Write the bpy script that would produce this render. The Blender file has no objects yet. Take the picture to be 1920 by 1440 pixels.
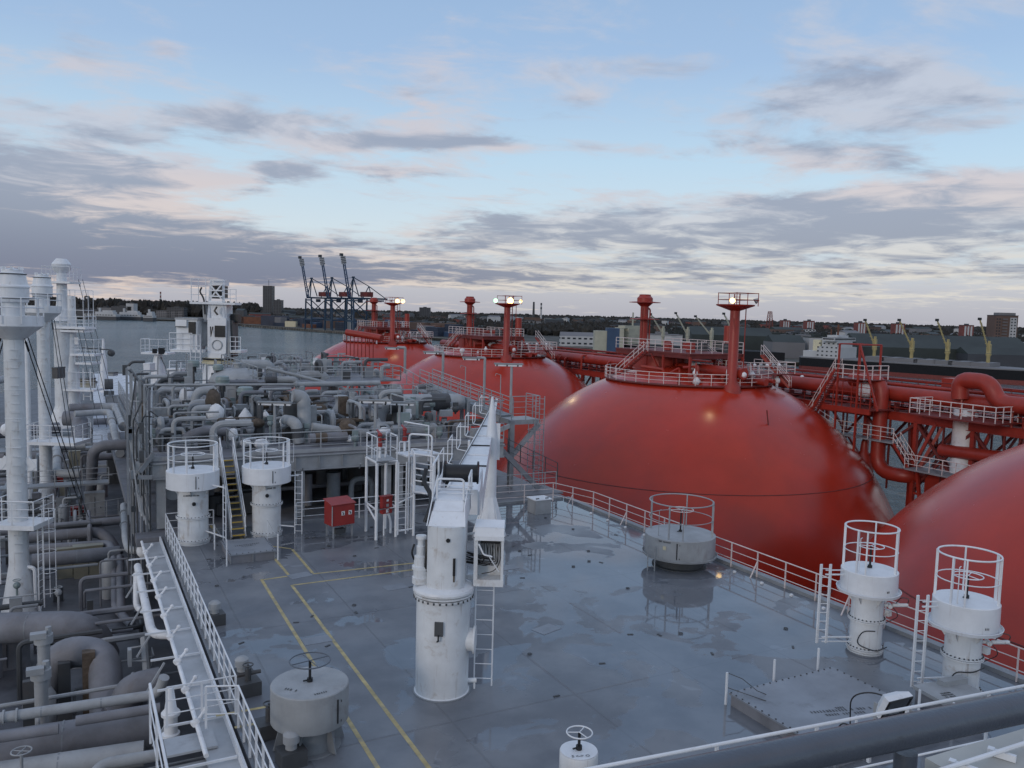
import bpy, math, random
from mathutils import Vector, Matrix
random.seed(7)
# the picture's camera: eye height, tilt, roll and heading; the world axes are the ship's (x = starboard, y = forward, z = 0 on the trunk deck)
F=1553.; PIT=math.atan(133/1553.); ROL=math.atan(.027); YAW=math.radians(28); CH=11.
scn=bpy.context.scene
cd=bpy.data.cameras.new('camera'); cam=bpy.data.objects.new('camera',cd); scn.collection.objects.link(cam)
cd.sensor_width=36; cd.lens=36*F/1920; cd.clip_start=.05; cd.clip_end=30000
cam.rotation_mode='QUATERNION'; cam.location=(0,0,CH)
cam.rotation_quaternion=(Matrix.Rotation(-YAW,4,'Z')@Matrix.Rotation(math.pi/2-PIT,4,'X')@Matrix.Rotation(ROL,4,'Z')).to_quaternion()
scn.camera=cam
scn.view_settings.view_transform='Standard'; scn.view_settings.look='None'
scn.view_settings.exposure=.16; scn.view_settings.gamma=1; scn.view_settings.use_curve_mapping=False
scn.render.resolution_x=1024; scn.render.resolution_y=768
def ray(x,y):
    u=x-960; v=720-y; c,s=math.cos(ROL),math.sin(ROL)
    a=u*c-v*s; b=u*s+v*c; cp,sp=math.cos(PIT),math.sin(PIT)
    X,Y,Z=a,F*cp+b*sp,-F*sp+b*cp
    cy,sy=math.cos(YAW),math.sin(YAW)
    return (X*cy+Y*sy,-X*sy+Y*cy,Z,Y)
def P(x,y,z=0):
    d=ray(x,y); k=(z-CH)/d[2]; return Vector((d[0]*k,d[1]*k,z))
def Qt(x,y,t):
    d=ray(x,y); k=t/d[1]; return Vector((d[0]*k,t,CH+d[2]*k))
def Qs(x,y,s):
    d=ray(x,y); k=s/d[0]; return Vector((s,d[1]*k,CH+d[2]*k))
def Dp(x,y,D):
    d=ray(x,y); k=D/d[3]; return Vector((d[0]*k,d[1]*k,CH+d[2]*k))
def dep(p): return p[0]*math.sin(YAW)+p[1]*math.cos(YAW)
def mpp(p): return dep(p)/F          # metres per photograph pixel at that point
def pj(s,t,z):
    cy,sy=math.cos(YAW),math.sin(YAW)
    X=s*cy-t*sy; Y=s*sy+t*cy; Z=z-CH; cp,sp=math.cos(PIT),math.sin(PIT)
    fw=Y*cp-Z*sp; up=Y*sp+Z*cp; a=X/fw*F; b=up/fw*F; c,s_=math.cos(ROL),math.sin(ROL)
    return (960+a*c+b*s_,720-(-a*s_+b*c))
def zb(p,py):
    lo,hi=-40,200
    for _ in range(40):
        m=(lo+hi)/2
        if pj(p[0],p[1],m)[1]>py: lo=m
        else: hi=m
    return lo
# ---------------------------------------------------------------- sky
w=bpy.data.worlds.new('World'); scn.world=w; w.use_nodes=True
nt=w.node_tree; nt.nodes.clear()
class G:
    def __init__(s,nt): s.nt=nt
    def n(s,t,**k):
        o=s.nt.nodes.new(t)
        for a,b in k.items(): setattr(o,a,b)
        return o
    def put(s,sock,v):
        if isinstance(v,(int,float)): sock.default_value=v
        elif isinstance(v,(tuple,list)): sock.default_value=tuple(v)+((1,) if len(sock.default_value)==4 and len(v)==3 else ())
        else: s.nt.links.new(v,sock)
    def m(s,op,a,b=0,c=None,clamp=False):
        o=s.n('ShaderNodeMath',operation=op,use_clamp=clamp); s.put(o.inputs[0],a); s.put(o.inputs[1],b)
        if c is not None: s.put(o.inputs[2],c)
        return o.outputs[0]
    def mix(s,f,a,b,t='MIX'):
        o=s.n('ShaderNodeMix',data_type='RGBA',blend_type=t); s.put(o.inputs[0],f); s.put(o.inputs[6],a); s.put(o.inputs[7],b); return o.outputs[2]
    def ss(s,x,a,b):
        o=s.n('ShaderNodeMapRange',interpolation_type='SMOOTHSTEP'); s.put(o.inputs[0],x); s.put(o.inputs[1],a); s.put(o.inputs[2],b); return o.outputs[0]
    def noise(s,vec,sc,det=5,rough=.55,dist=0.,dim='3D'):
        o=s.n('ShaderNodeTexNoise',noise_dimensions=dim); 
        if vec is not None: s.put(o.inputs['Vector'],vec)
        s.put(o.inputs['Scale'],sc); s.put(o.inputs['Detail'],det); s.put(o.inputs['Roughness'],rough); s.put(o.inputs['Distortion'],dist); return o.outputs[0]
    def ramp(s,x,st):
        o=s.n('ShaderNodeValToRGB'); s.put(o.inputs[0],x); e=o.color_ramp.elements
        while len(e)<len(st): e.new(.5)
        for i,(p,c) in enumerate(st): e[i].position=p; e[i].color=(*c,1) if len(c)==3 else c
        return o.outputs[0]
    def comb(s,x,y,z):
        o=s.n('ShaderNodeCombineXYZ'); s.put(o.inputs[0],x); s.put(o.inputs[1],y); s.put(o.inputs[2],z); return o.outputs[0]
    def sep(s,v):
        o=s.n('ShaderNodeSeparateXYZ'); s.put(o.inputs[0],v); return o.outputs
SUN_EL,SUN_AZ=math.radians(14),math.radians(-118)     # behind the viewer, to port
g=G(nt)
tc=g.n('ShaderNodeTexCoord'); nm=g.n('ShaderNodeVectorMath',operation='NORMALIZE'); g.put(nm.inputs[0],tc.outputs['Generated'])
sx,sy,sz=g.sep(nm.outputs[0])
el=g.m('DIVIDE',g.m('ARCSINE',sz),math.radians(60)); elc=g.m('MAXIMUM',el,0.)
az=g.m('ARCTAN2',sx,sy); eld=g.m('ARCSINE',sz)
sky=g.n('ShaderNodeTexSky',sky_type='NISHITA',sun_disc=False,sun_elevation=SUN_EL,sun_rotation=SUN_AZ,altitude=10.,air_density=1.,dust_density=1.5,ozone_density=2.)
base=g.ramp(elc,[(0,(.43,.43,.49)),(.035,(.50,.51,.57)),(.09,(.60,.70,.77)),(.17,(.48,.65,.80)),(.27,(.35,.50,.72)),(.40,(.28,.42,.64)),(.7,(.40,.50,.70)),(1,(.46,.57,.78))])
base=g.mix(.12,base,g.mix(1,sky.outputs[0],(.1,.1,.1),'MULTIPLY'))
k=g.m('ADD',g.m('MAXIMUM',sz,0.),.075)
cx=g.m('DIVIDE',sx,k); cy=g.m('DIVIDE',sy,k)
cv=g.comb(cx,cy,0.)
n1=g.m('ADD',g.m('MULTIPLY',g.noise(cv,1.25,9,.62,.45),.62),g.m('MULTIPLY',g.noise(g.comb(g.m('MULTIPLY',cx,.8),cy,4.4),3.6,7,.6,.6),.38)); n2=g.noise(g.comb(g.m('ADD',cx,.05),g.m('ADD',cy,.10),1.7),2.2,7,.6,.4)
n3=g.noise(cv,.28,3,.5)
# places where cloud gathers: photograph x, y, half sizes, weight
blobs=[(150,440,560,55,1.0),(-250,350,420,90,.9),(120,500,520,42,1.1),(600,508,330,26,.62),(520,545,900,14,-.55),(90,300,240,55,.45),(250,330,200,28,.35),(1350,432,620,52,.82),(1050,440,360,30,.40),(1780,395,430,62,.75),(1500,510,700,28,.50),
 (930,515,330,22,.40),(1300,560,620,18,.35),(880,268,120,14,.72),(670,268,95,20,.66),(1110,277,85,12,.52),(430,222,110,20,.52),(530,318,70,18,.62),(1420,285,130,20,.42),(1230,290,110,18,.30),(1640,300,120,24,.30),(310,95,45,18,.34),(720,320,110,18,.40),
 (1080,185,70,18,.30),(1700,170,330,90,.40),(1500,230,260,40,.20),(150,90,60,30,.24),(250,150,420,70,.16),(900,130,420,90,.14),(1600,60,520,90,.30),(1150,230,500,40,.26),(350,250,400,60,.32),(560,395,260,18,-.35),(1250,350,300,18,-.25),(700,430,130,28,-.35)]
cov=None
for (x,y,a,b,wt) in blobs:
    d=Vector(ray(x,y)[:3]).normalized(); A=math.atan2(d.x,d.y); E=math.asin(d.z)
    d2=Vector(ray(x+a,y)[:3]).normalized(); sa=abs(math.atan2(d2.x,d2.y)-A); sb=b/1553
    q=g.m('ADD',g.m('POWER',g.m('ABSOLUTE',g.m('DIVIDE',g.m('SUBTRACT',az,A),sa)),2.),g.m('POWER',g.m('ABSOLUTE',g.m('DIVIDE',g.m('SUBTRACT',eld,E+0.0),sb)),2.))
    e=g.m('MULTIPLY',g.m('EXPONENT',g.m('MULTIPLY',q,-1.)),wt)
    cov=e if cov is None else g.m('ADD',cov,e)
out=g.ss(eld,.42,.62)                                     # overhead, beyond the frame: even broken cloud
cov=g.m('ADD',cov,g.m('MULTIPLY',out,.35))
raw=g.m('ADD',g.m('ADD',n1,g.m('MULTIPLY',g.m('SUBTRACT',n3,.5),.35)),g.m('MULTIPLY',cov,.34))
dens=g.ss(raw,.54,.72)
thick=g.ss(g.m('ADD',g.m('MULTIPLY',n2,.85),g.m('MULTIPLY',cov,.20)),.44,.68)
low=g.ss(eld,.16,.02)
east=g.ss(az,.20,.62); puff=g.ss(n3,.45,.6); lite=g.mix(low,g.mix(puff,(.50,.53,.61),(.60,.53,.54)),g.mix(east,(.68,.56,.49),(.70,.66,.58))); dark=g.mix(low,(.28,.31,.40),g.mix(east,(.13,.155,.235),(.215,.235,.305)))
ccol=g.mix(thick,lite,dark)
col=g.mix(g.m('MULTIPLY',dens,.82),base,ccol)
col=g.mix(g.ss(sz,-.001,-.02),col,(.10,.12,.15))
bg=g.n('ShaderNodeBackground'); g.put(bg.inputs[0],g.mix(1,col,(10,10,10),'MULTIPLY')); bg.inputs[1].default_value=.1
wo=g.n('ShaderNodeOutputWorld'); nt.links.new(bg.outputs[0],wo.inputs[0])
for n_ in nt.nodes:
    if n_.bl_idname=='ShaderNodeMix': n_.clamp_result=False
sl=bpy.data.lights.new('sun','SUN'); sl.energy=.55; sl.angle=math.radians(14); sl.color=(1,.86,.76)
so=bpy.data.objects.new('sun',sl); scn.collection.objects.link(so)
sd=Vector((math.sin(SUN_AZ)*math.cos(SUN_EL),math.cos(SUN_AZ)*math.cos(SUN_EL),math.sin(SUN_EL)))
so.rotation_mode='QUATERNION'; so.rotation_quaternion=sd.to_track_quat('Z','Y')
scn.cycles.max_bounces=6
# ---------------------------------------------------------------- materials
def mat(name,col,rough=.5,metal=0.,var=.12,sc=1.2,dirt=None,dsc=.6,dthr=(.55,.75),damt=.5,streak=0.,bump=0.,bsc=20.,rvar=.1,spec=.5,em=None,coat=0.):
    m=bpy.data.materials.new(name); m.use_nodes=True; t=m.node_tree; t.nodes.clear(); g=G(t)
    bs=g.n('ShaderNodeBsdfPrincipled'); ou=g.n('ShaderNodeOutputMaterial'); t.links.new(bs.outputs[0],ou.inputs[0])
    ge=g.n('ShaderNodeNewGeometry').outputs['Position']
    n=g.noise(ge,sc,5,.6)
    c=g.mix(1.,col,g.ramp(n,[(.25,(1-var*2,)*3),(.75,(1+var*.6,)*3)]),'MULTIPLY')
    if dirt:
        f=g.ss(g.noise(ge,dsc,6,.65,.4),dthr[0],dthr[1]); c=g.mix(g.m('MULTIPLY',f,damt),c,dirt)
    if streak:
        x,y,z=g.sep(ge); v=g.comb(g.m('MULTIPLY',x,5.),g.m('MULTIPLY',y,5.),g.m('MULTIPLY',z,.35))
        f=g.ss(g.noise(v,1.6,5,.6),.58,.75); c=g.mix(g.m('MULTIPLY',f,streak),c,(.20,.12,.07))
    g.put(bs.inputs['Base Color'],c)
    g.put(bs.inputs['Roughness'],g.m('ADD',rough-rvar/2,g.m('MULTIPLY',g.noise(ge,sc*2.3,4),rvar),clamp=True))
    bs.inputs['Metallic'].default_value=metal; bs.inputs['Specular IOR Level'].default_value=spec
    if bump:
        b=g.n('ShaderNodeBump'); b.inputs['Strength'].default_value=bump; b.inputs['Distance'].default_value=.05
        g.put(b.inputs['Height'],g.noise(ge,bsc,4)); t.links.new(b.outputs[0],bs.inputs['Normal'])
    if coat: bs.inputs['Coat Weight'].default_value=coat; bs.inputs['Coat Roughness'].default_value=.28
    if em: bs.inputs['Emission Color'].default_value=(*em[0],1); bs.inputs['Emission Strength'].default_value=em[1]
    return m
M={}
M['white']=mat('white_paint',(.74,.77,.80),.42,var=.08,dirt=(.42,.38,.33),dsc=1.3,dthr=(.56,.8),damt=.35,streak=.22)
M['whitew']=mat('worn_white_paint',(.70,.73,.75),.45,var=.1,dirt=(.30,.22,.15),dsc=1.7,dthr=(.55,.72),damt=.5,streak=.45,bump=.1,bsc=8)
M['lag']=mat('white_lagging',(.78,.80,.82),.6,var=.12,dirt=(.35,.35,.35),dsc=2.5,damt=.6,bump=.5,bsc=9)
M['grey']=mat('grey_deck_paint',(.25,.27,.29),.5,var=.18,dirt=(.12,.11,.10),dsc=.9,damt=.5,streak=.15)
M['grey2']=mat('pale_grey_insulation',(.35,.37,.385),.55,var=.15,dirt=(.17,.15,.14),dsc=.8,damt=.55,streak=.15,bump=.12,bsc=14)
M['grey3']=mat('dusty_purple_grey_pipe_paint',(.205,.212,.235),.6,var=.18,dirt=(.12,.095,.08),dsc=.7,damt=.6,streak=.2,bump=.1,bsc=16)
M['dgrey']=mat('dark_grey_paint',(.07,.075,.08),.55,var=.2,dirt=(.12,.09,.07),damt=.4)
M['black']=mat('black_rubber',(.012,.013,.015),.45,var=.1)
M['lagd']=mat('dark_wrapping',(.085,.088,.095),.65,var=.2,bump=.8,bsc=6)
M['brown']=mat('brown_canvas',(.13,.10,.075),.8,var=.3,sc=4,bump=.8,bsc=9)
M['green']=mat('pale_green_actuator_paint',(.24,.30,.30),.45,var=.12,dirt=(.15,.14,.12),damt=.4)
M['paleg']=mat('pale_grey_walkway_paint',(.42,.45,.48),.4,var=.16,sc=.8,dirt=(.24,.25,.27),dsc=.9,damt=.7)
M['tdeck']=mat('grimy_lower_deck_paint',(.12,.125,.14),.5,var=.3,sc=.6,dirt=(.05,.05,.05),dsc=.5,damt=.7,rvar=.3)
M['ledge']=mat('weathered_pale_ledge_paint',(.42,.42,.39),.5,var=.1,dirt=(.25,.24,.22),damt=.5)
M['red']=mat('red_dome_paint',(.41,.030,.013),.25,var=.09,sc=.35,dirt=(.27,.030,.022),dsc=.16,dthr=(.45,.75),damt=.55,rvar=.12,bump=.008,bsc=.9,spec=.45,streak=.10)
M['redr']=mat('red_rig_paint',(.32,.030,.017),.45,var=.14,dirt=(.16,.03,.02),dsc=1.2,damt=.5,streak=.2)
M['redd']=mat('dark_red_steel',(.17,.025,.02),.6,var=.2,dirt=(.07,.02,.015),dsc=1.,damt=.5)
M['redbox']=mat('fire_box_red',(.30,.028,.024),.45,var=.1,dirt=(.2,.04,.03),dsc=3,damt=.5,streak=.2)
M['pinkw']=mat('salt_white_rail_paint',(.70,.62,.60),.5,var=.1,dirt=(.4,.2,.16),dsc=2,damt=.4)
M['yellow']=mat('yellow_line_paint',(.50,.41,.19),.5,var=.25,sc=3,dirt=(.2,.22,.25),dsc=2.2,dthr=(.5,.75),damt=.7)
M['ylw']=mat('yellow_nosing',(.55,.38,.08),.5,dirt=(.2,.18,.15),dsc=3,damt=.5)
M['cream']=mat('cream_paint',(.62,.57,.40),.5,dirt=(.3,.25,.15),damt=.5)
M['beige']=mat('beige_cabinet_paint',(.28,.27,.21),.5,dirt=(.15,.13,.1),damt=.5)
M['snow']=mat('pale_foredeck_paint',(.50,.55,.62),.28,var=.1,sc=.4,dirt=(.30,.33,.37),dsc=.3,damt=.6)
M['glass']=mat('dark_glass',(.02,.025,.03),.12,var=.05)
M['hatchc']=mat('pale_hatch_cover_paint',(.24,.265,.30),.42,var=.15,sc=.8,dirt=(.13,.14,.155),dsc=1.4,damt=.6,rvar=.25)
M['hullb']=mat('black_hull_paint',(.014,.015,.018),.8,var=.2,spec=.2)
M['steel']=mat('worn_handrail_paint',(.075,.09,.115),.30,var=.1,sc=9,dirt=(.05,.055,.06),dsc=30,dthr=(.6,.8),damt=.6,bump=.08,bsc=120,spec=.6)
M['lampw']=mat('lit_lamp_warm',(1,.8,.5),.3,em=((1,.66,.26),3.))
M['lampg']=mat('lit_lamp_greenish',(.7,1,.7),.3,em=((.45,1,.55),1.6))
def deckmat():
    m=bpy.data.materials.new('wet_grey_deck'); m.use_nodes=True; t=m.node_tree; t.nodes.clear(); g=G(t)
    bs=g.n('ShaderNodeBsdfPrincipled'); ou=g.n('ShaderNodeOutputMaterial'); t.links.new(bs.outputs[0],ou.inputs[0])
    ge=g.n('ShaderNodeNewGeometry').outputs['Position']; x,y,z=g.sep(ge)
    c=g.mix(g.ss(g.noise(ge,.35,6,.6),.35,.65),(.115,.128,.148),(.182,.196,.216))
    c=g.mix(g.m('MULTIPLY',g.ss(g.noise(ge,2.4,6,.7,.6),.60,.74),.6),c,(.09,.10,.12))
    blot=g.ss(g.noise(ge,.9,4,.6,.8),.66,.70); c=g.mix(g.m('MULTIPLY',blot,.35),c,(.30,.33,.37))
    # weld seams of the deck plates: raised dark lines
    def seam(v,sp,off):
        a=g.m('ABSOLUTE',g.m('SUBTRACT',g.m('MODULO',g.m('ADD',v,off+1000*sp),sp),sp/2)); return g.ss(a,.045,.015)
    sm=g.m('MAXIMUM',seam(x,3.9,.9),seam(y,8.7,2.2)); c=g.mix(g.m('MULTIPLY',sm,.26),c,(.07,.075,.085))
    g.put(bs.inputs['Base Color'],c)
    stb=g.ss(x,9.,20.)                                     # more standing water to starboard, where the deck cambers down
    wn=g.m('ADD',g.noise(ge,.33,5,.55,.5),g.m('MULTIPLY',stb,.115))
    wet=g.ss(wn,.555,.575); damp=g.ss(g.noise(ge,.22,4,.5,.3),.35,.6)
    r=g.m('SUBTRACT',.50,g.m('MULTIPLY',damp,.20)); r=g.mix(wet,g.comb(r,r,r),(.045,.045,.045))
    g.put(bs.inputs['Roughness'],r)
    c2=g.mix(g.m('MULTIPLY',wet,.22),c,(.09,.10,.12)); g.put(bs.inputs['Base Color'],c2); g.put(bs.inputs['Specular IOR Level'],g.m('ADD',.5,g.m('MULTIPLY',wet,.35)))
    b=g.n('ShaderNodeBump'); b.inputs['Distance'].default_value=.02
    g.put(b.inputs['Strength'],g.m('MULTIPLY',g.m('SUBTRACT',1.,wet),.5))
    g.put(b.inputs['Height'],g.m('ADD',g.m('MULTIPLY',g.noise(ge,6,4),.25),g.m('ADD',g.m('MULTIPLY',g.noise(ge,.7,2),.9),sm))); t.links.new(b.outputs[0],bs.inputs['Normal'])
    return m
M['deck']=deckmat()
def watermat():
    m=bpy.data.materials.new('harbour_water'); m.use_nodes=True; t=m.node_tree; t.nodes.clear(); g=G(t)
    bs=g.n('ShaderNodeBsdfPrincipled'); ou=g.n('ShaderNodeOutputMaterial'); t.links.new(bs.outputs[0],ou.inputs[0])
    ge=g.n('ShaderNodeNewGeometry').outputs['Position']; x,y,z=g.sep(ge)
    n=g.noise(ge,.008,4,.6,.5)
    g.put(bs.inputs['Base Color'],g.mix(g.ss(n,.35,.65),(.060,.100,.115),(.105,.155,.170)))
    bs.inputs['Roughness'].default_value=.13; bs.inputs['IOR'].default_value=1.33
    a=g.noise(g.comb(g.m('MULTIPLY',x,.8),g.m('MULTIPLY',y,.55),z),.45,5,.62,.5); b2=g.noise(g.comb(x,g.m('MULTIPLY',y,.7),z),.11,5,.7,.6)
    b=g.n('ShaderNodeBump'); b.inputs['Strength'].default_value=1.; b.inputs['Distance'].default_value=2.6
    g.put(b.inputs['Height'],g.m('ADD',a,g.m('MULTIPLY',b2,1.6))); t.links.new(b.outputs[0],bs.inputs['Normal'])
    return m
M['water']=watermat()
# ---------------------------------------------------------------- mesh helpers
COL=scn.collection
def perp(d):
    d=d.normalized(); u=Vector((0,0,1)) if abs(d.z)<.95 else Vector((0,1,0))
    a=d.cross(u).normalized(); return a,a.cross(d).normalized()
class MB:
    def __init__(s): s.v=[]; s.f=[]
    def add(s,v,f):
        n=len(s.v); s.v+= [tuple(q) for q in v]; s.f+=[tuple(i+n for i in q) for q in f]; return s
    def box(s,cx,cy,cz,sx,sy,sz,rz=0.,ch=0.):
        c,q=math.cos(rz),math.sin(rz); v=[]
        for k in (-1,1):
            for i,j in((-1,-1),(1,-1),(1,1),(-1,1)):
                a,b=i*sx/2,j*sy/2; v.append((cx+a*c-b*q,cy+a*q+b*c,cz+k*sz/2))
        return s.add(v,[(3,2,1,0),(4,5,6,7),(0,1,5,4),(1,2,6,5),(2,3,7,6),(3,0,4,7)])
    def beam(s,p,q,w,h=None):
        h=h or w; p=Vector(p); q=Vector(q); a,b=perp(q-p); v=[]
        for o in (p,q):
            for i,j in((-1,-1),(1,-1),(1,1),(-1,1)): v.append(o+a*i*w/2+b*j*h/2)
        return s.add(v,[(3,2,1,0),(4,5,6,7),(0,1,5,4),(1,2,6,5),(2,3,7,6),(3,0,4,7)])
    def ibeam(s,p,q,w,h):
        p=Vector(p);q=Vector(q); a,b=perp(q-p); t=.05
        s.beam(p+b*(h/2),q+b*(h/2),w,t); s.beam(p-b*(h/2),q-b*(h/2),w,t); s.beam(p,q,t*.8,h-t*1.1); return s
    def tube(s,pts,r,n=8,bend=0.,closed=False,cap=True,bs=5):
        pts=[Vector(p) for p in pts]
        if bend and len(pts)>2:
            o=[pts[0]]
            for i in range(1,len(pts)-1):
                a,b,c=pts[i-1],pts[i],pts[i+1]; k=min(bend,(a-b).length*.48,(c-b).length*.48)
                p0=b+(a-b).normalized()*k; p1=b+(c-b).normalized()*k
                for j in range(bs+1):
                    u=j/bs; o.append(p0*(1-u)**2+b*2*u*(1-u)+p1*u*u)
            o.append(pts[-1]); pts=o
        m=len(pts); rs=r if isinstance(r,(list,tuple)) else [r]*m; v=[];f=[]; A=None
        for i,p in enumerate(pts):
            if closed: d=pts[(i+1)%m]-pts[i-1]
            else: d=pts[min(i+1,m-1)]-pts[max(i-1,0)]
            if d.length<1e-9: d=Vector((0,0,1))
            d.normalize()
            if A is None: A,_=perp(d)
            else:
                A=A-d*A.dot(d); A=A.normalized() if A.length>1e-6 else perp(d)[0]
            B=d.cross(A)
            for j in range(n):
                t=2*math.pi*j/n; v.append(p+(A*math.cos(t)+B*math.sin(t))*rs[i])
        for i in range(m if closed else m-1):
            for j in range(n):
                a=i*n+j; b=i*n+(j+1)%n; c=((i+1)%m)*n+(j+1)%n; d_=((i+1)%m)*n+j; f.append((a,b,c,d_))
        if cap and not closed: f.append(tuple(range(n-1,-1,-1))); f.append(tuple((m-1)*n+j for j in range(n)))
        return s.add(v,f)
    def lathe(s,x,y,prof,n=24,z0=0.,a0=0.,a1=360.,yz=1.):
        full=abs(a1-a0)>=359.9; k=n if full else n+1; v=[];f=[]
        for r,z in prof:
            for j in range(k):
                t=math.radians(a0+(a1-a0)*j/n); v.append((x+r*math.cos(t),y+r*math.sin(t)*yz,z0+z))
        for i in range(len(prof)-1):
            for j in range(n):
                a=i*k+j; b=i*k+(j+1)%k; f.append((a,b,b+k,a+k))
        if full:
            f.append(tuple(range(k-1,-1,-1))); m=(len(prof)-1)*k; f.append(tuple(m+j for j in range(k)))
        return s.add(v,f)
    def cyl(s,x,y,z0,z1,r,n=20): return s.lathe(x,y,[(r,z0),(r,z1)],n)
    def ring(s,x,y,z,R,r,a0=0.,a1=360.,n=32,m=6):
        full=abs(a1-a0)>=359.9; k=n if full else n+1
        pts=[(x+R*math.cos(math.radians(a0+(a1-a0)*j/n)),y+R*math.sin(math.radians(a0+(a1-a0)*j/n)),z) for j in range(k)]
        return s.tube(pts,r,m,closed=full)
    def ball(s,c,r,n=14,sz=1.,m=8,jit=0.):
        v=[];f=[]; x,y,z=c
        for i in range(m+1):
            th=math.pi*i/m
            for j in range(n):
                ph=2*math.pi*j/n; k=r*(1+random.uniform(-jit,jit))
                v.append((x+k*math.sin(th)*math.cos(ph),y+k*math.sin(th)*math.sin(ph),z-k*sz*math.cos(th)))
        for i in range(m):
            for j in range(n): a=i*n+j;b=i*n+(j+1)%n; f.append((a,b,b+n,a+n))
        return s.add(v,f)
    def prism(s,poly,z0,z1):
        n=len(poly); v=[(x,y,z0) for x,y in poly]+[(x,y,z1) for x,y in poly]
        return s.add(v,[tuple(range(n-1,-1,-1)),tuple(range(n,2*n))]+[(i,(i+1)%n,(i+1)%n+n,i+n) for i in range(n)])
    def slab(s,a,b,c,d,th):   # four corners and a thickness downwards along the face normal
        a,b,c,d=map(Vector,(a,b,c,d)); nn=(b-a).cross(d-a).normalized()*th
        return s.add([a,b,c,d,a-nn,b-nn,c-nn,d-nn],[(0,1,2,3),(7,6,5,4),(4,5,1,0),(5,6,2,1),(6,7,3,2),(7,4,0,3)])
def mesh(name,mb,m,off=(0,0,0),smooth=True):
    me=bpy.data.meshes.new(name); ox,oy,oz=off
    me.from_pydata([(x-ox,y-oy,z-oz) for x,y,z in mb.v],[],mb.f); me.materials.append(M[m] if isinstance(m,str) else m)
    if smooth:
        me.polygons.foreach_set('use_smooth',[True]*len(me.polygons)); me.set_sharp_from_angle(angle=.65)
    me.update(); return me
def props(o,label=None,cat=None,group=None,kind=None):
    if label: o['label']=label
    if cat: o['category']=cat
    if group: o['group']=group
    if kind: o['kind']=kind
    return o
def thing(name,label,cat,loc=(0,0,0),group=None):
    o=bpy.data.objects.new(name,None); COL.objects.link(o); o.location=loc; o.empty_display_size=.2
    return props(o,label,cat,group)
def root(o):
    while o.parent: o=o.parent
    return o
def part(name,mb,m,parent,label=None,kind=None):
    off=root(parent).location
    o=bpy.data.objects.new(name,mesh(name,mb,m,off)); COL.objects.link(o); o.parent=parent
    return props(o,label,kind=kind)
def one(name,mb,m,label,cat,group=None,kind=None,loc=None):
    if loc is None:
        n=len(mb.v); loc=(sum(v[0] for v in mb.v)/n,sum(v[1] for v in mb.v)/n,min(v[2] for v in mb.v))
    o=bpy.data.objects.new(name,mesh(name,mb,m,loc)); COL.objects.link(o); o.location=loc
    return props(o,label,cat,group,kind)
def struct(name,mb,m): 
    o=bpy.data.objects.new(name,mesh(name,mb,m)); COL.objects.link(o); o['kind']='structure'; return o
def pieces(name,mb,m,parent,locs,rots=None,label=None):   # alike pieces that share one mesh built round the origin
    me=mesh(name,mb,m); off=root(parent).location; r=[]
    for i,l in enumerate(locs):
        o=bpy.data.objects.new(name,me); COL.objects.link(o); o.parent=parent; o.location=Vector(l)-off
        if rots: o.rotation_euler=(0,0,rots[i]) if isinstance(rots[i],(int,float)) else rots[i]
        if label: o['label']=label
        r.append(o)
    return r
def copy_tree(o,parent=None,loc=None,label=None,group=None,rz=None):
    c=o.copy(); COL.objects.link(c); c.parent=parent
    if loc is not None: c.location=loc
    if rz is not None: c.rotation_euler=(0,0,rz)
    if label: c['label']=label
    if group: c['group']=group
    for ch in list(o.children): copy_tree(ch,c)
    return c
def railing(name,label,path,h=1.1,rails=(.38,.74),m='white',sp=1.5,pr=.028,rr=.016,tr=.024,braces=0,group=None,closed=False,parent=None,flat=True,cat='railing',z0=0.,bdir=None):
    path=[Vector(p) for p in path]
    t=parent or thing(name,label,cat,path[0],group)
    h0=parent if parent else t
    if parent: sub=thing_part('guard_rail',parent)
    else: sub=t
    for k,z in enumerate(tuple(rails)+(h,)):
        part('top_rail' if z==h else 'mid_rail',MB().tube([p+Vector((0,0,z)) for p in path],tr if z==h else rr,6,closed=closed),m,sub)
    locs=[]; segs=list(zip(path,path[1:]))+([(path[-1],path[0])] if closed else [])
    for a,b in segs:
        n=max(1,round((b-a).length/sp))
        for i in range(n): locs.append(a+(b-a)*i/n)
    if not closed: locs.append(path[-1])
    pieces('post',MB().box(0,0,h/2,pr*2,pr*1.1,h-.01) if flat else MB().cyl(0,0,0,h-.01,pr,6),m,sub,locs)
    if braces and bdir:
        bl=[l for i,l in enumerate(locs) if i%braces==1]
        d=Vector(bdir); pieces('brace',MB().beam((d.x*.38,d.y*.38,0),(0,0,h*.62),.05,.03),m,sub,bl)
    return t
def thing_part(name,parent):
    o=bpy.data.objects.new(name,None); COL.objects.link(o); o.parent=parent; o.empty_display_size=.1; return o
def ladder(parent,p,q,w,wd,m='white',sp=.3,sr=.022,rr=.012,cage=None):
    # p,q: foot and head of the centre line; wd: horizontal direction of the rungs
    p=Vector(p);q=Vector(q);wd=Vector(wd).normalized()*w/2
    for s in(-1,1): part('stringer',MB().beam(p+wd*s,q+wd*s,sr*2,sr),m,parent)
    n=int((q-p).length/sp); locs=[p+(q-p)*(i+.5)/n for i in range(n)]
    pieces('rung',MB().tube([-wd,wd],rr,6),m,parent,locs)
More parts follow.
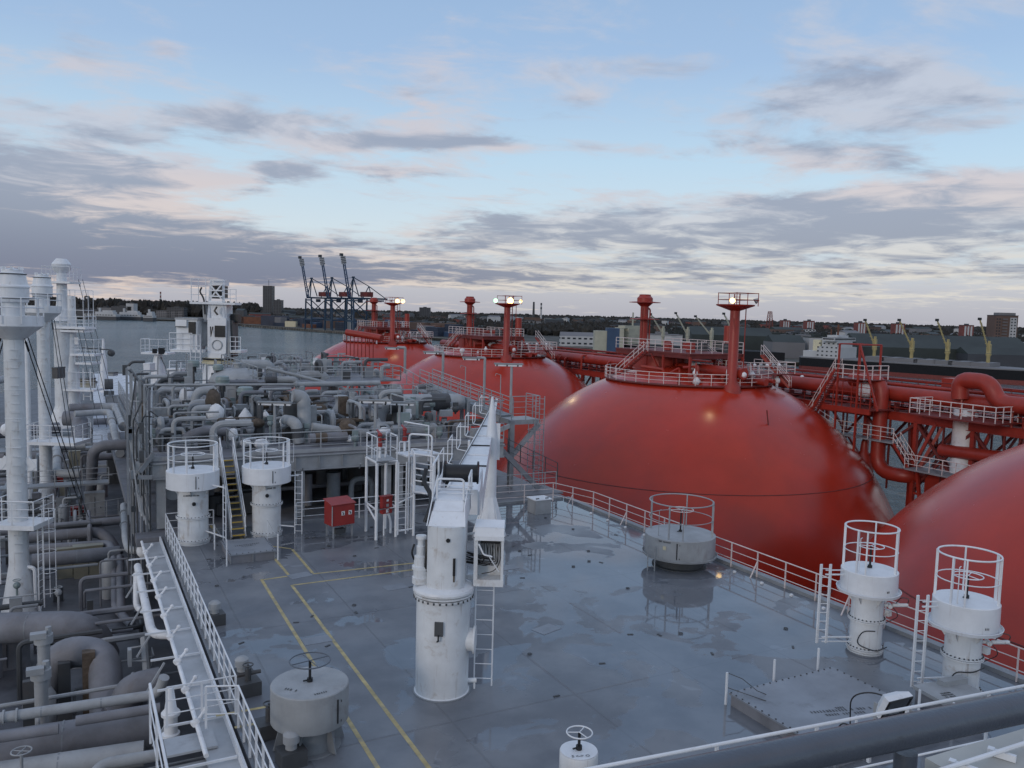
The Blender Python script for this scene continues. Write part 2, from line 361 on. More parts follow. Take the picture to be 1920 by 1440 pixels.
def pipe(name,label,pts,r,m='grey3',bend=None,cat='pipe',group=None,flanges=(),bands=(),parent=None,n=14,lab=None):
    mb=MB().tube(pts,r,n,bend=r*2.2 if bend is None else bend,bs=7)
    if parent: o=part(name,mb,m,parent,lab)
    else: o=one(name,mb,m,label,cat,group)
    for f in flanges:
        a=Vector(pts[f[0]]);b=Vector(pts[f[0]+1]); c=a+(b-a)*f[1]; d=(b-a).normalized(); part('flange',MB().tube([c-d*r*.16,c+d*r*.16],r*1.35,n),m,o)
    for f in bands:
        a=Vector(pts[f[0]]);b=Vector(pts[f[0]+1]); c=a+(b-a)*f[1]; d=(b-a).normalized(); part('wrapping',MB().tube([c-d*r*f[2],c+d*r*f[2]],r*1.05,n),f[3],o)
    return o
def seams(o,pts,r,m='dgrey',sp=1.7):
    for a,b in zip(pts,pts[1:]):
        a=Vector(a);b=Vector(b); L=(b-a).length; n=int(L/sp)
        if n<2: continue
        d=(b-a)/L
        for i in range(1,n):
            c=a+(b-a)*i/n; part('cladding_seam',MB().tube([c-d*.022,c+d*.022],r*1.018,12),'grey' if i%3 else m,o)
def px(pts,**k):   # photograph points with the plane they lie in -> places
    r=[]
    for p in pts:
        r.append(P(p[0],p[1],p[3]) if p[2]=='z' else Qt(p[0],p[1],p[3]) if p[2]=='t' else Qs(p[0],p[1],p[3]) if p[2]=='s' else Dp(p[0],p[1],p[3]))
    return r
# ================================================================ setting: water, own ship, decks
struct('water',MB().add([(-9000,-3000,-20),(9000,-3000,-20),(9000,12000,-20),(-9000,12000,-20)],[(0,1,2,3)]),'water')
hull=thing('gas_ship_hull','long grey hull below the deck pipework on the left','ship hull',(0,0,-20))
part('hull_side',MB().prism([(-21,-30),(26.4,-30),(26.4,128),(20,150),(2.5,172),(-15,150),(-21,128)],-21,-4.06),'dgrey',hull)
struct('lower_deck',MB().prism([(-20.6,-29),(26.2,-29),(26.2,128),(19.7,149),(2.5,170),(-14.7,149),(-20.6,128)],-4.055,-4.0),'tdeck')
TD=struct('trunk_deck',MB().prism([(3.62,-5),(26.1,-5),(26.1,41.9),(3.62,41.9)],-.25,0.),'deck')
struct('trunk_side',MB().box(14.9,18.4,-2.15,22.3,46.6,3.78),'grey3')
struct('foredeck',MB().prism([(1.4,80),(8.5,80),(8.2,156),(3.0,158)],-3.99,-1.2),'snow')
struct('deck_coaming',MB().box(25.95,18,.07,.34,47,.14).box(14.8,41.72,.06,22,.25,.12).box(3.8,18,.05,.12,47,.10),'grey')
# yellow walkway markings, 4 mm above the deck
def line(a,b,w=.12):
    a=P(*a,.004);b=P(*b,.004); d=(b-a).normalized(); n=Vector((-d.y,d.x,0))*w/2
    return [a+n,a-n,b-n,b+n]
mk=MB()
for a,b in (((547,1097),(806,1442)),((490,1086),(716,1452)),((586,1076),(782,1055)),((549,1097),(775,1068)),((548,1030),(586,1074)),((493,1087),(541,1080)),((515,1047),(541,1078)),((510,1024),(546,1029)),((450,1004),(458,1018)),((405,1342),(500,1325)),((440,1364),(506,1352)),((395,985),(405,1000))):
    mk.add(line(a,b),[(0,1,2,3)])
one('walkway_marking',mk,'yellow','worn yellow walkway lines painted on the grey deck','deck marking')
rk=random.Random(12)
pieces('deck_socket',MB().box(0,0,.012,.2,.07,.018),'dgrey',TD,[(rk.uniform(4.5,24.5),rk.uniform(19,41),0) for _ in range(34)],[rk.uniform(0,3) for _ in range(34)])
pieces('lashing_ring',MB().ring(0,0,.03,.07,.014,n=12).box(0,0,.012,.08,.05,.02),'dgrey',TD,[(rk.uniform(4.5,24.5),rk.uniform(17,40),0) for _ in range(26)])
pieces('scupper_cap',MB().box(0,0,.04,.1,.1,.08),'white',TD,[(25.3,20+k*1.62,0) for k in range(12)])
pieces('repair_plate',MB().box(0,0,.006,.9,.6,.012),'hatchc',TD,[(11.2,30.5,0),(7.0,26.5,0),(14.5,24.2,0),(16.5,31.,0),(8.1,33.4,0)],[.1,0,.3,0,.2])
# ---------------------------------------------------------------- ventilation heads
def bolts(parent,x,y,z,R,n=26,m='dgrey',s=.028):
    pieces('bolt',MB().box(0,0,0,s*1.3,s*1.3,s*2),m,parent,[(x+R*math.cos(2*math.pi*i/n),y+R*math.sin(2*math.pi*i/n),z) for i in range(n)])
def handwheel(parent,x,y,z0,z1,R,m='white',spokes=3,a=20):
    part('spindle',MB().cyl(x,y,z0,z1,.035,8).cyl(x,y,z0,z0+.1,.075,8).box(x-.09,y,z0+.05,.16,.03,.03),'black',parent)
    wh=part('handwheel',MB().ring(x,y,z1,R,.017,n=30),m,parent)
    mb=MB()
    for k in range(spokes):
        t=math.radians(a+360/spokes*k); mb.tube([(x,y,z1),(x+R*math.cos(t),y+R*math.sin(t),z1)],.013,6)
    part('spoke',mb,m,wh)
def topring(parent,x,y,z,z1,zm,R,m='white',a0=0,a1=360,posts=(20,75,140,200,260,320),gate=None):
    g_=thing_part('guard_rail',parent)
    part('top_rail',MB().ring(x,y,z1,R,.027,a0,a1),m,g_)
    if zm: part('mid_rail',MB().ring(x,y,zm,R,.017,a0,a1),m,g_)
    pieces('post',MB().box(0,0,(z1-z)/2,.075,.045,z1-z),m,g_,[(x+R*math.cos(math.radians(t)),y+R*math.sin(math.radians(t)),z) for t in posts],[math.radians(t) for t in posts])
    if gate is not None:
        t=math.radians(gate); c=Vector((x+(R+.06)*math.cos(t),y+(R+.06)*math.sin(t),0)); d=Vector((-math.sin(t),math.cos(t),0))*.0+Vector((math.cos(t),math.sin(t),0))*.14
        part('grab_handle',MB().tube([c+Vector((0,0,z+.15)),c+d+Vector((0,0,z+.15)),c+d+Vector((0,0,z1-.2)),c+Vector((0,0,z1-.2))],.014,6),m,g_)
def marks(parent,c,ux,uz,rows,m='black',off=0.,name='stencil_lettering'):
    # short stencilled characters too small to read in the photograph, as flat print 3 mm proud of the surface
    c=Vector(c);ux=Vector(ux).normalized();uz=Vector(uz).normalized(); nn=ux.cross(uz); mb=MB(); y=0
    for n,h in rows:
        x=-n*h*.36
        for i in range(n):
            if random.random()<.86:
                w_=h*random.uniform(.3,.5); a=c+ux*x+uz*y+nn*.004
                mb.add([a,a+ux*w_,a+ux*w_+uz*h*random.uniform(.7,1),a+uz*h],[(0,1,2,3)])
            x+=h*.72
        y-=h*1.5
    part(name,mb,m,parent)
def vent_tower(name,label,b,rc,rd,zd0,zd1,zr,fl,lip=False,ridge=True,lad=None,a0=0,a1=360,posts=(20,80,150,205,265,325),gate=0,wheelh=.72):
    x,y=b; t=thing(name,label,'ventilation head',(x,y,0),'white ventilation heads with guard rings')
    col=part('column',MB().lathe(x,y,[(rc+.05,0),(rc+.05,.03),(rc,.04),(rc,zd0+.03)],36),'whitew',t)
    for z in fl:
        f_=part('flange',MB().lathe(x,y,[(rc+.005,z-.05),(rc+.085,z-.045),(rc+.085,z-.008),(rc+.005,z-.006),(rc+.005,z+.008),(rc+.085,z+.01),(rc+.085,z+.045),(rc+.005,z+.05)],36),'whitew',t)
        bolts(f_,x,y,z+.05,rc+.05,28)
    prof=[(rc+.02,zd0+.12),(rd-.03,zd0+.02),(rd,zd0),(rd+.0,zd1-.02),(rd-.02,zd1),(.05,zd1+.035)]
    if lip: prof=[(rc+.02,zd0+.1),(rd-.02,zd0),(rd+.09,zd0+.02),(rd+.12,zd0+.12),(rd+.10,zd0+.13),(rd+.07,zd0+.04),(rd,zd0+.04),(rd,zd1-.02),(rd-.02,zd1),(.05,zd1+.035)]
    hd=part('hood',MB().lathe(x,y,prof,44),'white',t)
    gs=MB()
    for k in range(6):
        a=math.radians(60*k+15); c,s=math.cos(a),math.sin(a)
        gs.add([(x+c*rc,y+s*rc,zd0-.35),(x+c*rc,y+s*rc,zd0+.1),(x+c*(rc+.28),y+s*(rc+.28),zd0+.05)],[(0,1,2)])
        gs.add([(x+c*rc-s*.02,y+s*rc+c*.02,zd0-.35),(x+c*rc-s*.02,y+s*rc+c*.02,zd0+.1),(x+c*(rc+.28)-s*.02,y+s*(rc+.28)+c*.02,zd0+.05)],[(2,1,0)])
    part('gusset',gs,'whitew',t)
    topring(t,x,y,zd1-.05,zr,(zd1+zr)/2-.05,rd*.93,'white',a0,a1,posts,gate)
    handwheel(t,x,y,zd1+.03,zd1+wheelh,rd*.45)
    return t,hd,col
cdir=Vector((-math.sin(YAW)*0,0,0))
def facing(x,y,off=0.):   # unit vector from a place towards the viewer, turned by off degrees
    v=Vector((-x,-y,0)).normalized(); o=math.radians(off); return Vector((v.x*math.cos(o)-v.y*math.sin(o),v.x*math.sin(o)+v.y*math.cos(o),0))
def indicator(t,x,y,r,z0,z1,off):
    d=facing(x,y,off); c=Vector((x,y,0))+d*(r+.004); s=Vector((-d.y,d.x,0))
    part('indicator_slot',MB().beam(c+Vector((0,0,z0)),c+Vector((0,0,z1)),.03,.03),'black',t)
    marks(t,c+s*.13+Vector((0,0,z1-.1)),s,(0,0,1),[(1,.07)]); marks(t,c+s*.13+Vector((0,0,z0)),s,(0,0,1),[(1,.07)])
def nozzle(t,x,y,r,z,off):
    d=facing(x,y,off); c=Vector((x,y,z))+d*r
    part('nozzle',MB().tube([c,c+d*.09],.085,12).tube([c+d*.09,c+d*.12],.05,10),'black',t)
b1=(4.80,40.15); t,hd,col=vent_tower('ventilation_tower','white ventilation tower left of the yellow stepped stairs, at the deck corner',b1,.67,1.16,2.62,3.42,4.62,(.16,1.25),posts=(-40,-15,15,100,160,215,250),gate=-8)
indicator(hd,*b1,1.16,2.72,3.3,6); nozzle(col,*b1,.67,1.95,3); d=facing(*b1,-5); marks(col,Vector((*b1,2.3))+d*.68,(-d.y,d.x,0),(0,0,1),[(12,.08)])
b2=(8.15,40.25); t,hd,col=vent_tower('ventilation_tower','white ventilation tower right of the yellow stepped stairs, its ladder on its right side',b2,.67,1.14,2.62,3.40,4.60,(.16,1.55),posts=(-55,-22,12,80,160,215,250),gate=-8)
indicator(hd,*b2,1.14,2.72,3.3,14); nozzle(col,*b2,.67,2.05,2); d=facing(*b2,20); marks(col,Vector((*b2,2.35))+d*.68,(-d.y,d.x,0),(0,0,1),[(7,.08)])
lt=Vector((9.55,39.7,0)); ld=thing_part('ladder',t); ladder(ld,lt,lt+Vector((0,0,3.1)),.34,(.88,-.47,0))
part('bracket',MB().beam((b2[0]+.5,b2[1]-.4,2.9),(lt.x,lt.y,2.9),.05).beam((b2[0]+.5,b2[1]-.4,.5),(lt.x-.2,lt.y,.4),.05),'white',ld)
t1=[o for o in COL.objects if o.get('category')=='ventilation head'][0]
ld=thing_part('ladder',t1); lt=Vector((5.95,38.6,0)); ladder(ld,lt,lt+Vector((0,0,2.9)),.34,(.2,-1,0))
part('bracket',MB().beam((b1[0]+.5,b1[1]-.5,2.8),(lt.x,lt.y,2.8),.05).beam((b1[0]+.5,b1[1]-.5,.6),(lt.x,lt.y,.5),.05),'white',ld)
def side_valve(t,x,y,r,z,ang):   # small actuator with hoses on the side of a column
    d=Vector((math.cos(ang),math.sin(ang),0)); s=Vector((-d.y,d.x,0)); c=Vector((x,y,z))+d*r
    v=part('damper_actuator',MB().tube([c,c+d*.3],.05,8).tube([c+d*.18-s*.14,c+d*.18+s*.14],.07,10).tube([c+d*.28+Vector((0,0,.02)),c+d*.75+Vector((0,0,.07))],.06,10).box(c.x+d.x*.15,c.y+d.y*.15,c.z-.25,.16,.16,.2),'whitew',t)
    part('hose',MB().tube([c+d*.35+Vector((0,0,.05)),c+d*.55+s*.1+Vector((0,0,.3)),c+d*.8+Vector((0,0,.28)),c+d*.7+Vector((0,0,.05))],.014,6,bend=.2).tube([c+d*.25,c+d*.5-s*.1+Vector((0,0,-.3)),c+d*.1+Vector((0,0,-.6))],.014,6,bend=.2),'black',v)
def sideladder(t,x,y,r,z0,z1,foot,m='white'):
    f=Vector((*foot,0)); d=(Vector((x,y,0))-f).normalized(); ld=thing_part('ladder',t)
    ladder(ld,f+Vector((0,0,z0)),f+Vector((0,0,z1)),.32,d,m,sr=.045)
    n=Vector((x,y,0))
    part('bracket',MB().beam(f+Vector((0,0,z1-.35)),n-d*r*.9+Vector((0,0,z1-.35)),.05,.04).beam(f+Vector((0,0,z1-.2)),n-d*r*.9+Vector((0,0,z1-.2)),.04,.03).beam(f+Vector((0,0,.45)),n-d*r*.5+Vector((0,0,.45)),.05,.04).beam(f+Vector((0,0,.3)),n-d*r*.5+Vector((0,0,.3)),.04,.03),m,ld)
b3=(23.45,18.25); t,hd,col=vent_tower('ventilation_tower','white ventilation tower with flared hood by the starboard rail, farther of the pair',b3,.51,.90,2.02,2.80,4.22,(.14,1.12),lip=True,posts=(-150,-170,-35,-75,30,120),gate=-160,wheelh=.78)
side_valve(col,*b3,.51,1.6,math.radians(-40)); sideladder(t,*b3,.9,.25,2.95,(22.05,18.85)); d=facing(*b3,40); marks(hd,Vector((*b3,2.25))+d*.905,(-d.y,d.x,0),(0,0,1),[(3,.07)])
part('cable',MB().tube([(b3[0]-.3,b3[1]-.6,.9),(b3[0]-.55,b3[1]-.3,.85),(b3[0]-.62,b3[1]-.1,.35),(b3[0]-.3,b3[1]-.66,.22),(b3[0]+.45,b3[1]-.5,.2)],.018,6,bend=.25),'black',col)
b4=(23.45,14.85); t,hd,col=vent_tower('ventilation_tower','white ventilation tower with flared hood nearest the camera, beside the grey locker',b4,.50,.91,2.02,2.86,4.25,(.12,1.15),lip=True,posts=(-150,-175,-30,-70,40,120),gate=-160,wheelh=.72)
side_valve(col,*b4,.50,1.6,math.radians(-40)); sideladder(t,*b4,.91,.2,3.0,(22.15,15.35)); d=facing(*b4,40); marks(hd,Vector((*b4,2.25))+d*.915,(-d.y,d.x,0),(0,0,1),[(3,.07)])
part('cable',MB().tube([(b4[0]+.4,b4[1]-.45,.85),(b4[0]-.3,b4[1]-.55,.85),(b4[0]-.6,b4[1]-.15,.8),(b4[0]-.8,b4[1]-.2,.4),(b4[0]-1.1,b4[1]-.1,.1)],.018,6,bend=.25),'black',col)
# grey low vent by the rail
x,y=23.8,28.4; t=thing('mushroom_vent','broad grey mushroom vent with ring rail beside the starboard railing','mushroom vent',(x,y,0))
part('neck',MB().lathe(x,y,[(1.2,0),(1.2,.04),(1.03,.05),(1.03,.55),(.95,.6)],40),'dgrey',t)
hd=part('hood',MB().lathe(x,y,[(1.0,.52),(1.5,.47),(1.63,.50),(1.66,.6),(1.64,.61),(1.58,.52),(1.55,.53),(1.55,1.42),(1.53,1.44),(.05,1.5)],48),'grey2',t)
topring(t,x,y,1.42,2.9,2.15,1.4,'grey2',0,360,(-150,-125,-30,-50,40,120),-165); handwheel(t,x,y,1.48,2.5,.54,'pinkw',5)
indicator(hd,x,y,1.56,.65,1.35,-4)
d=facing(x,y,-24); part('plate',MB().box(*(Vector((x,y,1.08))+d*1.565),.14,.02,.16,math.atan2(d.y,d.x)+math.pi/2),'cream',hd); marks(hd,Vector((x,y,1.32))+d*1.56,(-d.y,d.x,0),(0,0,1),[(11,.07)])
ld=thing_part('ladder',t); ladder(ld,(22.05,28.15,0),(22.05,28.15,1.1),.3,(.8,-.6,0),'grey2')
# grey near vent
x,y=5.12,20.0; t=thing('mushroom_vent','grey mushroom vent on four flared feet near the bottom of the picture','mushroom vent',(x,y,0))
part('neck',MB().lathe(x,y,[(.78,0),(.78,.03),(.62,.04),(.62,.78)],36),'grey',t)
hd=part('hood',MB().lathe(x,y,[(.7,.72),(.94,.70),(.96,.73),(.96,1.61),(.94,1.635),(.04,1.66)],44),'grey2',t)
for k in range(4):
    a=math.radians(-90+62*(k-1.5)+ (0 if k<4 else 0)); c,s=math.cos(a),math.sin(a); n=Vector((-s,c,0))*.02
    pts=[Vector((x+c*.6,y+s*.6,.02)),Vector((x+c*.9,y+s*.9,.02)),Vector((x+c*.72,y+s*.72,.72)),Vector((x+c*.6,y+s*.6,.72))]
    part('foot',MB().add([p-n for p in pts]+[p+n for p in pts],[(3,2,1,0),(4,5,6,7),(0,1,5,4),(1,2,6,5),(2,3,7,6),(3,0,4,7)]),'grey',t)
handwheel(t,x,y,1.65,2.2,.5,'steel',4,10); indicator(hd,x,y,.965,.85,1.45,44)
marks(hd,(x-.55,y-.3,1.655),(.7,-.7,0),(.7,.7,0),[(5,.1)],'dgrey'); marks(hd,(x+.1,y-.75,1.645),(1,.1,0),(-.1,1,0),[(6,.08)],'dgrey')
x,y=10.3,15.55; t=thing('mushroom_vent','small white round vent with three spoke handwheel at the bottom edge','mushroom vent',(x,y,0))
part('neck',MB().lathe(x,y,[(.58,0),(.58,.04),(.36,.05),(.36,.5)],28),'dgrey',t); hd=part('hood',MB().lathe(x,y,[(.38,.36),(.44,.36),(.45,.38),(.45,.84),(.44,.855),(.03,.87)],40),'whitew',t)
part('hood_top',MB().lathe(x,y,[(.435,.86),(.435,.872),(.03,.884)],40),'white',hd); handwheel(t,x,y,.885,1.3,.3,'white',3,35)
def text(s,loc,size,rot,m,parent):
    c=bpy.data.curves.new('lettering','FONT'); c.body=s; c.size=size; c.align_x='CENTER'; c.align_y='CENTER'; c.extrude=.001; c.resolution_u=2
    o=bpy.data.objects.new('lettering',c); dg=bpy.context.evaluated_depsgraph_get(); COL.objects.link(o); dg.update()
    me=bpy.data.meshes.new_from_object(o.evaluated_get(dg)); COL.objects.unlink(o); bpy.data.objects.remove(o)
    me.materials.clear(); me.materials.append(M[m]); o=bpy.data.objects.new('lettering',me); COL.objects.link(o); o.parent=parent
    o.location=Vector(loc)-root(parent).location; o.rotation_euler=rot; return o
text('S <-> O',(x-.12,y-.27,.888),.13,(0,0,-math.radians(20)),'black',hd)
# ---------------------------------------------------------------- deck crane
x,y=9.35,21.45; cr=thing('deck_crane','white hose crane on a thick round pedestal in the middle of the grey deck','crane',(x,y,0))
ped=part('pedestal',MB().lathe(x,y,[(.80,0),(.80,.03),(.765,.05),(.775,2.86)],48),'whitew',cr)
part('foot_ring',MB().lathe(x,y,[(.84,0),(.84,.02),(.80,.03)],40),'grey',ped)
sr=part('slewing_ring',MB().lathe(x,y,[(.78,2.80),(.84,2.82),(.84,2.88),(.80,2.885),(.80,2.91),(.86,2.915),(.86,2.97),(.80,2.98),(.80,3.0),(.88,3.005),(.88,3.06)],48),'whitew',cr)
part('ring_gap',MB().ring(x,y,2.90,.80,.035,n=48),'dgrey',sr); bolts(sr,x,y,2.84,.845,30,'dgrey',.03)
part('base_collar',MB().lathe(x,y,[(.88,3.06),(.86,3.12),(.70,3.2),(.2,3.24)],44),'white',cr)
d=facing(x,y,-8); s=Vector((-d.y,d.x,0)); c=Vector((x,y,2.12))+d*.78
bx=part('junction_box',MB().box(c.x,c.y,c.z,.24,.12,.4,math.atan2(s.y,s.x)),'dgrey',ped); part('cable',MB().tube([c+d*.08-Vector((0,0,.15)),c+d*.1-Vector((0,0,.32)),c+d*.03-s*.04-Vector((0,0,.36))],.025,6,bend=.1),'black',bx)
e=facing(x,y,82); c=Vector((x,y,1.55))+e*.62
mh=part('manhole',MB().tube([c,c+e*.28],.33,20).tube([c+e*.28,c+e*.34],.40,22),'whitew',ped)
part('drain',MB().tube([(x+.62,y-.35,.3),(x+.9,y-.45,.3)],.07,10).tube([(x+.85,y-.43,.3),(x+.85,y-.43,.05)],.03,8),'whitew',ped)
# housing: a tall box with rounded front, turned to face the boom's heading
BD=(Dp(930,748,56)-Dp(884,885,31.2)); BD.z=0; BD.normalize(); BR=Vector((BD.y,-BD.x,0))
def B(a,b,z,o=(x,y)): return Vector((o[0],o[1],0))+BR*a+BD*b+Vector((0,0,z))
def bprism(poly,z0,z1,o=(x,y)): return [(lambda q:(q.x,q.y))(B(a,b,0,o)) for a,b in poly]
rp=[(-.45,.5),(.62,.5),(.62,-.35),(.5,-.52),(.28,-.62),(0,-.65),(-.22,-.6),(-.4,-.5),(-.45,-.4)]
hs=part('housing',MB().prism(bprism(rp,0,0),3.2,4.98),'whitew',cr)
c=B(.34,-.6,3.85); part('sight_slot',MB().box(c.x,c.y,c.z,.07,.05,.5,math.atan2(BR.y,BR.x)),'black',hs)
c=B(.16,-.645,4.62); part('port',MB().tube([c,c-BD*.02],.06,14),'black',hs)
rs=part('rust_run',MB().box(*B(.34,-.61,3.52),.05,.012,.2,math.atan2(BR.y,BR.x)),'brown',hs)
def bq(*p): return [B(*q) for q in p]
cv=MB(); cv.slab(*bq((-.42,-.55,4.99),(.6,-.5,4.99),(.55,-.05,5.3),(-.37,-.05,5.3)),.04); cv.slab(*bq((-.35,-.05,5.31),(.52,-.05,5.31),(.5,.4,5.5),(-.33,.4,5.5)),.04); cv.slab(*bq((-.3,.4,5.51),(.48,.4,5.51),(.46,1.2,5.62),(-.28,1.2,5.62)),.05)
part('sloped_cover',cv,'white',cr)
part('side_plate',MB().slab(*bq((-.45,-.5,4.98),(-.45,1.7,4.98),(-.4,1.7,6.0),(-.4,-.0,5.45)),.03).slab(*bq((.62,-.5,4.98),(.62,1.9,4.98),(.57,1.9,6.0),(.57,0,5.45)),.03),'white',cr)
part('walkway_plate',MB().box(*B(.1,1.3,5.5),1.0,1.6,.06,math.atan2(BR.y,BR.x)),'white',cr)
wn=part('winch',MB().tube([B(-.25,2.5,5.92),B(.75,2.5,5.92)],.28,20).tube([B(-.3,2.5,5.95),B(-.25,2.5,5.95)],.36,20).tube([B(.75,2.5,5.95),B(.8,2.5,5.95)],.36,20),'black',cr)
part('winch_frame',MB().beam(B(-.36,1.5,5.2),B(-.36,3.2,5.6),.06,.8).beam(B(.87,1.5,5.2),B(.87,3.2,5.6),.06,.8),'white',cr)
gr=thing_part('guard_rail',cr); rp2=[]
for a0_,a1_,b_ in((-.42,-.42,.1),):
    rp2.append(0)
hoop=lambda a,b,c_,d_,z0,z1:MB().tube([B(a,b,z0),B(a,b,z1),B(c_,d_,z1),B(c_,d_,z0)],.032,8,bend=.12)
part('hoop',hoop(-.3,.55,.48,.55,5.45,6.12),'white',gr); part('hoop',hoop(-.42,.5,-.42,2.0,5.45,6.55),'white',gr); part('hoop',hoop(.6,1.0,.6,2.2,5.45,6.1),'white',gr)
for z_ in(5.62,5.74,5.86): part('mid_rail',MB().tube([B(-.3,.9,z_),B(.75,.9,z_)],.018,6),'white',gr)
# motor stack at the left
mt=part('slewing_motor',MB().lathe(*B(-.66,-.12,0)[:2],[(.2,3.2),(.24,3.22),(.24,3.4),(.21,3.42),(.21,3.62),(.25,3.63),(.25,3.72),(.2,3.74),(.19,4.0),(.13,4.04),(.13,4.3),(.1,4.32),(.1,4.5),(.15,4.51),(.15,4.6)],20),'whitew',cr)
part('hose',MB().tube([B(-.5,-.2,4.5),B(-.48,-.3,4.2),B(-.5,-.3,3.7),B(-.5,-.15,3.55)],.04,8,bend=.15).tube([B(-.85,-.15,4.35),B(-.92,-.2,4.1),B(-.85,-.15,3.9)],.03,8,bend=.1),'black',mt)
part('hose_bundle',MB().tube([B(-.75,1.5,6.2),B(-.8,1.2,5.9),B(-.45,.8,5.5),B(-.5,.3,5.2),B(-.6,.2,4.9)],.07,10,bend=.4),'black',cr)
# boom
b0=Dp(884,885,31.2); b0.z=4.95; L=27.; o=(b0.x,b0.y); st=-3.3
def BB(a,b,z): return B(a,b,z,o)
def wv(b): return .55*(1-(b-st)/(L-st))+.05
bm=MB(); 
v=[];
for b_ in (st,0,6,12,18,24,L):
    w_=wv(b_); hgt=.75*(1-(b_-st)/(L-st))+.12
    v+= [BB(-w_,b_,4.95-hgt),BB(w_,b_,4.95-hgt),BB(w_,b_,4.95),BB(-w_,b_,4.95)]
f_=[(3,2,1,0)]
for i in range(6):
    for j in range(4): f_.append((i*4+j,i*4+(j+1)%4,i*4+4+(j+1)%4,i*4+4+j))
f_.append((24,25,26,27)); bm.add(v,f_); boom=part('boom',bm,'white',cr)
for b_ in (1,3.5,6,9,12.5,17,22): part('rib',MB().box(*BB(0,b_,4.98),wv(b_)*2,.07,.05,math.atan2(BR.y,BR.x)),'black' if b_ in(1,6,12.5) else 'white',boom)
part('edge_bead',MB().tube([BB(-wv(st),st,5.0),BB(-wv(L),L,5.0)],.045,6),'white',boom)
part('hoist_rope',MB().tube([BB(-.35,st+.4,5.5),BB(-.25,8,5.2),BB(-.05,L-.4,5.02)],.022,6),'black',boom)
for b_,h_ in((-1.5,1.0),(1.5,1.05),(5,1.1),(9,1.1),(13.5,1.1),(18.5,1.05)):
    part('step_hoop',MB().tube([BB(-wv(b_)-.02,b_,4.85),BB(-wv(b_)-.55,b_,4.95),BB(-wv(b_)-.55,b_,4.85+h_),BB(-wv(b_)-.02,b_,4.85+h_)],.022,6,bend=.08).tube([BB(-wv(b_)-.5,b_,4.95),BB(-wv(b_)-.5,b_+1.4,4.95),BB(-wv(b_)-.5,b_+1.4,4.85+h_),BB(-wv(b_)-.5,b_,4.85+h_)],.022,6,bend=.08),'white',boom)
# control stand with hoses and the ladder under it
c0=Dp(916,1100,23.5); o=(c0.x,c0.y); R_=math.atan2(BR.y,BR.x)
cs=part('control_stand',MB().box(*B(-.38,0,3.85,o),.11,.5,1.35,R_).box(*B(.38,0,3.85,o),.07,.5,1.35,R_).box(*B(0,.24,3.9,o),.7,.03,1.2,R_).box(*B(0,0,3.24,o),.86,.52,.2,R_),'whitew',cr)
part('roof',MB().slab(B(-.42,-.3,4.62,o),B(.42,-.3,4.62,o),B(.42,-.2,4.85,o),B(-.42,-.2,4.85,o),.04).slab(B(-.42,-.2,4.86,o),B(.42,-.2,4.86,o),B(.42,.3,4.97,o),B(-.42,.3,4.97,o),.04).slab(B(-.42,-.31,4.5,o),B(.42,-.31,4.5,o),B(.42,-.3,4.62,o),B(-.42,-.3,4.62,o),.03),'white',cs)
part('valve_block',MB().box(*B(.02,.05,4.42,o),.56,.2,.14,R_),'black',cs)
for i in range(11):
    a=-.24+i*.05; zz=3.95-.25*random.random(); mb=MB().tube([B(a,-.05,4.38,o),B(a+random.uniform(-.05,.08),-.12,4.0,o),B(a*.5+random.uniform(-.2,.2),-.12,zz,o),B(-.3,-.1+random.uniform(-.1,.1),zz+.05,o),B(-.75,.1,zz+.08+random.uniform(-.1,.1),o)],.014,6,bend=.2); part('hose',mb,'black',cs)
part('hose',MB().tube([B(.3,-.2,4.4,o),B(.36,-.25,4.0,o),B(.2,-.25,3.6,o),B(-.2,-.2,3.5,o)],.014,6,bend=.2),'black',cs)
part('lever_rail',MB().tube([B(-.3,-.3,4.4,o),B(-.15,-.34,4.1,o),B(.1,-.34,4.05,o)],.025,6,bend=.06).beam(B(0,-.3,4.05,o),B(.3,-.3,3.6,o),.05,.02),'white',cs)
part('support_arm',MB().beam(B(-.9,.15,3.3,o),B(-.35,.1,3.3,o),.1,.12).beam(B(-.9,.2,4.5,o),B(-.4,.15,4.6,o),.05,.05),'whitew',cs)
ld=thing_part('ladder',cr); f0=P(905,1287,0.0); ladder(ld,f0+Vector((0,0,.03)),Vector((B(-.1,-.1,0,o).x,B(-.1,-.1,0,o).y,3.2)),.52,BR,'white',sp=.4,sr=.02)
# crane boom rest
p=P(917,1004,0); t=thing('boom_rest','white boom rest post with flared gusset foot standing behind the crane','boom rest',p)
part('post',MB().lathe(p.x,p.y,[(.33,0),(.31,1.5),(.27,4.9),(.16,6.2),(.05,6.9)],28),'white',t)
for k in range(8):
    a=math.radians(45*k+12); c,s=math.cos(a),math.sin(a); n=Vector((-s,c,0))*.015; q=[Vector((p.x+c*.28,p.y+s*.28,0.02)),Vector((p.x+c*.86,p.y+s*.86,.02)),Vector((p.x+c*.80,p.y+s*.80,.22)),Vector((p.x+c*.3,p.y+s*.3,1.95))]
    part('gusset',MB().add([v_-n for v_ in q]+[v_+n for v_ in q],[(3,2,1,0),(4,5,6,7),(0,1,5,4),(1,2,6,5),(2,3,7,6),(3,0,4,7)]),'white',t)
part('foot_cone',MB().lathe(p.x,p.y,[(.84,.02),(.8,.1),(.33,1.95)],8),'white',t)
part('cradle',MB().box(*B(-.55,.1,4.1,p),1.2,.4,.14,R_).box(*B(-1.1,.1,4.4,p),.1,.4,.6,R_),'white',t); part('fin_plate',MB().prism([(lambda q:(q.x,q.y))(B(i,j,0,p)) for i,j in((.0,-.02),(.42,-.02),(.42,.02),(.0,.02))],3.8,5.6),'white',t)
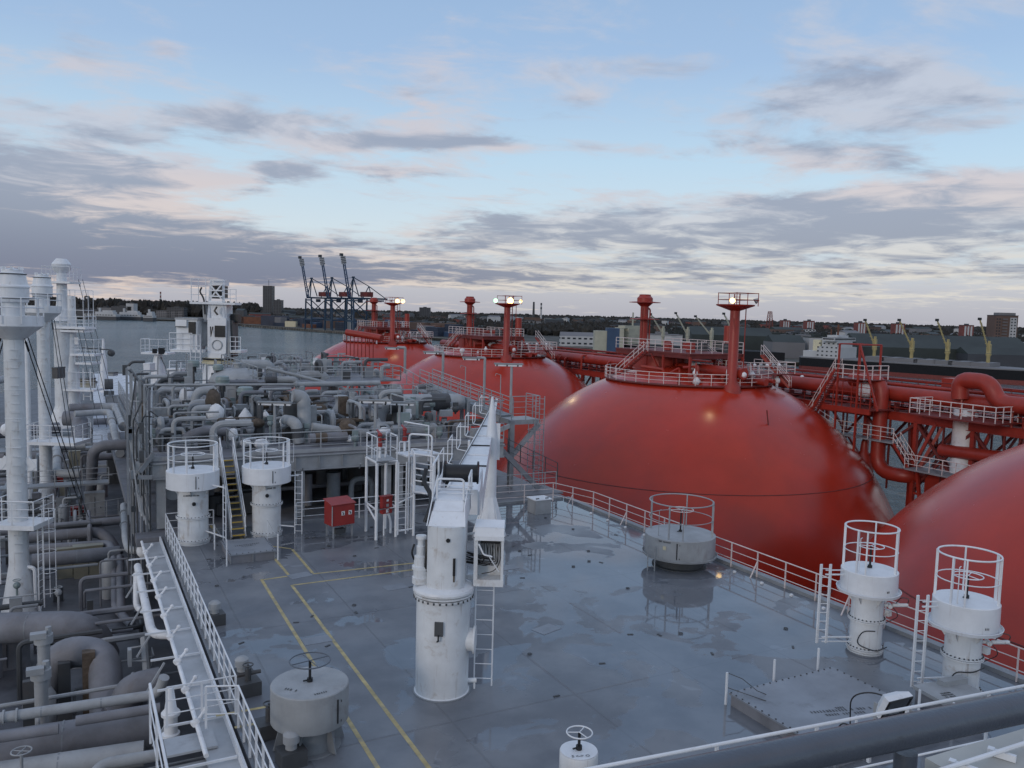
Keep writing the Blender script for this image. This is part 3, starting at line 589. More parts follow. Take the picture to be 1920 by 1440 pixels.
# ---------------------------------------------------------------- fire monitor platform
a,b_,c,d=(12.62,38.55),(11.8,36.3),(13.2,35.6),(14.0,37.85)
t=thing('monitor_platform','white four legged platform with railing carrying a fire monitor, left of the crane','platform',(12.9,37,0))
legs=[P(686,996,0),P(705,1012,0),P(742,1006,0)]; legs.append(legs[0]+legs[2]-legs[1]); PZ=3.72
pieces('leg',MB().cyl(0,0,0,PZ,.075,12),'white',t,legs)
for z_ in(1.45,): part('cross_beam',MB().tube(legs+[legs[0]],.06,8),'white',t) if 0 else part('cross_beam',MB().tube([l+Vector((0,0,z_)) for l in legs],.05,8,closed=True),'white',t)
part('floor',MB().prism([(l.x,l.y) for l in legs],PZ,PZ+.08),'grey2',t); part('floor_frame',MB().tube([l+Vector((0,0,PZ)) for l in legs],.07,6,closed=True),'white',t)
railing('x','x',[Vector((*l[:2],PZ+.08)) for l in (legs[2]+ (legs[3]-legs[2])*.6,legs[2],legs[1],legs[0],legs[3])],1.15,(.5,),'white',1.1,parent=t,tr=.03)
part('diagonal_brace',MB().tube([legs[0]+Vector((0,0,1.4)),legs[1]+Vector((0,0,.9))],.05,8),'white',t)
def monitor(label,p,z):
    t=thing('fire_monitor',label,'fire monitor',(p.x,p.y,z),'red fire monitors')
    part('riser',MB().cyl(p.x,p.y,z,z+.55,.07,12).tube([(p.x-.28,p.y,z),(p.x-.28,p.y,z+.5),(p.x+.28,p.y,z+.5),(p.x+.28,p.y,z)],.035,8,bend=.08),'white',t)
    part('body',MB().cyl(p.x,p.y,z+.55,z+.75,.12,14).cyl(p.x,p.y,z+.8,z+1.1,.09,12).ball((p.x,p.y,z+1.12),.12),'redbox',t)
    part('barrel',MB().tube([(p.x,p.y,z+1.15),(p.x+.06,p.y+.3,z+1.2),(p.x+.1,p.y+.7,z+1.25)],[.07,.065,.05],10).box(p.x+.15,p.y,z+.9,.3,.06,.06),'redbox',t)
cm=(legs[0]+legs[2])/2; monitor('red fire monitor standing on the white four legged platform',Vector((cm.x-.1,cm.y,0)),PZ+.08)
# second, lower access platform and ladder
l2=[P(777,1002,0),P(792,988,0)]; l2=[P(775,1004,0),P(812,1012,0)]; d_=Vector((.45,1.5,0)); l2+= [l2[1]+d_,l2[0]+d_]
t=thing('access_platform','white railed landing with a vertical ladder between monitor platform and crane','platform',l2[0])
PZ2=2.15; pieces('leg',MB().cyl(0,0,0,PZ2+1.9,.07,10),'white',t,l2); part('floor',MB().prism([(l.x,l.y) for l in l2],PZ2,PZ2+.07),'white',t); part('apron',MB().tube([l+Vector((0,0,PZ2)) for l in l2],.09,6,closed=True),'white',t)
for z_ in(PZ2+.6,PZ2+1.2,PZ2+1.9): part('rail',MB().tube([l+Vector((0,0,z_)) for l in (l2[2],l2[3],l2[0],l2[1])],.035,8,bend=.15),'white',t)
u=l2[0]+Vector((-.75,-.1,0)); ld=thing_part('ladder',t); ladder(ld,u+Vector((.1,0,0.15)),u+Vector((.1,0,3.7)),.42,(1,.1,0),'white',sr=.03); part('stay',MB().tube([legs[2]+Vector((0,0,.35)),u+Vector((0,0,.35)),l2[0]+Vector((0,0,.35))],.04,6).tube([legs[2]+Vector((0,0,1.6)),l2[0]+Vector((0,0,2.0))],.04,6),'white',t)
up=[l+Vector((.05,.9,0)) for l in l2]; part('upper_frame',MB().tube([up[0]+Vector((0,0,0)),up[0]+Vector((0,0,4.9)),up[1]+Vector((.3,.3,4.9)),up[1]+Vector((.3,.3,0))],.05,8,bend=.2).tube([up[0]+Vector((0,0,3.9)),up[1]+Vector((.3,.3,3.9))],.04,6).tube([up[0]+Vector((.3,1.5,5.3)),up[1]+Vector((.6,1.5,5.2)),up[1]+Vector((.6,1.5,3.4))],.04,6),'white',t)
part('upper_floor',MB().box(up[0].x+.8,up[0].y+.8,3.75,1.9,1.3,.08,.1),'white',t)
monitor('red fire monitor behind the white railed landing, right of the first',Vector((l2[0].x+.3,l2[0].y+2.2,0)),3.8)
# ---------------------------------------------------------------- red boxes
p=P(640,1008,0)+Vector((0,.35,0)); ry=math.radians(12)
def RR(a,b,z): return Vector((p.x+a*math.cos(ry)-b*math.sin(ry),p.y+a*math.sin(ry)+b*math.cos(ry),z))
t=thing('fire_equipment_box','red fire equipment box with sloping lid on short grey legs by the front rail','box',p)
q=[RR(-.6,-.4,.62),RR(.6,-.4,.62),RR(.6,.4,.62),RR(-.6,.4,.62),RR(-.6,-.4,1.62),RR(.6,-.4,1.62),RR(.6,.4,1.8),RR(-.6,.4,1.8)]
bd=part('body',MB().add(q,[(3,2,1,0),(0,1,5,4),(1,2,6,5),(2,3,7,6),(3,0,4,7),(4,5,6,7)]),'redbox',t); part('lid',MB().slab(RR(-.66,-.46,1.66),RR(.66,-.46,1.66),RR(.66,.44,1.84),RR(-.66,.44,1.84),.035),'redbox',t)
for a,b_ in((-.5,-.33),(.5,-.33),(.5,.33),(-.5,.33)): part('leg',MB().beam(RR(a,b_,0),RR(a,b_,.62),.07),'grey',t)
part('shelf',MB().box(*RR(0,0,.25),.5,.3,.25,ry),'dgrey',t); part('door_edge',MB().beam(RR(-.605,-.41,.65),RR(-.605,-.41,1.6),.04,.03),'grey2',bd)
for a in(-.02,.36):
    part('sticker',MB().box(*RR(a,-.405,1.2),.17,.01,.2,ry),'lag',bd); part('symbol',MB().box(*RR(a-.01,-.412,1.2),.04,.01,.14,ry).box(*RR(a+.03,-.412,1.16),.05,.01,.05,ry).box(*RR(a-.04,-.412,1.24),.03,.01,.03,ry),'black',bd)
p=P(723,1000,0); t=thing('fire_hose_cabinet','red fire hose cabinet hanging in the white monitor platform legs','cabinet',Vector((p.x,p.y,0)))
p=P(723,1004,0); z=1.15
bd=part('body',MB().box(p.x,p.y,z+.38,.55,.26,.82,.25),'redbox',t); part('roof',MB().box(p.x,p.y,z+.81,.62,.32,.05,.25),'redbox',t)
f=Vector((math.sin(.25),-math.cos(.25),0))*.136
part('label_plate',MB().box(p.x+f.x,p.y+f.y,z+.62,.12,.01,.1,.25),'lag',bd); part('label_plate',MB().box(p.x+f.x,p.y+f.y,z+.38,.14,.01,.14,.25),'grey2',bd); part('sticker',MB().box(p.x+f.x,p.y+f.y,z+.1,.16,.01,.16,.25),'lag',bd); part('symbol',MB().box(p.x+f.x*1.05-.03,p.y+f.y*1.05,z+.1,.03,.01,.1,.25).box(p.x+f.x*1.05+.04,p.y+f.y*1.05,z+.1,.03,.01,.1,.25),'black',bd)
part('leg',MB().tube([(p.x-.1,p.y,z),(p.x-.1,p.y,0)],.04,8).tube([(p.x+.1,p.y,z-.0),(p.x+.25,p.y,.7),(p.x+.25,p.y,.1)],.06,8,bend=.2),'white',t)
# ---------------------------------------------------------------- hatches
def hatch(label,x0,x1,y0,y1,h,posts,ph,m='white',chain=True):
    t=thing('raised_hatch',label,'hatch',((x0+x1)/2,(y0+y1)/2,0),'raised flat deck hatches')
    part('coaming',MB().box((x0+x1)/2,(y0+y1)/2,h/2-.02,x1-x0-.1,y1-y0-.1,h-.04),'grey3',t)
    cvr=part('cover',MB().box((x0+x1)/2,(y0+y1)/2,h,x1-x0,y1-y0,.05),'hatchc',t)
    st=MB()
    n=max(2,round((x1-x0)/1.2))
    for i in range(n+1): st.box(x0+.05+(x1-x0-.1)*i/n,y0+.03,h/2-.03,.04,.05,h-.06)
    part('stiffener',st,'grey',t)
    L_=[]; 
    for i in range(int((x1-x0)/.25)+1): L_+=[(x0+.05+i*.25,y0+.05,h+.035),(x0+.05+i*.25,y1-.05,h+.035)]
    for i in range(int((y1-y0)/.25)): L_+=[(x0+.05,y0+.25+i*.25,h+.035),(x1-.05,y0+.25+i*.25,h+.035)]
    pieces('bolt',MB().box(0,0,0,.035,.035,.03),'dgrey',t,L_)
    pieces('stanchion',MB().box(0,0,ph/2,.05,.05,ph),m,t,[(a,b,0) for a,b in posts])
    if chain:
        mb=MB()
        for (a,b),(c,d) in zip(posts,posts[1:]): mb.tube([(a,b,ph-.03),((a+c)/2,(b+d)/2,ph-.12),(c,d,ph-.03)],.008,4)
        part('chain',mb,'grey2',t)
    return t,cvr
t,cvr=hatch('raised grey deck hatch with black stencilling between the two left ventilation towers',5.75,7.7,36.0,38.4,.38,[(5.5,38.5),(5.6,35.8),(7.75,35.9),(7.85,38.6)],1.15)
marks(cvr,(6.75,37.3,.407),(1,.12,0),(-.12,1,0),[(12,.13),(9,.1)],'dgrey')
t,cvr=hatch('large raised deck hatch with bolted edges and white stanchions at lower right',16.4,20.6,13.4,17.15,.34,[(16.35,17.2),(18.3,17.3),(20.2,17.35)],.95,chain=False)
pieces('stanchion',MB().box(0,0,.475,.05,.05,.95),'white',t,[(17.6,13.8,0),(20.5,14.1,0),(20.65,13.2,0)])
marks(cvr,(18.55,15.1,.367),(.95,-.28,0),(.28,.95,0),[(5,.1),(20,.13),(14,.12)],'dgrey')
part('broken_chain',MB().tube([(16.38,17.2,.93),(16.7,16.95,.8),(17.1,16.75,.45),(17.3,16.6,.37)],.012,5).tube([(16.38,17.2,.5),(16.7,16.8,.42),(17.0,16.3,.37)],.012,5),'dgrey',t)
# small things on deck
p=P(1010,963,0); t=thing('deck_locker','small square grey deck locker at the front corner by the starboard rail','locker',p)
part('body',MB().box(p.x+.2,p.y+.3,.38,1.0,.9,.76),'grey2',t); part('lid',MB().box(p.x+.2,p.y+.3,.79,1.1,1.0,.05),'white',t); part('handle',MB().box(p.x-.1,p.y,.84,.2,.04,.05).box(p.x+.5,p.y,.84,.2,.04,.05),'black',t)
t=thing('equipment_locker','grey lidded equipment locker with stencilled top beside the nearest ventilation tower','locker',(21.8,14.0,0))
part('body',MB().box(21.85,14.1,.3,1.5,1.0,.6,-.15),'grey3',t); lid=part('lid',MB().box(21.85,14.1,.63,1.62,1.12,.1,-.15).box(22.3,14.35,.75,.9,.25,.16,-.15),'grey2',t); marks(lid,(21.5,14.0,.684),(1,-.2,0),(.2,1,0),[(8,.07),(8,.07),(7,.07)])
def boxvent(p,label,k=0):
    t=thing('air_pipe_head',label,'air pipe head',p,'grey air pipe heads along the left rail'); x_,y_=p.x,p.y
    part('coaming',MB().box(x_,y_,.2,.62,.55,.4,.1),'dgrey',t)
    if k==0: part('head',MB().lathe(x_,y_,[(.14,.4),(.14,.55),(.2,.56),(.2,.75),(.12,.82),(.03,.84)],16),'grey2',t)
    else: part('valve',MB().cyl(x_,y_,.4,.75,.09,10).ring(x_,y_,.85,.14,.02,n=12).cyl(x_,y_,.7,.86,.03,6).tube([(x_,y_,.6),(x_+.35,y_,.6)],.06,8),'dgrey',t)
boxvent(Vector((4.18,29.3,0)),'grey box vent farthest along the left rail, round cap on top')
boxvent(Vector((4.2,24.2,0)),'grey box vent in the middle of the left rail'); boxvent(Vector((4.25,23.5,0)),'grey box vent just nearer than the middle one of the left rail',1)
boxvent(Vector((4.3,20.9,0)),'dark box with a valve and small handwheel beside the grey four footed vent',1); boxvent(Vector((4.5,19.3,0)),'dark box vent at the very bottom edge beside the rail')
# ---------------------------------------------------------------- railings round the trunk deck
railing('guard_railing','white railing along the starboard deck edge with slanting braces',[(25.75,5,0),(25.75,38.3,0),(24.9,41.3,0),(21.2,41.6,0)],1.1,(.38,.74),'pinkw',1.62,braces=3,bdir=(-1,0))
railing('guard_railing','white front railing in front of the grey process module, right stretch',[(20.9,41.6,0),(13.2,41.6,0),(9.9,41.6,0)],1.1,(.38,.74),'white',1.6)
railing('guard_railing','short white front railing stretch between the yellow stairs and deck corner',[(3.75,30.2,0),(3.75,41.6,0),(5.9,41.6,0)],1.1,(.38,.74),'white',.95)
railing('guard_railing','white left railing running along the pale walkway towards the camera',[(3.72,30.0,0),(3.72,22.35,0),(2.0,22.35,0)],1.1,(.38,.74),'white',.95)
railing('guard_railing','white curved stair railing nearest the camera at lower left',[(2.9,21.9,0),(3.66,21.6,0),(3.66,16.,0)],1.15,(.4,.78),'white',.85)
# ---------------------------------------------------------------- bridge wing in the foreground
t=thing('bridge_handrail','thick worn blue grey handrail crossing the lower right corner close to the camera','handrail',(1.2,.85,0))
a=Dp(1330,1448,1.22); b_=Dp(1905,1328,1.44); dd=(b_-a)
part('tube',MB().tube([a-dd*1.0,a,b_,b_+dd*1.5],.0275,24),'steel',t)
c=Dp(1700,1388,1.36); part('stanchion',MB().tube([c-Vector((0,0,.02)),c-Vector((0,0,1.2))],.019,16),'steel',t)
def TH(z,x0,x1,r): 
    pass
wa,wb=Dp(1115,1440,9.5),Dp(1920,1285,12.1); wb.z=wa.z; wd_=wb-wa; WZ=wa.z
r_=thing('lower_wing_rail','thin white railing of the lower bridge wing just beyond the thick handrail','railing',(wa.x,wa.y,WZ-1.1))
for nm,dz,rr_ in(('top_rail',0,.024),('mid_rail',-.38,.016),('lower_rail',-.74,.016)): part(nm,MB().tube([wa-wd_*.3+Vector((0,0,dz)),wb+wd_*.5+Vector((0,0,dz))],rr_,8),'white',r_)
pieces('post',MB().box(0,0,-.55,.045,.03,1.1),'white',r_,[wa+wd_*k for k in(-.2,.02,.24,.46,.68,.9,1.12)])
struct('wing_deck',MB().box(7,4.9,WZ-1.2,16,4.9,.2),'deck')
# floodlight on the wing rail
p=Dp(1676,1322,12.3); o=(p.x,p.y); up=Vector((0,0,1))
t=thing('floodlight','white floodlight on a bracket tilted down at the lower bridge wing rail','floodlight',Vector((p.x,p.y,p.z-.6)))
view=facing(p.x,p.y,0); sx_=Vector((-view.y,view.x,0)); fnrm=(view*.5+sx_*.62-up*.35).normalized(); fu=fnrm.cross(up).normalized(); fv=fu.cross(fnrm).normalized()
def FL(a,b,c): return p+fu*a+fv*b-fnrm*c
def quad(a,b,c): return [FL(i*a,j*b,c) for i,j in((-1,-1),(1,-1),(1,1),(-1,1))]
part('lamp_body',MB().add(quad(.26,.19,-.05)+quad(.26,.19,.04)+quad(.14,.10,.15),[(3,2,1,0),(0,1,5,4),(1,2,6,5),(2,3,7,6),(3,0,4,7),(4,5,9,8),(5,6,10,9),(6,7,11,10),(7,4,8,11),(8,9,10,11)]),'lag',t)
part('glass',MB().add(quad(.22,.155,-.058)+quad(.22,.155,-.052),[(0,1,2,3),(7,6,5,4),(0,4,5,1),(1,5,6,2),(2,6,7,3),(3,7,4,0)]),'glass',t); part('glass_rim',MB().tube(quad(.24,.172,-.055),.02,6,closed=True),'black',t)
part('yoke',MB().beam(p+sx_*.25-up*.02,p+sx_*.25-up*.3,.03,.06).beam(p-sx_*.25-up*.02,p-sx_*.25-up*.3,.03,.06).beam(p-sx_*.26-up*.3,p+sx_*.26-up*.3,.05,.03),'grey2',t)
part('bracket',MB().box(p.x,p.y,p.z-.37,.55,.32,.1,.3).beam(p-sx_*.3-up*.35,p-sx_*.3-up*1.,.05).beam(p+sx_*.2-up*.4,p+sx_*.3-up*1.0,.05),'white',t)
part('cable',MB().tube([p-sx_*.05+up*.1,p-sx_*.35+up*.14,p-sx_*.62,p-sx_*.6-up*.45],.012,6,bend=.25).tube([p-sx_*.45-up*.5,p-sx_*.75-up*.45,p-sx_*.78-up*.75,p-sx_*.5-up*.75],.012,6,bend=.12),'black',t)
# cream housetop at the corner with its conduit
a=P(1735,1421,6.5); b_=P(1990,1345,6.5); dd=(b_-a).normalized(); nn=Vector((dd.y,-dd.x,0))
t=thing('wing_bulwark_top','cream painted ledge with a bracketed white conduit in the bottom right corner','ledge',a)
part('plate',MB().prism([(a.x,a.y),(a.x+nn.x*2.2,a.y+nn.y*2.2),(b_.x+nn.x*2.2,b_.y+nn.y*2.2),(b_.x,b_.y)],5.4,6.5),'ledge',t)
c0=P(1780,1440,6.6)-dd*.6; c1=P(1925,1392,6.6)+dd*.6; cd_=part('conduit',MB().tube([c0,c1],.025,8),'white',t); pieces('bracket',MB().box(0,0,-.06,.05,.22,.07).box(0,.12,-.05,.08,.06,.06),'white',cd_,[c0+(c1-c0)*k for k in(.1,.35,.6,.85)],[.4]*4)
# ================================================================ the red gas carrier alongside
RS=55.; R0=21.5; ZC=-15.3
hull=thing('red_carrier_hull','dark red hull of the domed gas carrier moored alongside','ship hull',(RS,0,-20))
hp=[(31.5,-40),(78.5,-40),(78.5,170),(72,200),(55,225),(38,200),(31.5,170)]
part('hull_side',MB().prism(hp,-21,-10.4),'redd',hull)
part('deck',MB().prism([(x+(.1 if x<55 else -.1 if x>55 else 0),y) for x,y in hp],-10.39,-10.3),'redd',hull)
def prot(r): return ZC+math.sqrt(max(0,R0*R0-r*r))
def dome(cy,label,first=False):
    t=thing('tank_dome',label,'tank dome',(RS,cy,-10.3),'red domes over the cargo tanks')
    prof=[]
    for i in range(0,49):
        a=math.radians(11+ (90-11)*i/48.); prof.append((R0*math.cos(a),ZC+R0*math.sin(a)))
    prof[-1]=(.02,ZC+R0); part('shell',MB().lathe(RS,cy,prof,120),'red',t)
    sm=MB(); z=-3.2; r=math.sqrt(R0*R0-(z-ZC)**2); sm.ring(RS,cy,z,r,.045,n=110,m=5)
    part('weld_seam',sm,'redd',t)
    return t
centers=[(20.6,'red dome nearest the camera, cut off by the right edge of the picture'),(65.6,'large red dome in the middle right, whole in view'),(110.6,'second red dome from the left, half behind the grey process module'),(157.4,'farthest red dome at the left end of the row'),]
domes=[dome(*c) for c in centers]
# the deck works on top of a dome, in coordinates from the dome's centre
def top_works(cy,label,tag):
    t=thing('dome_top_platform',label,'platform',(RS,cy,prot(8)),'walkways and pipe works on the dome tops')
    R=8.3; z=prot(R)+.25
    fl=MB().lathe(RS,cy,[(R-1.0,z-.08),(R+.05,z-.08),(R+.05,z+.04),(R-1.0,z+.04),(R-1.0,z-.08)],72); part('ring_walkway',fl,'redd',t)
    g_=thing_part('guard_rail',t)
    for h,r in((.4,.025),(.75,.025),(1.1,.035)): part('rail',MB().ring(RS,cy,z+h,R,r,-245,75,n=60,m=5),'pinkw',g_)
    pieces('post',MB().cyl(0,0,0,1.1,.035,5),'pinkw',g_,[(RS+R*math.cos(math.radians(a)),cy+R*math.sin(math.radians(a)),z) for a in range(-245,76,10)])
    pieces('bracket',MB().box(0,0,-.35,.12,.1,.7),'redd',t,[(RS+(R-.1)*math.cos(math.radians(a)),cy+(R-.1)*math.sin(math.radians(a)),z-.05) for a in range(0,360,20)])
    # tank hood drum
    part('hood_drum',MB().lathe(RS,cy+4.2,[(3.0,3.6),(3.0,7.4)],32),'redr',t)
    for a in range(200,330,26):
        part('stiffener',MB().box(RS+3.03*math.cos(math.radians(a)),cy+4.2+3.03*math.sin(math.radians(a)),5.5,.12,.12,3.8,math.radians(a)),'redr',t)
    part('drum_band',MB().ring(RS,cy+4.2,5.6,3.03,.06,n=32),'redr',t)
    x0,x1,y0,y1,zu=RS-3.3,RS+3.3,cy-4.2,cy+8.0,7.55
    part('upper_floor',MB().box(RS,(y0+y1)/2,zu,x1-x0,y1-y0,.12),'redd',t)
    part('floor_beam',MB().ibeam((x0,y0,zu-.25),(x0,y1,zu-.25),.2,.35).ibeam((x1,y0,zu-.25),(x1,y1,zu-.25),.2,.35).ibeam((x0,y0+.1,zu-.25),(x1,y0+.1,zu-.25),.2,.35),'redd',t)
    for (a,b) in((x0,y0),(x1,y0),(x0,y0+4),(x1,y0+4)): part('column',MB().box(a,b,(zu+4.4)/2-.2,.2,.2,zu-4.6),'redr',t)
    part('knee_brace',MB().beam((x0,y0+4,5),(x0,y0+6,7.3),.14).beam((x0+3,cy+1.1,5),(x0+1.5,y0+4,7.3),.12),'redr',t)
    path=[(x0,y1,zu+.06),(x0,y0,zu+.06),(x1,y0,zu+.06),(x1,y1,zu+.06)]
    railing('x','x',path,1.1,(.4,.75),'pinkw',1.3,pr=.035,rr=.025,tr=.035,parent=t)
    # mid-level platform to starboard and aft with valves
    mx0,mx1,my0,my1,zm=RS+1.2,RS+7.0,cy-7.5,cy-2.,5.8
    part('mid_floor',MB().box((mx0+mx1)/2,(my0+my1)/2,zm,mx1-mx0,my1-my0,.1),'redd',t)
    railing('x','x',[(mx0,my1,zm+.05),(mx0,my0,zm+.05),(mx1,my0,zm+.05),(mx1,my1,zm+.05)],1.1,(.4,.75),'pinkw',1.1,pr=.035,rr=.025,tr=.035,parent=t)
    # stairs
    def stair(a,b,wd,n,m='pinkw',rail=True):
        s_=thing_part('stair',t); a=Vector(a);b=Vector(b);wd=Vector(wd)
        for s in(0,1): part('stringer',MB().beam(a+wd*s,b+wd*s,.06,.22),'redr',s_)
        pieces('tread',MB().beam((0,0,0),tuple(wd),.24,.05),'redd',s_,[a+(b-a)*(i+.5)/n for i in range(n)])
        if rail:
            for s in(0,1):
                for h in(.55,1.0): part('stair_rail',MB().tube([a+wd*s+Vector((0,0,h)),b+wd*s+Vector((0,0,h))],.03,5),m,s_)
                pieces('post',MB().cyl(0,0,0,1.0,.03,5),m,s_,[a+wd*s+(b-a)*k for k in(0,.33,.66,1)])
    stair((x0-1.6,cy+4.9,z),(x0-.9,cy+1.2,zu),(-.7,-.2,0),12)
    stair((mx1-.8,my0-.1,zm-1.3),(mx0+3.5,my0+2.3,zu),(.6,.3,0),10)
    stair((x1+1.8,cy-1.0,z+.2),(x1+.4,cy+2.4,zu),(.6,.3,0),11)
    # valves, wrapped in white
    vv=[]
    for k in range(9):
        a=random.uniform(-6.5,6.8); b=random.uniform(-7.3,-3.5); hh=random.uniform(.35,1.3)
        if abs(a+1.4)<1.: continue
        q=part('valve',MB().cyl(RS+a,cy+b,4.5,4.5+hh+.5,.14,8).ball((RS+a,cy+b,4.6+hh),random.uniform(.22,.38),10,jit=.08),'lag',t)
    for k in range(7): part('valve',MB().cyl(mx0+.5+k*.8,my0+.6+random.random()*1.5,zm,zm+.8,.06,6).ball((mx0+.5+k*.8,my0+.8,zm+.85),.17,8),'lag' if k%2 else 'grey2',t)
    for k in range(8): part('deck_box',MB().box(RS+random.uniform(-3,3),cy+random.uniform(-3,7),zu+.5,random.uniform(.3,.9),random.uniform(.3,.9),random.uniform(.4,1.1)),random.choice(['redr','redd','redr','dgrey']),t)
    for k in range(6): part('small_vent',MB().cyl(RS-5.6+k*1.1,cy-5.5-.25*k,z,z+.8,.16,8).ball((RS-5.6+k*1.1,cy-5.5-.25*k,z+.8),.24,8),'redr',t)
    part('post',MB().cyl(RS+3.9,cy-1.4,4.5,10.3,.48,14),'redr',t)
    # collector pipes crossing the top
    part('vapour_pipe',MB().tube([(RS-.6,cy-8.6,6.0),(RS-.6,cy-4,6.0),(RS-.6,cy+.8,5.9)],.55,14,bend=1),'redr',t)
    part('pipe_wrapping',MB().tube([(RS-.6,cy-7.4,6.0),(RS-.6,cy-6.9,6.0)],.64,14),'lag',t); part('pipe_wrapping',MB().tube([(RS-.6,cy-2.2,6.0),(RS-.6,cy-1.6,6.0)],.66,14),'lag',t); part('pipe_wrapping',MB().ball((RS-.6,cy-8.5,5.9),.3,12,jit=.08),'lag',t)
    part('liquid_pipe',MB().tube([(RS+1.8,cy-9,5.2),(RS+1.8,cy+9,5.2)],.32,12).tube([(RS+2.8,cy-9,5.3),(RS+2.8,cy+9,5.3)],.2,10).tube([(RS-3,cy-4,5.0),(RS-3,cy+9,5.0)],.2,10),'redr',t)
    for k in range(10):
        a=random.uniform(-5,5); b=random.uniform(-7,0); part('branch_pipe',MB().tube([(RS+a,cy+b,4.4),(RS+a,cy+b,random.uniform(5.2,7)),(RS+a+random.uniform(-2,2),cy+b+random.uniform(0,2),random.uniform(5,7))],random.uniform(.06,.14),6,bend=.25),'redr',t)
    return t
def vent_mast(cy,label):
    x,y=RS,cy+7.6; t=thing('vent_mast',label,'mast',(x,y,4.2),'red vent masts on the dome tops')
    part('tube',MB().cyl(x,y,4.4,12.2,.44,18),'redr',t)
    hd=part('cap',MB().lathe(x,y,[(.45,12.1),(.85,12.45),(.85,13.0),(.62,13.25),(.62,13.38),(.5,13.4)],20),'redr',t)
    for z_,r in((12.5,1.7),(10.7,1.6)): part('disc_arm',MB().lathe(x,y,[(.4,z_),(r,z_+.0),(r,z_+.07),(.4,z_+.18)],8),'redr',t)
    part('side_pipe',MB().tube([(x+.6,y-.2,4.4),(x+.6,y-.2,11.8),(x+.3,y-.1,12.0)],.09,8,bend=.3).tube([(x-.5,y-.3,4.4),(x-.5,y-.3,12)],.04,6),'redr',t)
    return t
def light_mast(cy,label,lit):
    x,y=RS-1.5,cy-8.0; zt=12.2; t=thing('light_mast',label,'light mast',(x,y,4.0),'red floodlight masts on the dome tops')
    part('post',MB().lathe(x,y,[(.95,prot(8.1)-.5),(.8,prot(8.1)+.2),(.48,5.3),(.44,12.0)],20),'redr',t)
    part('platform',MB().lathe(x,y,[(.45,zt-.45),(1.7,zt),(1.75,zt+.12),(.4,zt+.14)],10),'redr',t)
    g_=thing_part('cage_rail',t)
    for h in(.55,1.15): part('rail',MB().tube([(x-1.0,y-1.2,zt+h),(x+1.6,y-1.2,zt+h),(x+1.6,y+1.2,zt+h),(x-1.0,y+1.2,zt+h)],.035,5,closed=True),'redr',g_)
    pieces('post',MB().box(0,0,.6,.05,.05,1.2),'redr',g_,[(x+a,y+b,zt) for a in(-1.0,.3,1.6) for b in(-1.2,1.2)])
    ld=thing_part('ladder',t); ladder(ld,(x+1.0,y+.9,4.8),(x+1.0,y+.9,zt+1.1),.5,(.9,-.4,0),'redr',sp=.5,sr=.05,rr=.025)
    part('stay_pipe',MB().tube([(x+1.5,y+.2,5),(x+1.5,y+.2,zt)],.05,6).tube([(x-.3,y-.2,11.2),(x-.9,y-.8,9.8)],.03,5),'redr',t)
    for k,(a,b,mm,sz) in enumerate(lit):
        c=Vector((x+a,y+b,zt+.45)); d=Vector((-c.x*.8,-c.y*1.,-4)).normalized() if mm!='x' else Vector((-.6,.5,-.5)).normalized()
        if k==0 and len(lit)==2: d=Vector((-.75,-.45,-.35)).normalized()
        L_=part('floodlight_body',MB().tube([c,c-d*.35],[sz*.95,sz*.5],14),'grey2',t)
        part('lamp_glass',MB().tube([c+d*.01,c+d*.05],sz*.9,14),mm if mm!='x' else 'glass',L_)
        if mm!='x':
            li=bpy.data.lights.new('floodlight_lamp','SPOT'); li.energy=260; li.spot_size=math.radians(100); li.spot_blend=.6; li.shadow_soft_size=sz*.8; li.color=(1,.74,.42) if mm=='lampw' else (.7,1,.7)
            lo=bpy.data.objects.new('floodlight_lamp',li); COL.objects.link(lo); lo.parent=t; lo.location=c+d*.12-t.location; lo.rotation_mode='QUATERNION'; lo.rotation_quaternion=(-d if cy==110.6 else Vector((.35,.25,1)).normalized()).to_track_quat('Z','Y')
            if cy==110.6: li.energy=420 if mm=='lampw' and sz>.4 else 40; li.spot_size=math.radians(130)
    return t
names=['nearest','centre','second','farthest']
where={65.6:'on the large middle dome',110.6:'on the second dome from the left',157.4:'on the farthest left dome'}
lit={65.6:[(-1.3,-1.0,'lampw',.28),(1.5,-.9,'x',.28)],110.6:[(-1.75,.2,'lampg',.34),(-.3,-1.4,'lampw',.50),(1.6,-.9,'lampw',.26)],157.4:[(.4,-1.4,'lampw',.46),(1.6,-1.1,'lampw',.42),(-.2,.5,'x',.2)]}
for cy in(65.6,110.6,157.4):
    top_works(cy,'ring walkway, white railings, stairs and red pipework '+where[cy],cy)
    vent_mast(cy,'red vent mast with two flat discs '+where[cy])
    light_mast(cy,{65.6:'red floodlight mast with caged platform and one small lit lamp on the large middle dome',110.6:'red floodlight mast with two bright lamps and one green on the second dome',157.4:'red floodlight mast with two bright lamps on the farthest left dome'}[cy],lit[cy])
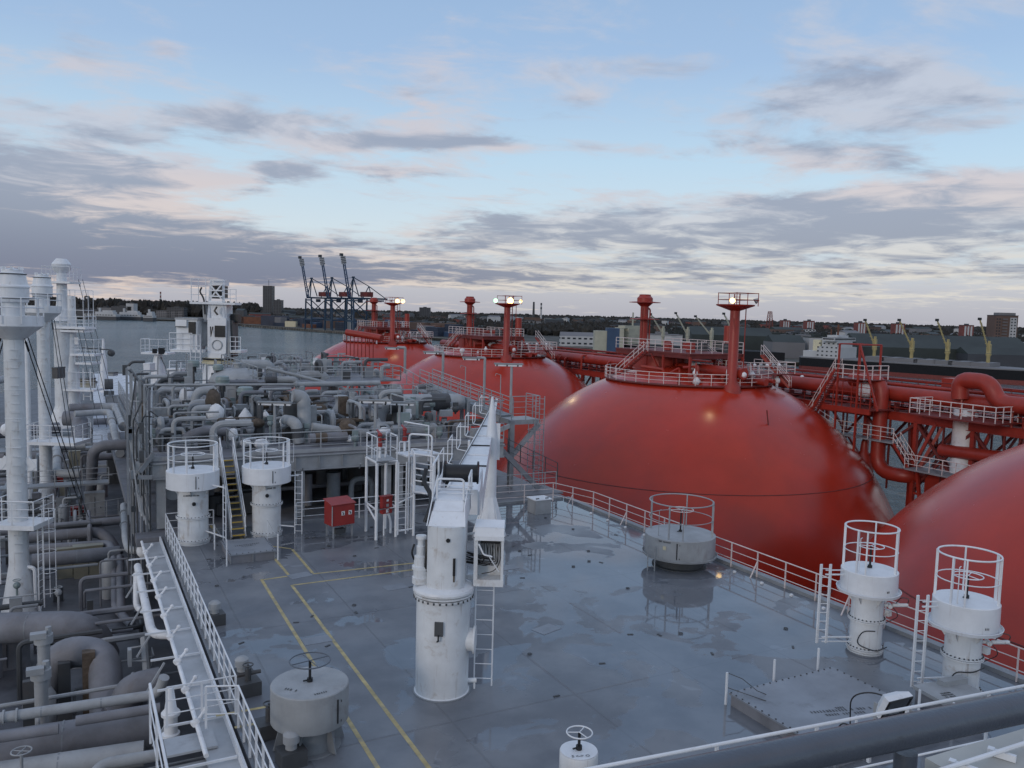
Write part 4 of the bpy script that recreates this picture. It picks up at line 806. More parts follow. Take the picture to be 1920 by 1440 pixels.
# little curved brackets and marks on the shells
# ---------------------------------------------------------------- pipe bridge between the domes
def pt(s,t,z): return Vector((s,t,z))
BA=67.3; rb_=random.Random(9)
def BZ(z): return 11-(11-z)*BA/(55-2.6)
def bridge(y0,y1,label,near=False):
    t=thing('pipe_bridge',label,'pipe bridge',(RS,y0,4.2),'red pipe bridges between the domes')
    zf=BZ(4.35); a,b=BA,BA+7.0
    part('girder',MB().ibeam((a,y0,zf),(a,y1,zf),.3,.75).ibeam((b,y0,zf),(b,y1,zf),.3,.75),'redr',t)
    n=int((y1-y0)/3)
    pieces('cross_beam',MB().box(0,0,0,b-a,.18,.3),'redd',t,[((a+b)/2,y0+(y1-y0)*i/n,zf) for i in range(n+1)])
    part('grating',MB().box(a+.9,(y0+y1)/2,zf+.3,1.4,y1-y0,.06).box(b-.6,(y0+y1)/2,zf+.3,1.1,y1-y0,.06),'redd',t)
    for s_,z_,r in((a+.7,5.9,.7),(a+2.6,5.5,.42),(a+3.8,5.7,.32),(a+4.7,5.4,.25),(b-1.2,6.1,.28),(a+1.9,6.5,.17),(b-.5,6.6,.15)):
        part('pipe',MB().tube([(s_,y0-.02,BZ(z_)),(s_,y1+.02,BZ(z_))],r,14),'redr',t)
    ys_=[y0+(y1-y0)*(i+.5)/n for i in range(n)]
    for s_,h_,w_ in((a+.7,.9,.6),(a+2.6,.9,.35),(a+3.8,1.,.3),(b-1.2,1.8,.25)): pieces('pipe_support',MB().box(0,0,h_/2,w_,.14,h_),'redd',t,[(s_,yy,zf+.3) for yy in ys_])
    railing('x','x',[(b+.1,y0,zf+.35),(b+.1,y1,zf+.35)],1.1,(.4,.75),'pinkw',1.5,pr=.04,rr=.03,tr=.04,parent=t)
    railing('x','x',[(a-.1,y0,zf+.35),(a-.1,y1,zf+.35)],.9,(.45,),'redr',2.,pr=.04,rr=.03,tr=.04,parent=t)
    # trestle legs and crossed braces
    ys=[y0+1.+(y1-y0-2)*k/8. for k in range(9)]
    for yy in ys:
        dd=min(abs(yy-c[0]) for c in centers); 
        for s_ in(a,b):
            zl=max(-10.3,ZC+math.sqrt(max(0,R0*R0-dd*dd-(s_-RS)**2)) if dd<R0 else -10.3)
            part('leg',MB().box(s_,yy,(zf+zl)/2-.2,.34,.34,zf-zl-.3),'redr',t)
    def flank(s_,yy):
        dd=min(abs(yy-c[0]) for c in centers); q=R0*R0-dd*dd-(s_-RS)**2; return ZC+math.sqrt(q) if q>0 else -10.3
    for s_ in(a,b):
        for p_,q_ in zip(ys,ys[1:]):
            lo=max(flank(s_,p_),flank(s_,q_))
            if lo>-1.5: continue
            part('cross_brace',MB().beam((s_,p_,zf-.4),(s_,q_,max(lo,-4)),.22),'redd',t); part('cross_brace',MB().beam((s_,q_,zf-.4),(s_,p_,max(lo,-4)),.22),'redd',t)
    for yy in ys:
        if flank(a,yy)>-3: continue
        part('portal_brace',MB().beam((a,yy,zf-.5),(b,yy,-4.5),.18),'redd',t); part('portal_brace',MB().beam((b,yy,zf-.5),(a,yy,-4.5),.18),'redd',t)
    mids=[(p_+q_)/2 for p_,q_ in zip(ys,ys[1:])]
    for s_ in(a,b):
        for yy in mids:
            zl=flank(s_,yy)
            if zl<0: part('hanger',MB().box(s_,yy,(zf+max(zl,-4.4))/2-.2,.14,.14,zf-max(zl,-4.4)-.3),'redd',t)
        for p_,q_ in zip(ys,ys[1:]):
            if max(flank(s_,p_),flank(s_,q_))<-4: part('lower_chord',MB().beam((s_,p_,-4.3),(s_,q_,-4.3),.2),'redr',t)
    for k in range(10):
        yy=rb_.uniform(y0,y1); part('lateral_pipe',MB().tube([(a-.4,yy,zf+.4),(a-.4,yy,zf+1.8+rb_.random()),(b,yy,zf+1.8+rb_.random())],rb_.choice([.07,.1,.16]),6,bend=.3),'redr',t)
    railing('x','x',[(a+2.,y0,zf+2.6),(a+2.,y1,zf+2.6)],.7,(.35,),'redd',1.7,pr=.04,rr=.03,tr=.05,parent=t)
    part('junction_box',MB().box(b-.6,(y0+y1)/2+6,BZ(6.3),1.6,2.2,2.0),'redr',t)
    for k in range(9): part('small_fitting',MB().box(random.uniform(a+.5,b-.5),random.uniform(y0,y1),BZ(6.2),.2,.2,.5).ball((random.uniform(a+.3,b-.5),random.uniform(y0,y1),BZ(6.4)),.2,8),'lag' if k%3==0 else 'redr',t)
    part('pipe_collar',MB().tube([(a+.7,y0+13.5,BZ(5.9)),(a+.7,y0+14.1,BZ(5.9))],.82,14),'lag',t)
    return t
bridge(110.6,159,'red pipe bridge between the farthest dome and the second dome')
bridge(65.6,110.6,'red pipe bridge on crossed legs between the second and the large middle dome')
t=bridge(20.6,65.6,'red pipe bridge on crossed legs right of the large middle dome',True)
bridge(-8,20.6,'red pipe bridge over the nearest dome at the right edge')
# features of the near bridge: big drop pipe, tall frame, expansion loop, lower gallery
def OV(pts,r,name='drop_pipe',m='redr',n=16,bend=None): part(name,MB().tube(pts,r,n,bend=bend or r*2.4),m,t)
a=BA
q0=Qs(1598,712,a-.5); q1=Qs(1655,712,a-.5); q2=Qs(1652,884,a-.5); q3=Qs(1702,884,a-.5)
OV([q0,q1,Vector((q1.x,q1.y,q2.z)),Vector((q3.x,q3.y,q2.z)),Vector((q3.x+3,q3.y,q2.z))],.66)
l0=Qs(1800,748,a-.2); l1=Qs(1800,712,a-.2); l2=Qs(1856,712,a-.2); l3=Qs(1872,745,a-.2)
OV([l0,l1,Vector((l2.x,l2.y,l1.z)),Vector((l3.x,l3.y,l0.z)),Vector((l3.x,l3.y-7,l0.z))],.7,'expansion_loop')
wc=Qs(1812,760,a+.6); part('white_standpipe',MB().cyl(wc.x,wc.y,-4.6,BZ(5.4),.95,20),'whitew',t)
lp=Qs(1812,770,a); fx0=lp.y; PZ_=BZ(5.0)
part('valve_platform',MB().box(a-1.4,lp.y-.6,PZ_-.1,3.2,7.6,.12),'redd',t)
railing('x','x',[(a,lp.y+3.2,PZ_),(a-3.0,lp.y+3.2,PZ_),(a-3.0,lp.y-4.4,PZ_),(a,lp.y-4.4,PZ_)],1.3,(.45,.9),'pinkw',1.,pr=.04,rr=.03,tr=.04,parent=t)
fr=Qs(1612,760,a-1.4); fy=fr.y; ZF,ZM,ZT=BZ(4.8),BZ(6.9),BZ(9.4)
for yy in(fy-1.1,fy+1.2):
    for s_ in(a-3.2,a-.3): part('frame_post',MB().box(s_,yy,(ZT-1)/2,.15,.15,ZT+1),'redr',t)
part('frame_beam',MB().tube([(a-3.2,fy-1.1,ZT),(a-.3,fy-1.1,ZT),(a-.3,fy+1.2,ZT),(a-3.2,fy+1.2,ZT)],.07,5,closed=True).beam((a-3.2,fy-2.6,ZF-.2),(a-3.2,fy+2.8,ZF-.2),.2,.5).beam((a-3.2,fy-1.1,ZT),(a-3.2,fy-3.4,ZF),.14),'redr',t)
part('frame_floor',MB().box(a-1.7,fy,ZF-.05,3.1,5.4,.1).box(a-1.5,fy,ZM-.05,3.,3.6,.08),'redd',t)
railing('x','x',[(a-3.25,fy+2.6,ZF),(a-3.25,fy-2.6,ZF)],2.4,(.5,1.,1.5,2.0,2.4),'redr',1.1,pr=.045,rr=.03,tr=.04,parent=t)
railing('x','x',[(a-3.25,fy+1.8,ZM),(a-3.25,fy-1.8,ZM),(a,fy-1.8,ZM)],1.3,(.45,.9),'pinkw',1.2,pr=.045,rr=.03,tr=.04,parent=t)
part('wrapped_valve',MB().ball((a-1.,fy-.2,BZ(6.1)),.8,12,jit=.07).cyl(a-.2,fy-1.2,ZF,BZ(6.8),.4,12),'lag',t)
def stair2(p,q,wd,n,m='pinkw'):
    s_=thing_part('stair',t); p=Vector(p);q=Vector(q);wd=Vector(wd)
    for s in(0,1):
        part('stringer',MB().beam(p+wd*s,q+wd*s,.06,.22),'redr',s_)
        for h in(.5,1.0): part('stair_rail',MB().tube([p+wd*s+Vector((0,0,h)),q+wd*s+Vector((0,0,h))],.03,5),m,s_)
        pieces('post',MB().cyl(0,0,0,1.0,.03,5),m,s_,[p+wd*s+(q-p)*k for k in(0,.25,.5,.75,1)])
    pieces('tread',MB().beam((0,0,0),tuple(wd),.24,.05),'redd',s_,[p+(q-p)*(i+.5)/n for i in range(n)])
u0=Qs(1510,788,a-3.4); u1=Qs(1566,692,a-3.4)
stair2((a-3.4,u0.y,u0.z),(a-3.4,u1.y,u1.z),(.9,0,0),24)
g1_=Qs(1562,812,a-1.6); g2_=Qs(1676,838,a-1.6); gz=g1_.z; gy1,gy0=g1_.y,g2_.y
part('gallery_floor',MB().box(a-1.0,(gy0+gy1)/2,gz,1.5,gy1-gy0,.12),'grey',t)
railing('x','x',[(a-1.75,gy1,gz+.05),(a-1.75,gy0,gz+.05)],1.3,(.45,.9),'pinkw',1.5,pr=.04,rr=.026,tr=.04,parent=t)
h1=Qs(1512,760,a-1.6); stair2((a-1.7,h1.y,h1.z-1),(a-1.7,gy1,gz),(.9,0,0),9)
h2=Qs(1704,878,a-1.6); stair2((a-1.7,gy0,gz),(a-1.7,h2.y,h2.z),(.9,0,0),12)
gy2=h2.y; gz2=h2.z
part('lower_gallery_floor',MB().box(a-.7,gy2-6,gz2,3.,12,.14),'grey',t)
railing('x','x',[(a-2.2,gy2,gz2+.05),(a-2.2,gy2-12,gz2+.05)],1.3,(.45,.9),'pinkw',1.2,pr=.04,rr=.026,tr=.04,parent=t)
part('lower_tower',MB().box(a+1,gy2-1.5,gz2-4,2,2,8).beam((a-.8,gy2-.2,gz2),(a-.2,gy2-1.2,-10),.25).beam((a-.8,gy2-4,gz2),(a-.2,gy2-2,-10),.25).beam((a+2.5,gy2-5,gz2),(a+.2,gy2-2,-9),.3),'redr',t)
rr2=random.Random(4)
for k in range(14):
    yy=rr2.uniform(gy2-11,gy0+1); part('strut',MB().beam((a-.3,yy,gz2),(a+rr2.uniform(0,3),yy+rr2.uniform(-4,4),BZ(4.2)),rr2.choice([.14,.2,.26])),'redr' if k%2 else 'redd',t)
part('return_pipe',MB().tube([(a-.2,gy2-2,gz2+1.9),(a-.2,gy2-10,gz2+2.2),(a+1,gy2-10,gz2+.5)],.55,14,bend=1.1),'redr',t)
for yy in[20.6+1+43*k/8. for k in(6,5,4)]:
    q=R0*R0-(yy-65.6)**2-(BA-RS)**2
    if q>4: z_=ZC+math.sqrt(q); part('rest_shoe',MB().lathe(BA,yy,[(.95,z_-1.4),(.9,z_+.2),(.4,z_+.8),(.3,z_+1.8)],12),'redr',t)

x_,y_,z_=53.512,52.785,1.823
t=thing('sounding_rod','thin dark rod standing on the front of the large middle dome','rod',(x_,y_,z_))
part('rod',MB().tube([(x_,y_,z_-.1),(x_-.2,y_+.1,z_+1.35)],.06,6),'redd',t)

t=[o for o in COL.objects if o.get('label')=='ring walkway, white railings, stairs and red pipework on the farthest left dome'][0]
pa=Dp(650,623,152); pb=Dp(700,631,150); pc=Dp(716,634,149)
part('end_pipe',MB().tube([pa,pb,pc],.6,12,bend=1),'redr',t)
for k in range(8): q=pa+(pb-pa)*(k/7); part('pipe_support',MB().box(q.x,q.y,q.z-2.3,.14,.14,3.8),'redr',t)
# ================================================================ masts on the left
def rungs_face(t,x,y,r,z0,z1,m='whitew',sp=.42,w_=.34):
    d=facing(x,y,0); s=Vector((-d.y,d.x,0)); n=int((z1-z0)/sp)
    pieces('rung',MB().tube([-s*w_/2,-s*w_/2+d*.09,s*w_/2+d*.09,s*w_/2],.014,5),m,t,[Vector((x,y,z0+i*sp))+d*(r-.01) for i in range(n)])
def riser(name_label,p,z0,r,ztop,zplat,rp,head=True,gusset=None,low=None,tag='vent riser'):
    x,y=p.x,p.y; t=thing('vent_riser',name_label,'vent mast',(x,y,z0),'tall white vent masts on the port side')
    part('tube',MB().lathe(x,y,[(r*1.9,z0),(r*1.75,z0+.3),(r*1.02,z0+2.3),(r,z0+2.6),(r,zplat-.5),(r*1.1,zplat-.3)],30),'whitew',t)
    rungs_face(t,x,y,r,z0+3,zplat-.7)
    sw=MB()
    for k in range(2,8): sw.ring(x,y,z0+2.6+(zplat-z0-3)*k/8.,r+.006,.012,n=26,m=4)
    part('weld_bead',sw,'white',t)
    if head:
        pl=part('platform',MB().lathe(x,y,[(r*1.1,zplat-.75),(rp,zplat-.12),(rp,zplat+.35),(rp-.05,zplat+.36),(rp-.06,zplat-.05),(r,zplat-.05)],10),'white',t)
        g_=thing_part('guard_rail',t)
        pieces('post',MB().box(0,0,.6,.06,.06,1.2),'white',g_,[(x+rp*math.cos(math.radians(a)),y+rp*math.sin(math.radians(a)),zplat) for a in range(0,360,36)])
        for h in(.75,1.2): part('rail',MB().ring(x,y,zplat+h,rp,.03,n=10,m=5),'white',g_)
        hz=zplat-.05
        part('head',MB().lathe(x,y,[(r*1.15,hz),(r*1.15,hz+1.0),(r*1.55,hz+1.05),(r*1.6,hz+1.25),(r*1.6,hz+1.7),(r*1.72,hz+1.72),(r*1.72,hz+1.78),(r*1.5,hz+1.85),(r*1.3,hz+2.3),(r*1.35,hz+2.32),(r*1.35,hz+2.38),(r*1.05,hz+2.42),(r*1.05,hz+2.55),(.1,hz+2.6)],32),'white',t)
        for z_ in(1.22,1.75,2.35): part('head_band',MB().ring(x,y,hz+z_,r*(1.62 if z_<2 else 1.37),.025,n=32,m=5),'dgrey',t)
        pieces('lug',MB().box(0,0,.06,.1,.1,.14),'white',t,[(x+r*math.cos(math.radians(a)),y+r*math.sin(math.radians(a)),hz+2.55) for a in range(0,360,45)])
    return t
p1=P(38,1145,-4); p1=Vector((p1.x,p1.y,-4)); zpl=zb(p1,606)
m1=riser('nearest and thickest white vent mast at the left edge with a round head and platform',p1,-4,.43,12.1,zpl,1.25)
# lower landing
zl=zb(p1,975); ux=Vector((cyw_:=math.cos(YAW),-math.sin(YAW),0)); uf=Vector((math.sin(YAW),math.cos(YAW),0))
def box_landing(t,c,z,hw,hd,m='white',h=1.15):
    pc=[c+ux*a+uf*b for a,b in((-hw,-hd),(hw,-hd),(hw,hd),(-hw,hd))]
    part('landing',MB().prism([(q.x,q.y) for q in pc],z-.22,z),m,t)
    railing('x','x',[Vector((q.x,q.y,z)) for q in(pc[3],pc[0],pc[1],pc[2])],h,(.4,.78),m,.9,tr=.03,parent=t)
box_landing(m1,p1+ux*.35-uf*.2,zl,1.0,.85)
ld=thing_part('ladder',m1); fo=p1-ux*.95-uf*.3; ladder(ld,Vector((fo.x,fo.y,-2.6)),Vector((fo.x,fo.y,zl+.9)),.4,ux,'white',sr=.04)
fo=p1+ux*1.05; ladder(ld,Vector((fo.x,fo.y,-3.9)),Vector((fo.x,fo.y,zl-.2)),.45,uf,'white',sr=.03)
for k in range(5): part('cage_hoop',MB().ring(fo.x+.3,fo.y-.2,-3+k*1.0,.36,.014,-120,140,n=16,m=4),'white',ld)
for b_ in(-.25,.1,.42): part('cage_bar',MB().beam((fo.x+.3+b_*.8,fo.y-.45,-3.2),(fo.x+.3+b_*.8,fo.y-.45,1.1),.03),'white',ld)
part('side_pipe',MB().tube([p1+Vector((.3,-.2,2.2)),p1+ux*.75+Vector((0,0,2.15)),p1+ux*.78+Vector((0,0,.2))],.09,8,bend=.2),'white',m1)
zg=zb(p1,870)
for s in(-1,1): part('lug_plate',MB().prism([((p1+ux*s*.4).x,(p1+ux*s*.4).y),((p1+ux*s*.95).x,(p1+ux*s*.95).y),((p1+ux*s*.95+uf*.05).x,(p1+ux*s*.95+uf*.05).y),((p1+ux*s*.4+uf*.05).x,(p1+ux*s*.4+uf*.05).y)],zg-.3,zg+.25).beam(p1+ux*s*.45+Vector((0,0,zg+4.3-0)),p1+ux*s*.85+Vector((0,0,zg-.2+4)),.05,.3) ,'white',m1)
p2=P(88,962,-4); p2=Vector((p2.x,p2.y,-4)); m2=riser('second white vent mast just right of the thickest, a small railed box on its side',p2,-4,.40,12,zb(p2,583),1.15)
box_landing(m2,p2+ux*1.2-uf*.5,zb(p2,822),1.7,1.1)
fo=p2-ux*1.15; part('side_pipe',MB().tube([(fo.x,fo.y,-4),(fo.x,fo.y,9.5)],.16,10),'white',m2)
p3=P(121,800,-3); p3=Vector((p3.x,p3.y,-3)); m3=riser('tall slim white mast with a small mushroom head on a railed top, behind the others',p3,-3,.9,15,zb(p3,600),1.6,head=False)
z5=zb(p3,528); x,y=p3.x,p3.y
part('topmast',MB().lathe(x,y,[(.9,zb(p3,602)),(.75,zb(p3,598)),(.55,z5-2),(.5,z5+1.0)],20),'white',m3)
part('cap',MB().lathe(x,y,[(.5,z5+.9),(.9,z5+1.3),(.98,z5+1.9),(.6,z5+2.4),(.5,z5+2.5)],20),'white',m3)
box_landing(m3,p3.copy(),z5,1.5,1.2,h=1.6); box_landing(m3,p3+ux*1.3,zb(p3,612),1.8,1.2); box_landing(m3,p3+ux*1.6,zb(p3,618),1.3,1.1,h=2.2)
part('boom_stub',MB().beam(p3-ux*1.4+Vector((0,0,zb(p3,535)+2)),p3-ux*2.6+Vector((0,0,zb(p3,540)+2)),.5),'redd',m3)
part('bracket',MB().prism([((p3+ux*a).x,(p3+ux*a).y) for a in(-.2,1.7)]+[((p3+ux*a+uf*.1).x,(p3+ux*a+uf*.1).y) for a in(1.7,-.2)],zb(p3,645),zb(p3,632)),'white',m3)
p4=Dp(137,775,92); x,y=p4.x,p4.y; t4=thing('derrick_post','stepped white derrick post with cage ladders right of the slim mast','mast',(x,y,-3),)
part('tube',MB().lathe(x,y,[(.75,-3),(.75,zb(p4,700)),(.5,zb(p4,650)),(.45,zb(p4,560)),(.4,zb(p4,555))],20),'whitew',t4)
box_landing(t4,p4+ux*.6,zb(p4,612),1.3,1.1,h=4.0); box_landing(t4,p4+ux*1.7,zb(p4,662),1.3,1.1,h=1.6); box_landing(t4,p4+ux*1.8,zb(p4,678),.9,1.1,h=1.4); box_landing(t4,p4+ux*1.,zb(p4,728),1.9,1.1,h=1.9)
fo=p4+ux*1.6; ld=thing_part('ladder',t4); ladder(ld,Vector((fo.x,fo.y,0)),Vector((fo.x,fo.y,zb(p4,690))),.8,ux,'white',sp=.8,sr=.07,rr=.04)
part('lamp',MB().ball(tuple(p4+ux*4.2+Vector((0,0,zb(p4,661)+3.-0-p4.z))) if 0 else (p4.x+3.9,p4.y-1,zb(p4,661)),.4).beam((p4.x+1,p4.y,zb(p4,652)),(p4.x+3.9,p4.y-1,zb(p4,655)),.12),'dgrey',t4)
# stays
def stay(label,a,b,r,n=2,sp=.18):
    mb=MB()
    for i in range(n): mb.tube([a+ux*i*sp,b+ux*i*sp*1.6],r,5)
    part('turnbuckle',MB().tube([a+(b-a)*.02,a+(b-a)*.06],r*2.2,6),'black',one('rigging_stay',mb,'black',label,'wire rope'))
stay('black double stay running down right from the thickest mast',Vector((p1.x,p1.y,0))+ux*.5+Vector((0,0,zb(p1,632))),P(107,1000,-2)+uf*3,.024)
stay('black stay running down left from the thickest mast',Vector((p1.x,p1.y,0))-ux*.6+Vector((0,0,zb(p1,632))),Dp(-40,760,40),.03)
stay('black double stay from the second mast down across the pipes',Dp(97,600,57),Dp(150,960,44),.026)
stay('thin double stay from the slim mast to the foredeck',Dp(147,524,100),Dp(205,775,86),.03,2,.5)
stay('dark stay from the derrick post down to the deck pipes',Dp(143,600,92),Dp(185,800,80),.03,2,.5)
# foredeck furniture
q=Dp(195,735,112); t=thing('foremast_pole','slim white pole standing on the pale foredeck','mast',(q.x,q.y,-1.2)); part('pole',MB().lathe(q.x,q.y,[(.55,-1.2),(.42,3),(.25,zb(q,665)),(.12,zb(q,635))],12),'white',t)
q=Dp(204,722,108); t=thing('deck_winch','dark round winch on the pale foredeck','winch',(q.x,q.y,-1.2)); part('drum',MB().tube([(q.x-.5,q.y,.3),(q.x+.5,q.y,.3)],.7,14).box(q.x,q.y,-.9,1.2,1,.6),'dgrey',t); part('frame',MB().box(q.x+.6,q.y-9,-.7,2.6,.8,.9).box(q.x-.2,q.y-9,-.1,.3,.3,.8),'grey',t)
q=Dp(297,708,95); t=thing('signal_mast','small white mast with a box platform on the bow right of the foredeck','mast',(q.x,q.y,-2)); part('post',MB().lathe(q.x,q.y,[(.9,-2),(.8,3),(.45,zb(q,668)),(.4,zb(q,664))],12),'white',t); box_landing(t,q.copy(),zb(q,660),1.5,1.1,h=1.5); part('stay',MB().tube([Dp(301,668,95),Dp(322,715,90)],.06,4).tube([Dp(296,665,95),Dp(296,715,90)],.04,4),'dgrey',t); part('lamp',MB().box(*Dp(303,658,94),.7,.5,.7).box(*Dp(290,658,94),.5,.5,.5),'black',t)
for i,(c,yy,D,w_,h,m,lb) in enumerate(((162,722,98,24,22,'beige','beige cabinet with dark lids at the foot of the derrick post'),(212,702,120,10,5,'grey','grey chock at the head of the foredeck'),(110,700,80,10,18,'dgrey','dark machinery box between the masts'),(280,690,92,12,14,'white','white hut with brown top forward of the module'),(330,697,92,24,8,'white','white boat shape with a dark mark on the bow deck'))):
    q=Dp(c,yy,D); k=D/F; t=thing('deck_cabinet',lb,'cabinet',q-Vector((0,0,h*k/2))); part('body',MB().box(q.x,q.y,q.z,w_*k,1.4,h*k,-YAW),m,t); part('top',MB().box(q.x,q.y,q.z+h*k/2+.08,w_*k*1.05,1.5,.14,-YAW),'dgrey' if m!='white' else 'lag',t)
    if m=='beige': part('lid',MB().box(q.x-.4,q.y-.75,q.z+h*k*.33,w_*k*.35,.1,.25,-YAW).box(q.x+.9,q.y-1.4,q.z+h*k*.33,w_*k*.35,.1,.25,-YAW),'black',t)
railing('guard_railing','white railing on the bow right of the small signal mast',[Dp(318,700,92),Dp(360,700,94),Dp(380,700,96)],1.4,(.5,.95),'white',1.5,pr=.05,rr=.04,tr=.05)
# ---------------------------------------------------------------- white knuckle crane forward of the module
q=Dp(410,706,82); x,y=q.x,q.y; zz=lambda py: zb(q,py); K=82/F
t=thing('provision_crane','white crane with cabin and dark windows standing behind the process module','crane',(x,y,zz(712)))
part('pedestal',MB().lathe(x,y,[(1.55,zz(740)),(1.5,zz(700)),(1.25,zz(676))],28),'white',t)
part('slewing_ring',MB().lathe(x,y,[(1.4,zz(682)),(1.6,zz(681)),(1.6,zz(677)),(1.45,zz(676)),(1.5,zz(674)),(1.5,zz(671)),(1.2,zz(670))],28),'cream',t); part('gear',MB().ring(x,y,zz(672.5),1.5,.1,n=30),'black',t)
def C(a,b,py): p=q+ux*(a*K)+uf*b; return (p.x,p.y,zz(py))
def cbox(a0,a1,y0,y1,b=0.,d=1.4): c=q+ux*((a0+a1)/2*K)+uf*b; return MB().box(c.x,c.y,(zz(y0)+zz(y1))/2,abs(a1-a0)*K,d,abs(zz(y0)-zz(y1)),-YAW)
part('body',cbox(-13,21,596,668,0,2.2),'white',t); part('collar',cbox(-12,20,660,670,-.1,2.3),'white',t)
part('dark_window',cbox(1,20,610,631,-1.15,.1),'glass',t); part('panel_ring',MB().tube([C(5+9*math.cos(a),-1.16,646+9*math.sin(a)) for a in [2*math.pi*i/20 for i in range(20)]],.05,5,closed=True),'grey2',t)
cb=part('cabin',cbox(-66,-28,600,656,-.6,2.2),'white',t); part('cabin_roof',cbox(-68,-26,597,601,-.6,2.4),'grey2',cb); part('window',cbox(-43,-30,604,626,-1.75,.1),'glass',cb); part('visor',cbox(-66,-46,601,613,-1.8,.2),'white',cb); part('seam',cbox(-66,-46,612.5,614,-1.95,.1),'dgrey',cb)
part('link_frame',cbox(-28,-13,603,650,.2,1.2),'grey2',t); part('cabin_floor',cbox(-76,-16,655,660,-.6,2.6),'white',t); part('side_floor',cbox(28,48,655,660,0,2),'white',t); part('machinery',cbox(20,30,600,668,.3,1.6),'dgrey',t)
for nm,a0,a1,y0,y1,b in(('rail_cage',-77,-36,625,656,-1.9),('rail_cage',-38,-20,627,690,-2.),('rail_cage',29,48,630,657,-1.1),('upper_cage',-45,-18,524,568,-.8),('upper_cage',16,38,542,568,-.8)):
    mb=MB().tube([C(a0,b,y1),C(a0,b,y0),C(a1,b,y0),C(a1,b,y1)],.05,5,closed=True)
    for k in(.33,.66): mb.tube([C(a0,b,y0+(y1-y0)*k),C(a1,b,y0+(y1-y0)*k)],.035,5)
    mb.tube([C((a0+a1)/2,b,y0),C((a0+a1)/2,b,y1)],.035,5); part(nm,mb,'white',t)
part('upper_floor',cbox(-45,38,567,571,-.2,2),'white',t)
part('jib_foot',cbox(-12,20,571,597,.1,1.8),'white',t); mb=MB()
for a in(-13,15): mb.beam(C(a,-.9,600),C(a*.8,-.4,526),.22,.3)
for y0,y1 in((560,535),(535,560)): mb.beam(C(-8,-1,y0),C(12,-1,y1),.12)
for yy in(526,534,545,556,566): mb.beam(C(-11,-1,yy),C(14,-1,yy),.13)
part('jib_frame',mb,'white',t); part('jib_inside',cbox(-9,12,536,560,.2,1.4),'black',t); part('jib_top',cbox(-7,13,524,535,.3,1.6),'white',t)
part('hose',MB().tube([C(-24,-1,540),C(-28,-1,548),C(-20,-1,560),C(-18,-1,590)],.08,6,bend=.5).tube([C(6,-1.3,575),C(2,-1.4,583),C(8,-1.4,590)],.1,6).tube([C(-6,-1.3,612),C(-4,-1.5,630),C(-1,-1.4,612)],.06,5),'black',t)
part('side_machinery',cbox(22,36,588,604,.6,1),'black',t); part('side_pipe',MB().tube([C(22,-.6,600),C(25,-.8,668)],.2,8).tube([C(-21,-.6,570),C(-19,-.6,604)],.25,8),'grey2',t)
# ================================================================ pipework in the left trough
def pp(label,pts,r,m='grey3',z=None,**k):
    v=[P(a,b,c) for a,b,c in pts]; o=pipe(k.pop('name','pipe'),label,v,r,m,**k)
    if r>.14: seams(o,v,r,sp=1.2+r)
    return o
pp('thickest dusty grey pipe bending down at the lower left',[(-60,1180,-2),(168,1172,-2),(196,1230,-3.9)],.60,bands=[])
pp('thick dusty grey pipe arching over in front of the brown column at lower left',[(72,1330,-3.9),(108,1222,-1.9),(196,1222,-1.9),(203,1380,-3.9)],.56,bend=1.2)
pp('grey elbow pipe with bolted flanges beside the walkway at lower left',[(300,1278,-1.9),(245,1290,-1.95),(218,1365,-3.9)],.50,flanges=[(1,.35),(1,.55)],bend=1.1)
pp('long slim grey pipe crossing the lower left corner towards the walkway',[(-40,1352,-.9),(296,1302,-.9),(308,1270,-.3)],.155,flanges=[(0,.13),(0,.2)],m='grey2')
pp('short slim grey pipe ending near the middle of the lower left pipes',[(-40,1388,-1.1),(110,1366,-1.1)],.155)
pp('slim grey pipe with rounded end starting beside the post at lower left',[(142,1352,-1.),(300,1327,-1.)],.15)
pp('very thick grey header pipe at the bottom left, under the slim pipes',[(-60,1420,-2.3),(285,1365,-2.3)],.62)
pp('pale grey pipe at the very bottom left',[(-60,1462,-2.0),(270,1412,-2.0)],.36,m='grey2')
pp('pale grey pipe bending down at the bottom edge left of the yellow steps',[(160,1490,-1.6),(185,1434,-1.2),(300,1415,-1.2)],.16,m='grey2')
pp('grey pipe running to the module corner, uppermost of the lateral row',[(-60,1000,-1.9),(120,987,-1.9),(232,975,-1.9)],.24,m='grey3',flanges=[(1,.4)])
pp('thick lateral pipe curving back under the module corner',[(55,1008,-2.2),(195,996,-2.2),(222,1040,-3.4)],.31,bend=1.0)
pp('lateral pipe joined to a bend left of the module corner',[(55,1030,-2.4),(205,1020,-2.4),(218,1045,-2.6)],.24)
pp('thick lateral pipe in front, running into the flanged tee at the corner',[(60,1052,-2.3),(225,1036,-2.3)],.36)
pp('grey pipe dropping from the module and turning towards the white dome cap',[(232,948,-.2),(236,1012,-1.0),(242,1032,-1.2),(268,1032,-1.2)],.19,flanges=[(0,.25),(0,.6)],m='grey2')
for i,(c,y0,y1,r) in enumerate(((213,1046,1160,.16),(225,1045,1172,.19),(247,1050,1150,.14))):
    pp(['thin vertical pipe left','middle vertical pipe','right vertical pipe'][i]+' of the three under the module corner',[(c,y0,-1.6-.6),(c+2,y1-20,-3.6),(c+22,y1,-3.7)] if i<2 else [(c-6,y0,-2.2),(c+10,y1,-3.8)],r,m='grey3')
pp('rectangular pipe loop left of the module, near part',[(152,888,-1.2),(107,888,-1.2),(107,838,-.4),(160,836,-.4)],.30,m='grey2',bend=.7,flanges=[(1,.5)])
pp('wide grey pipe hooking down beside the module corner',[(240,833,1.2),(175,836,1.2),(170,930,-2.8)],.37,m='grey3',bend=1.1)
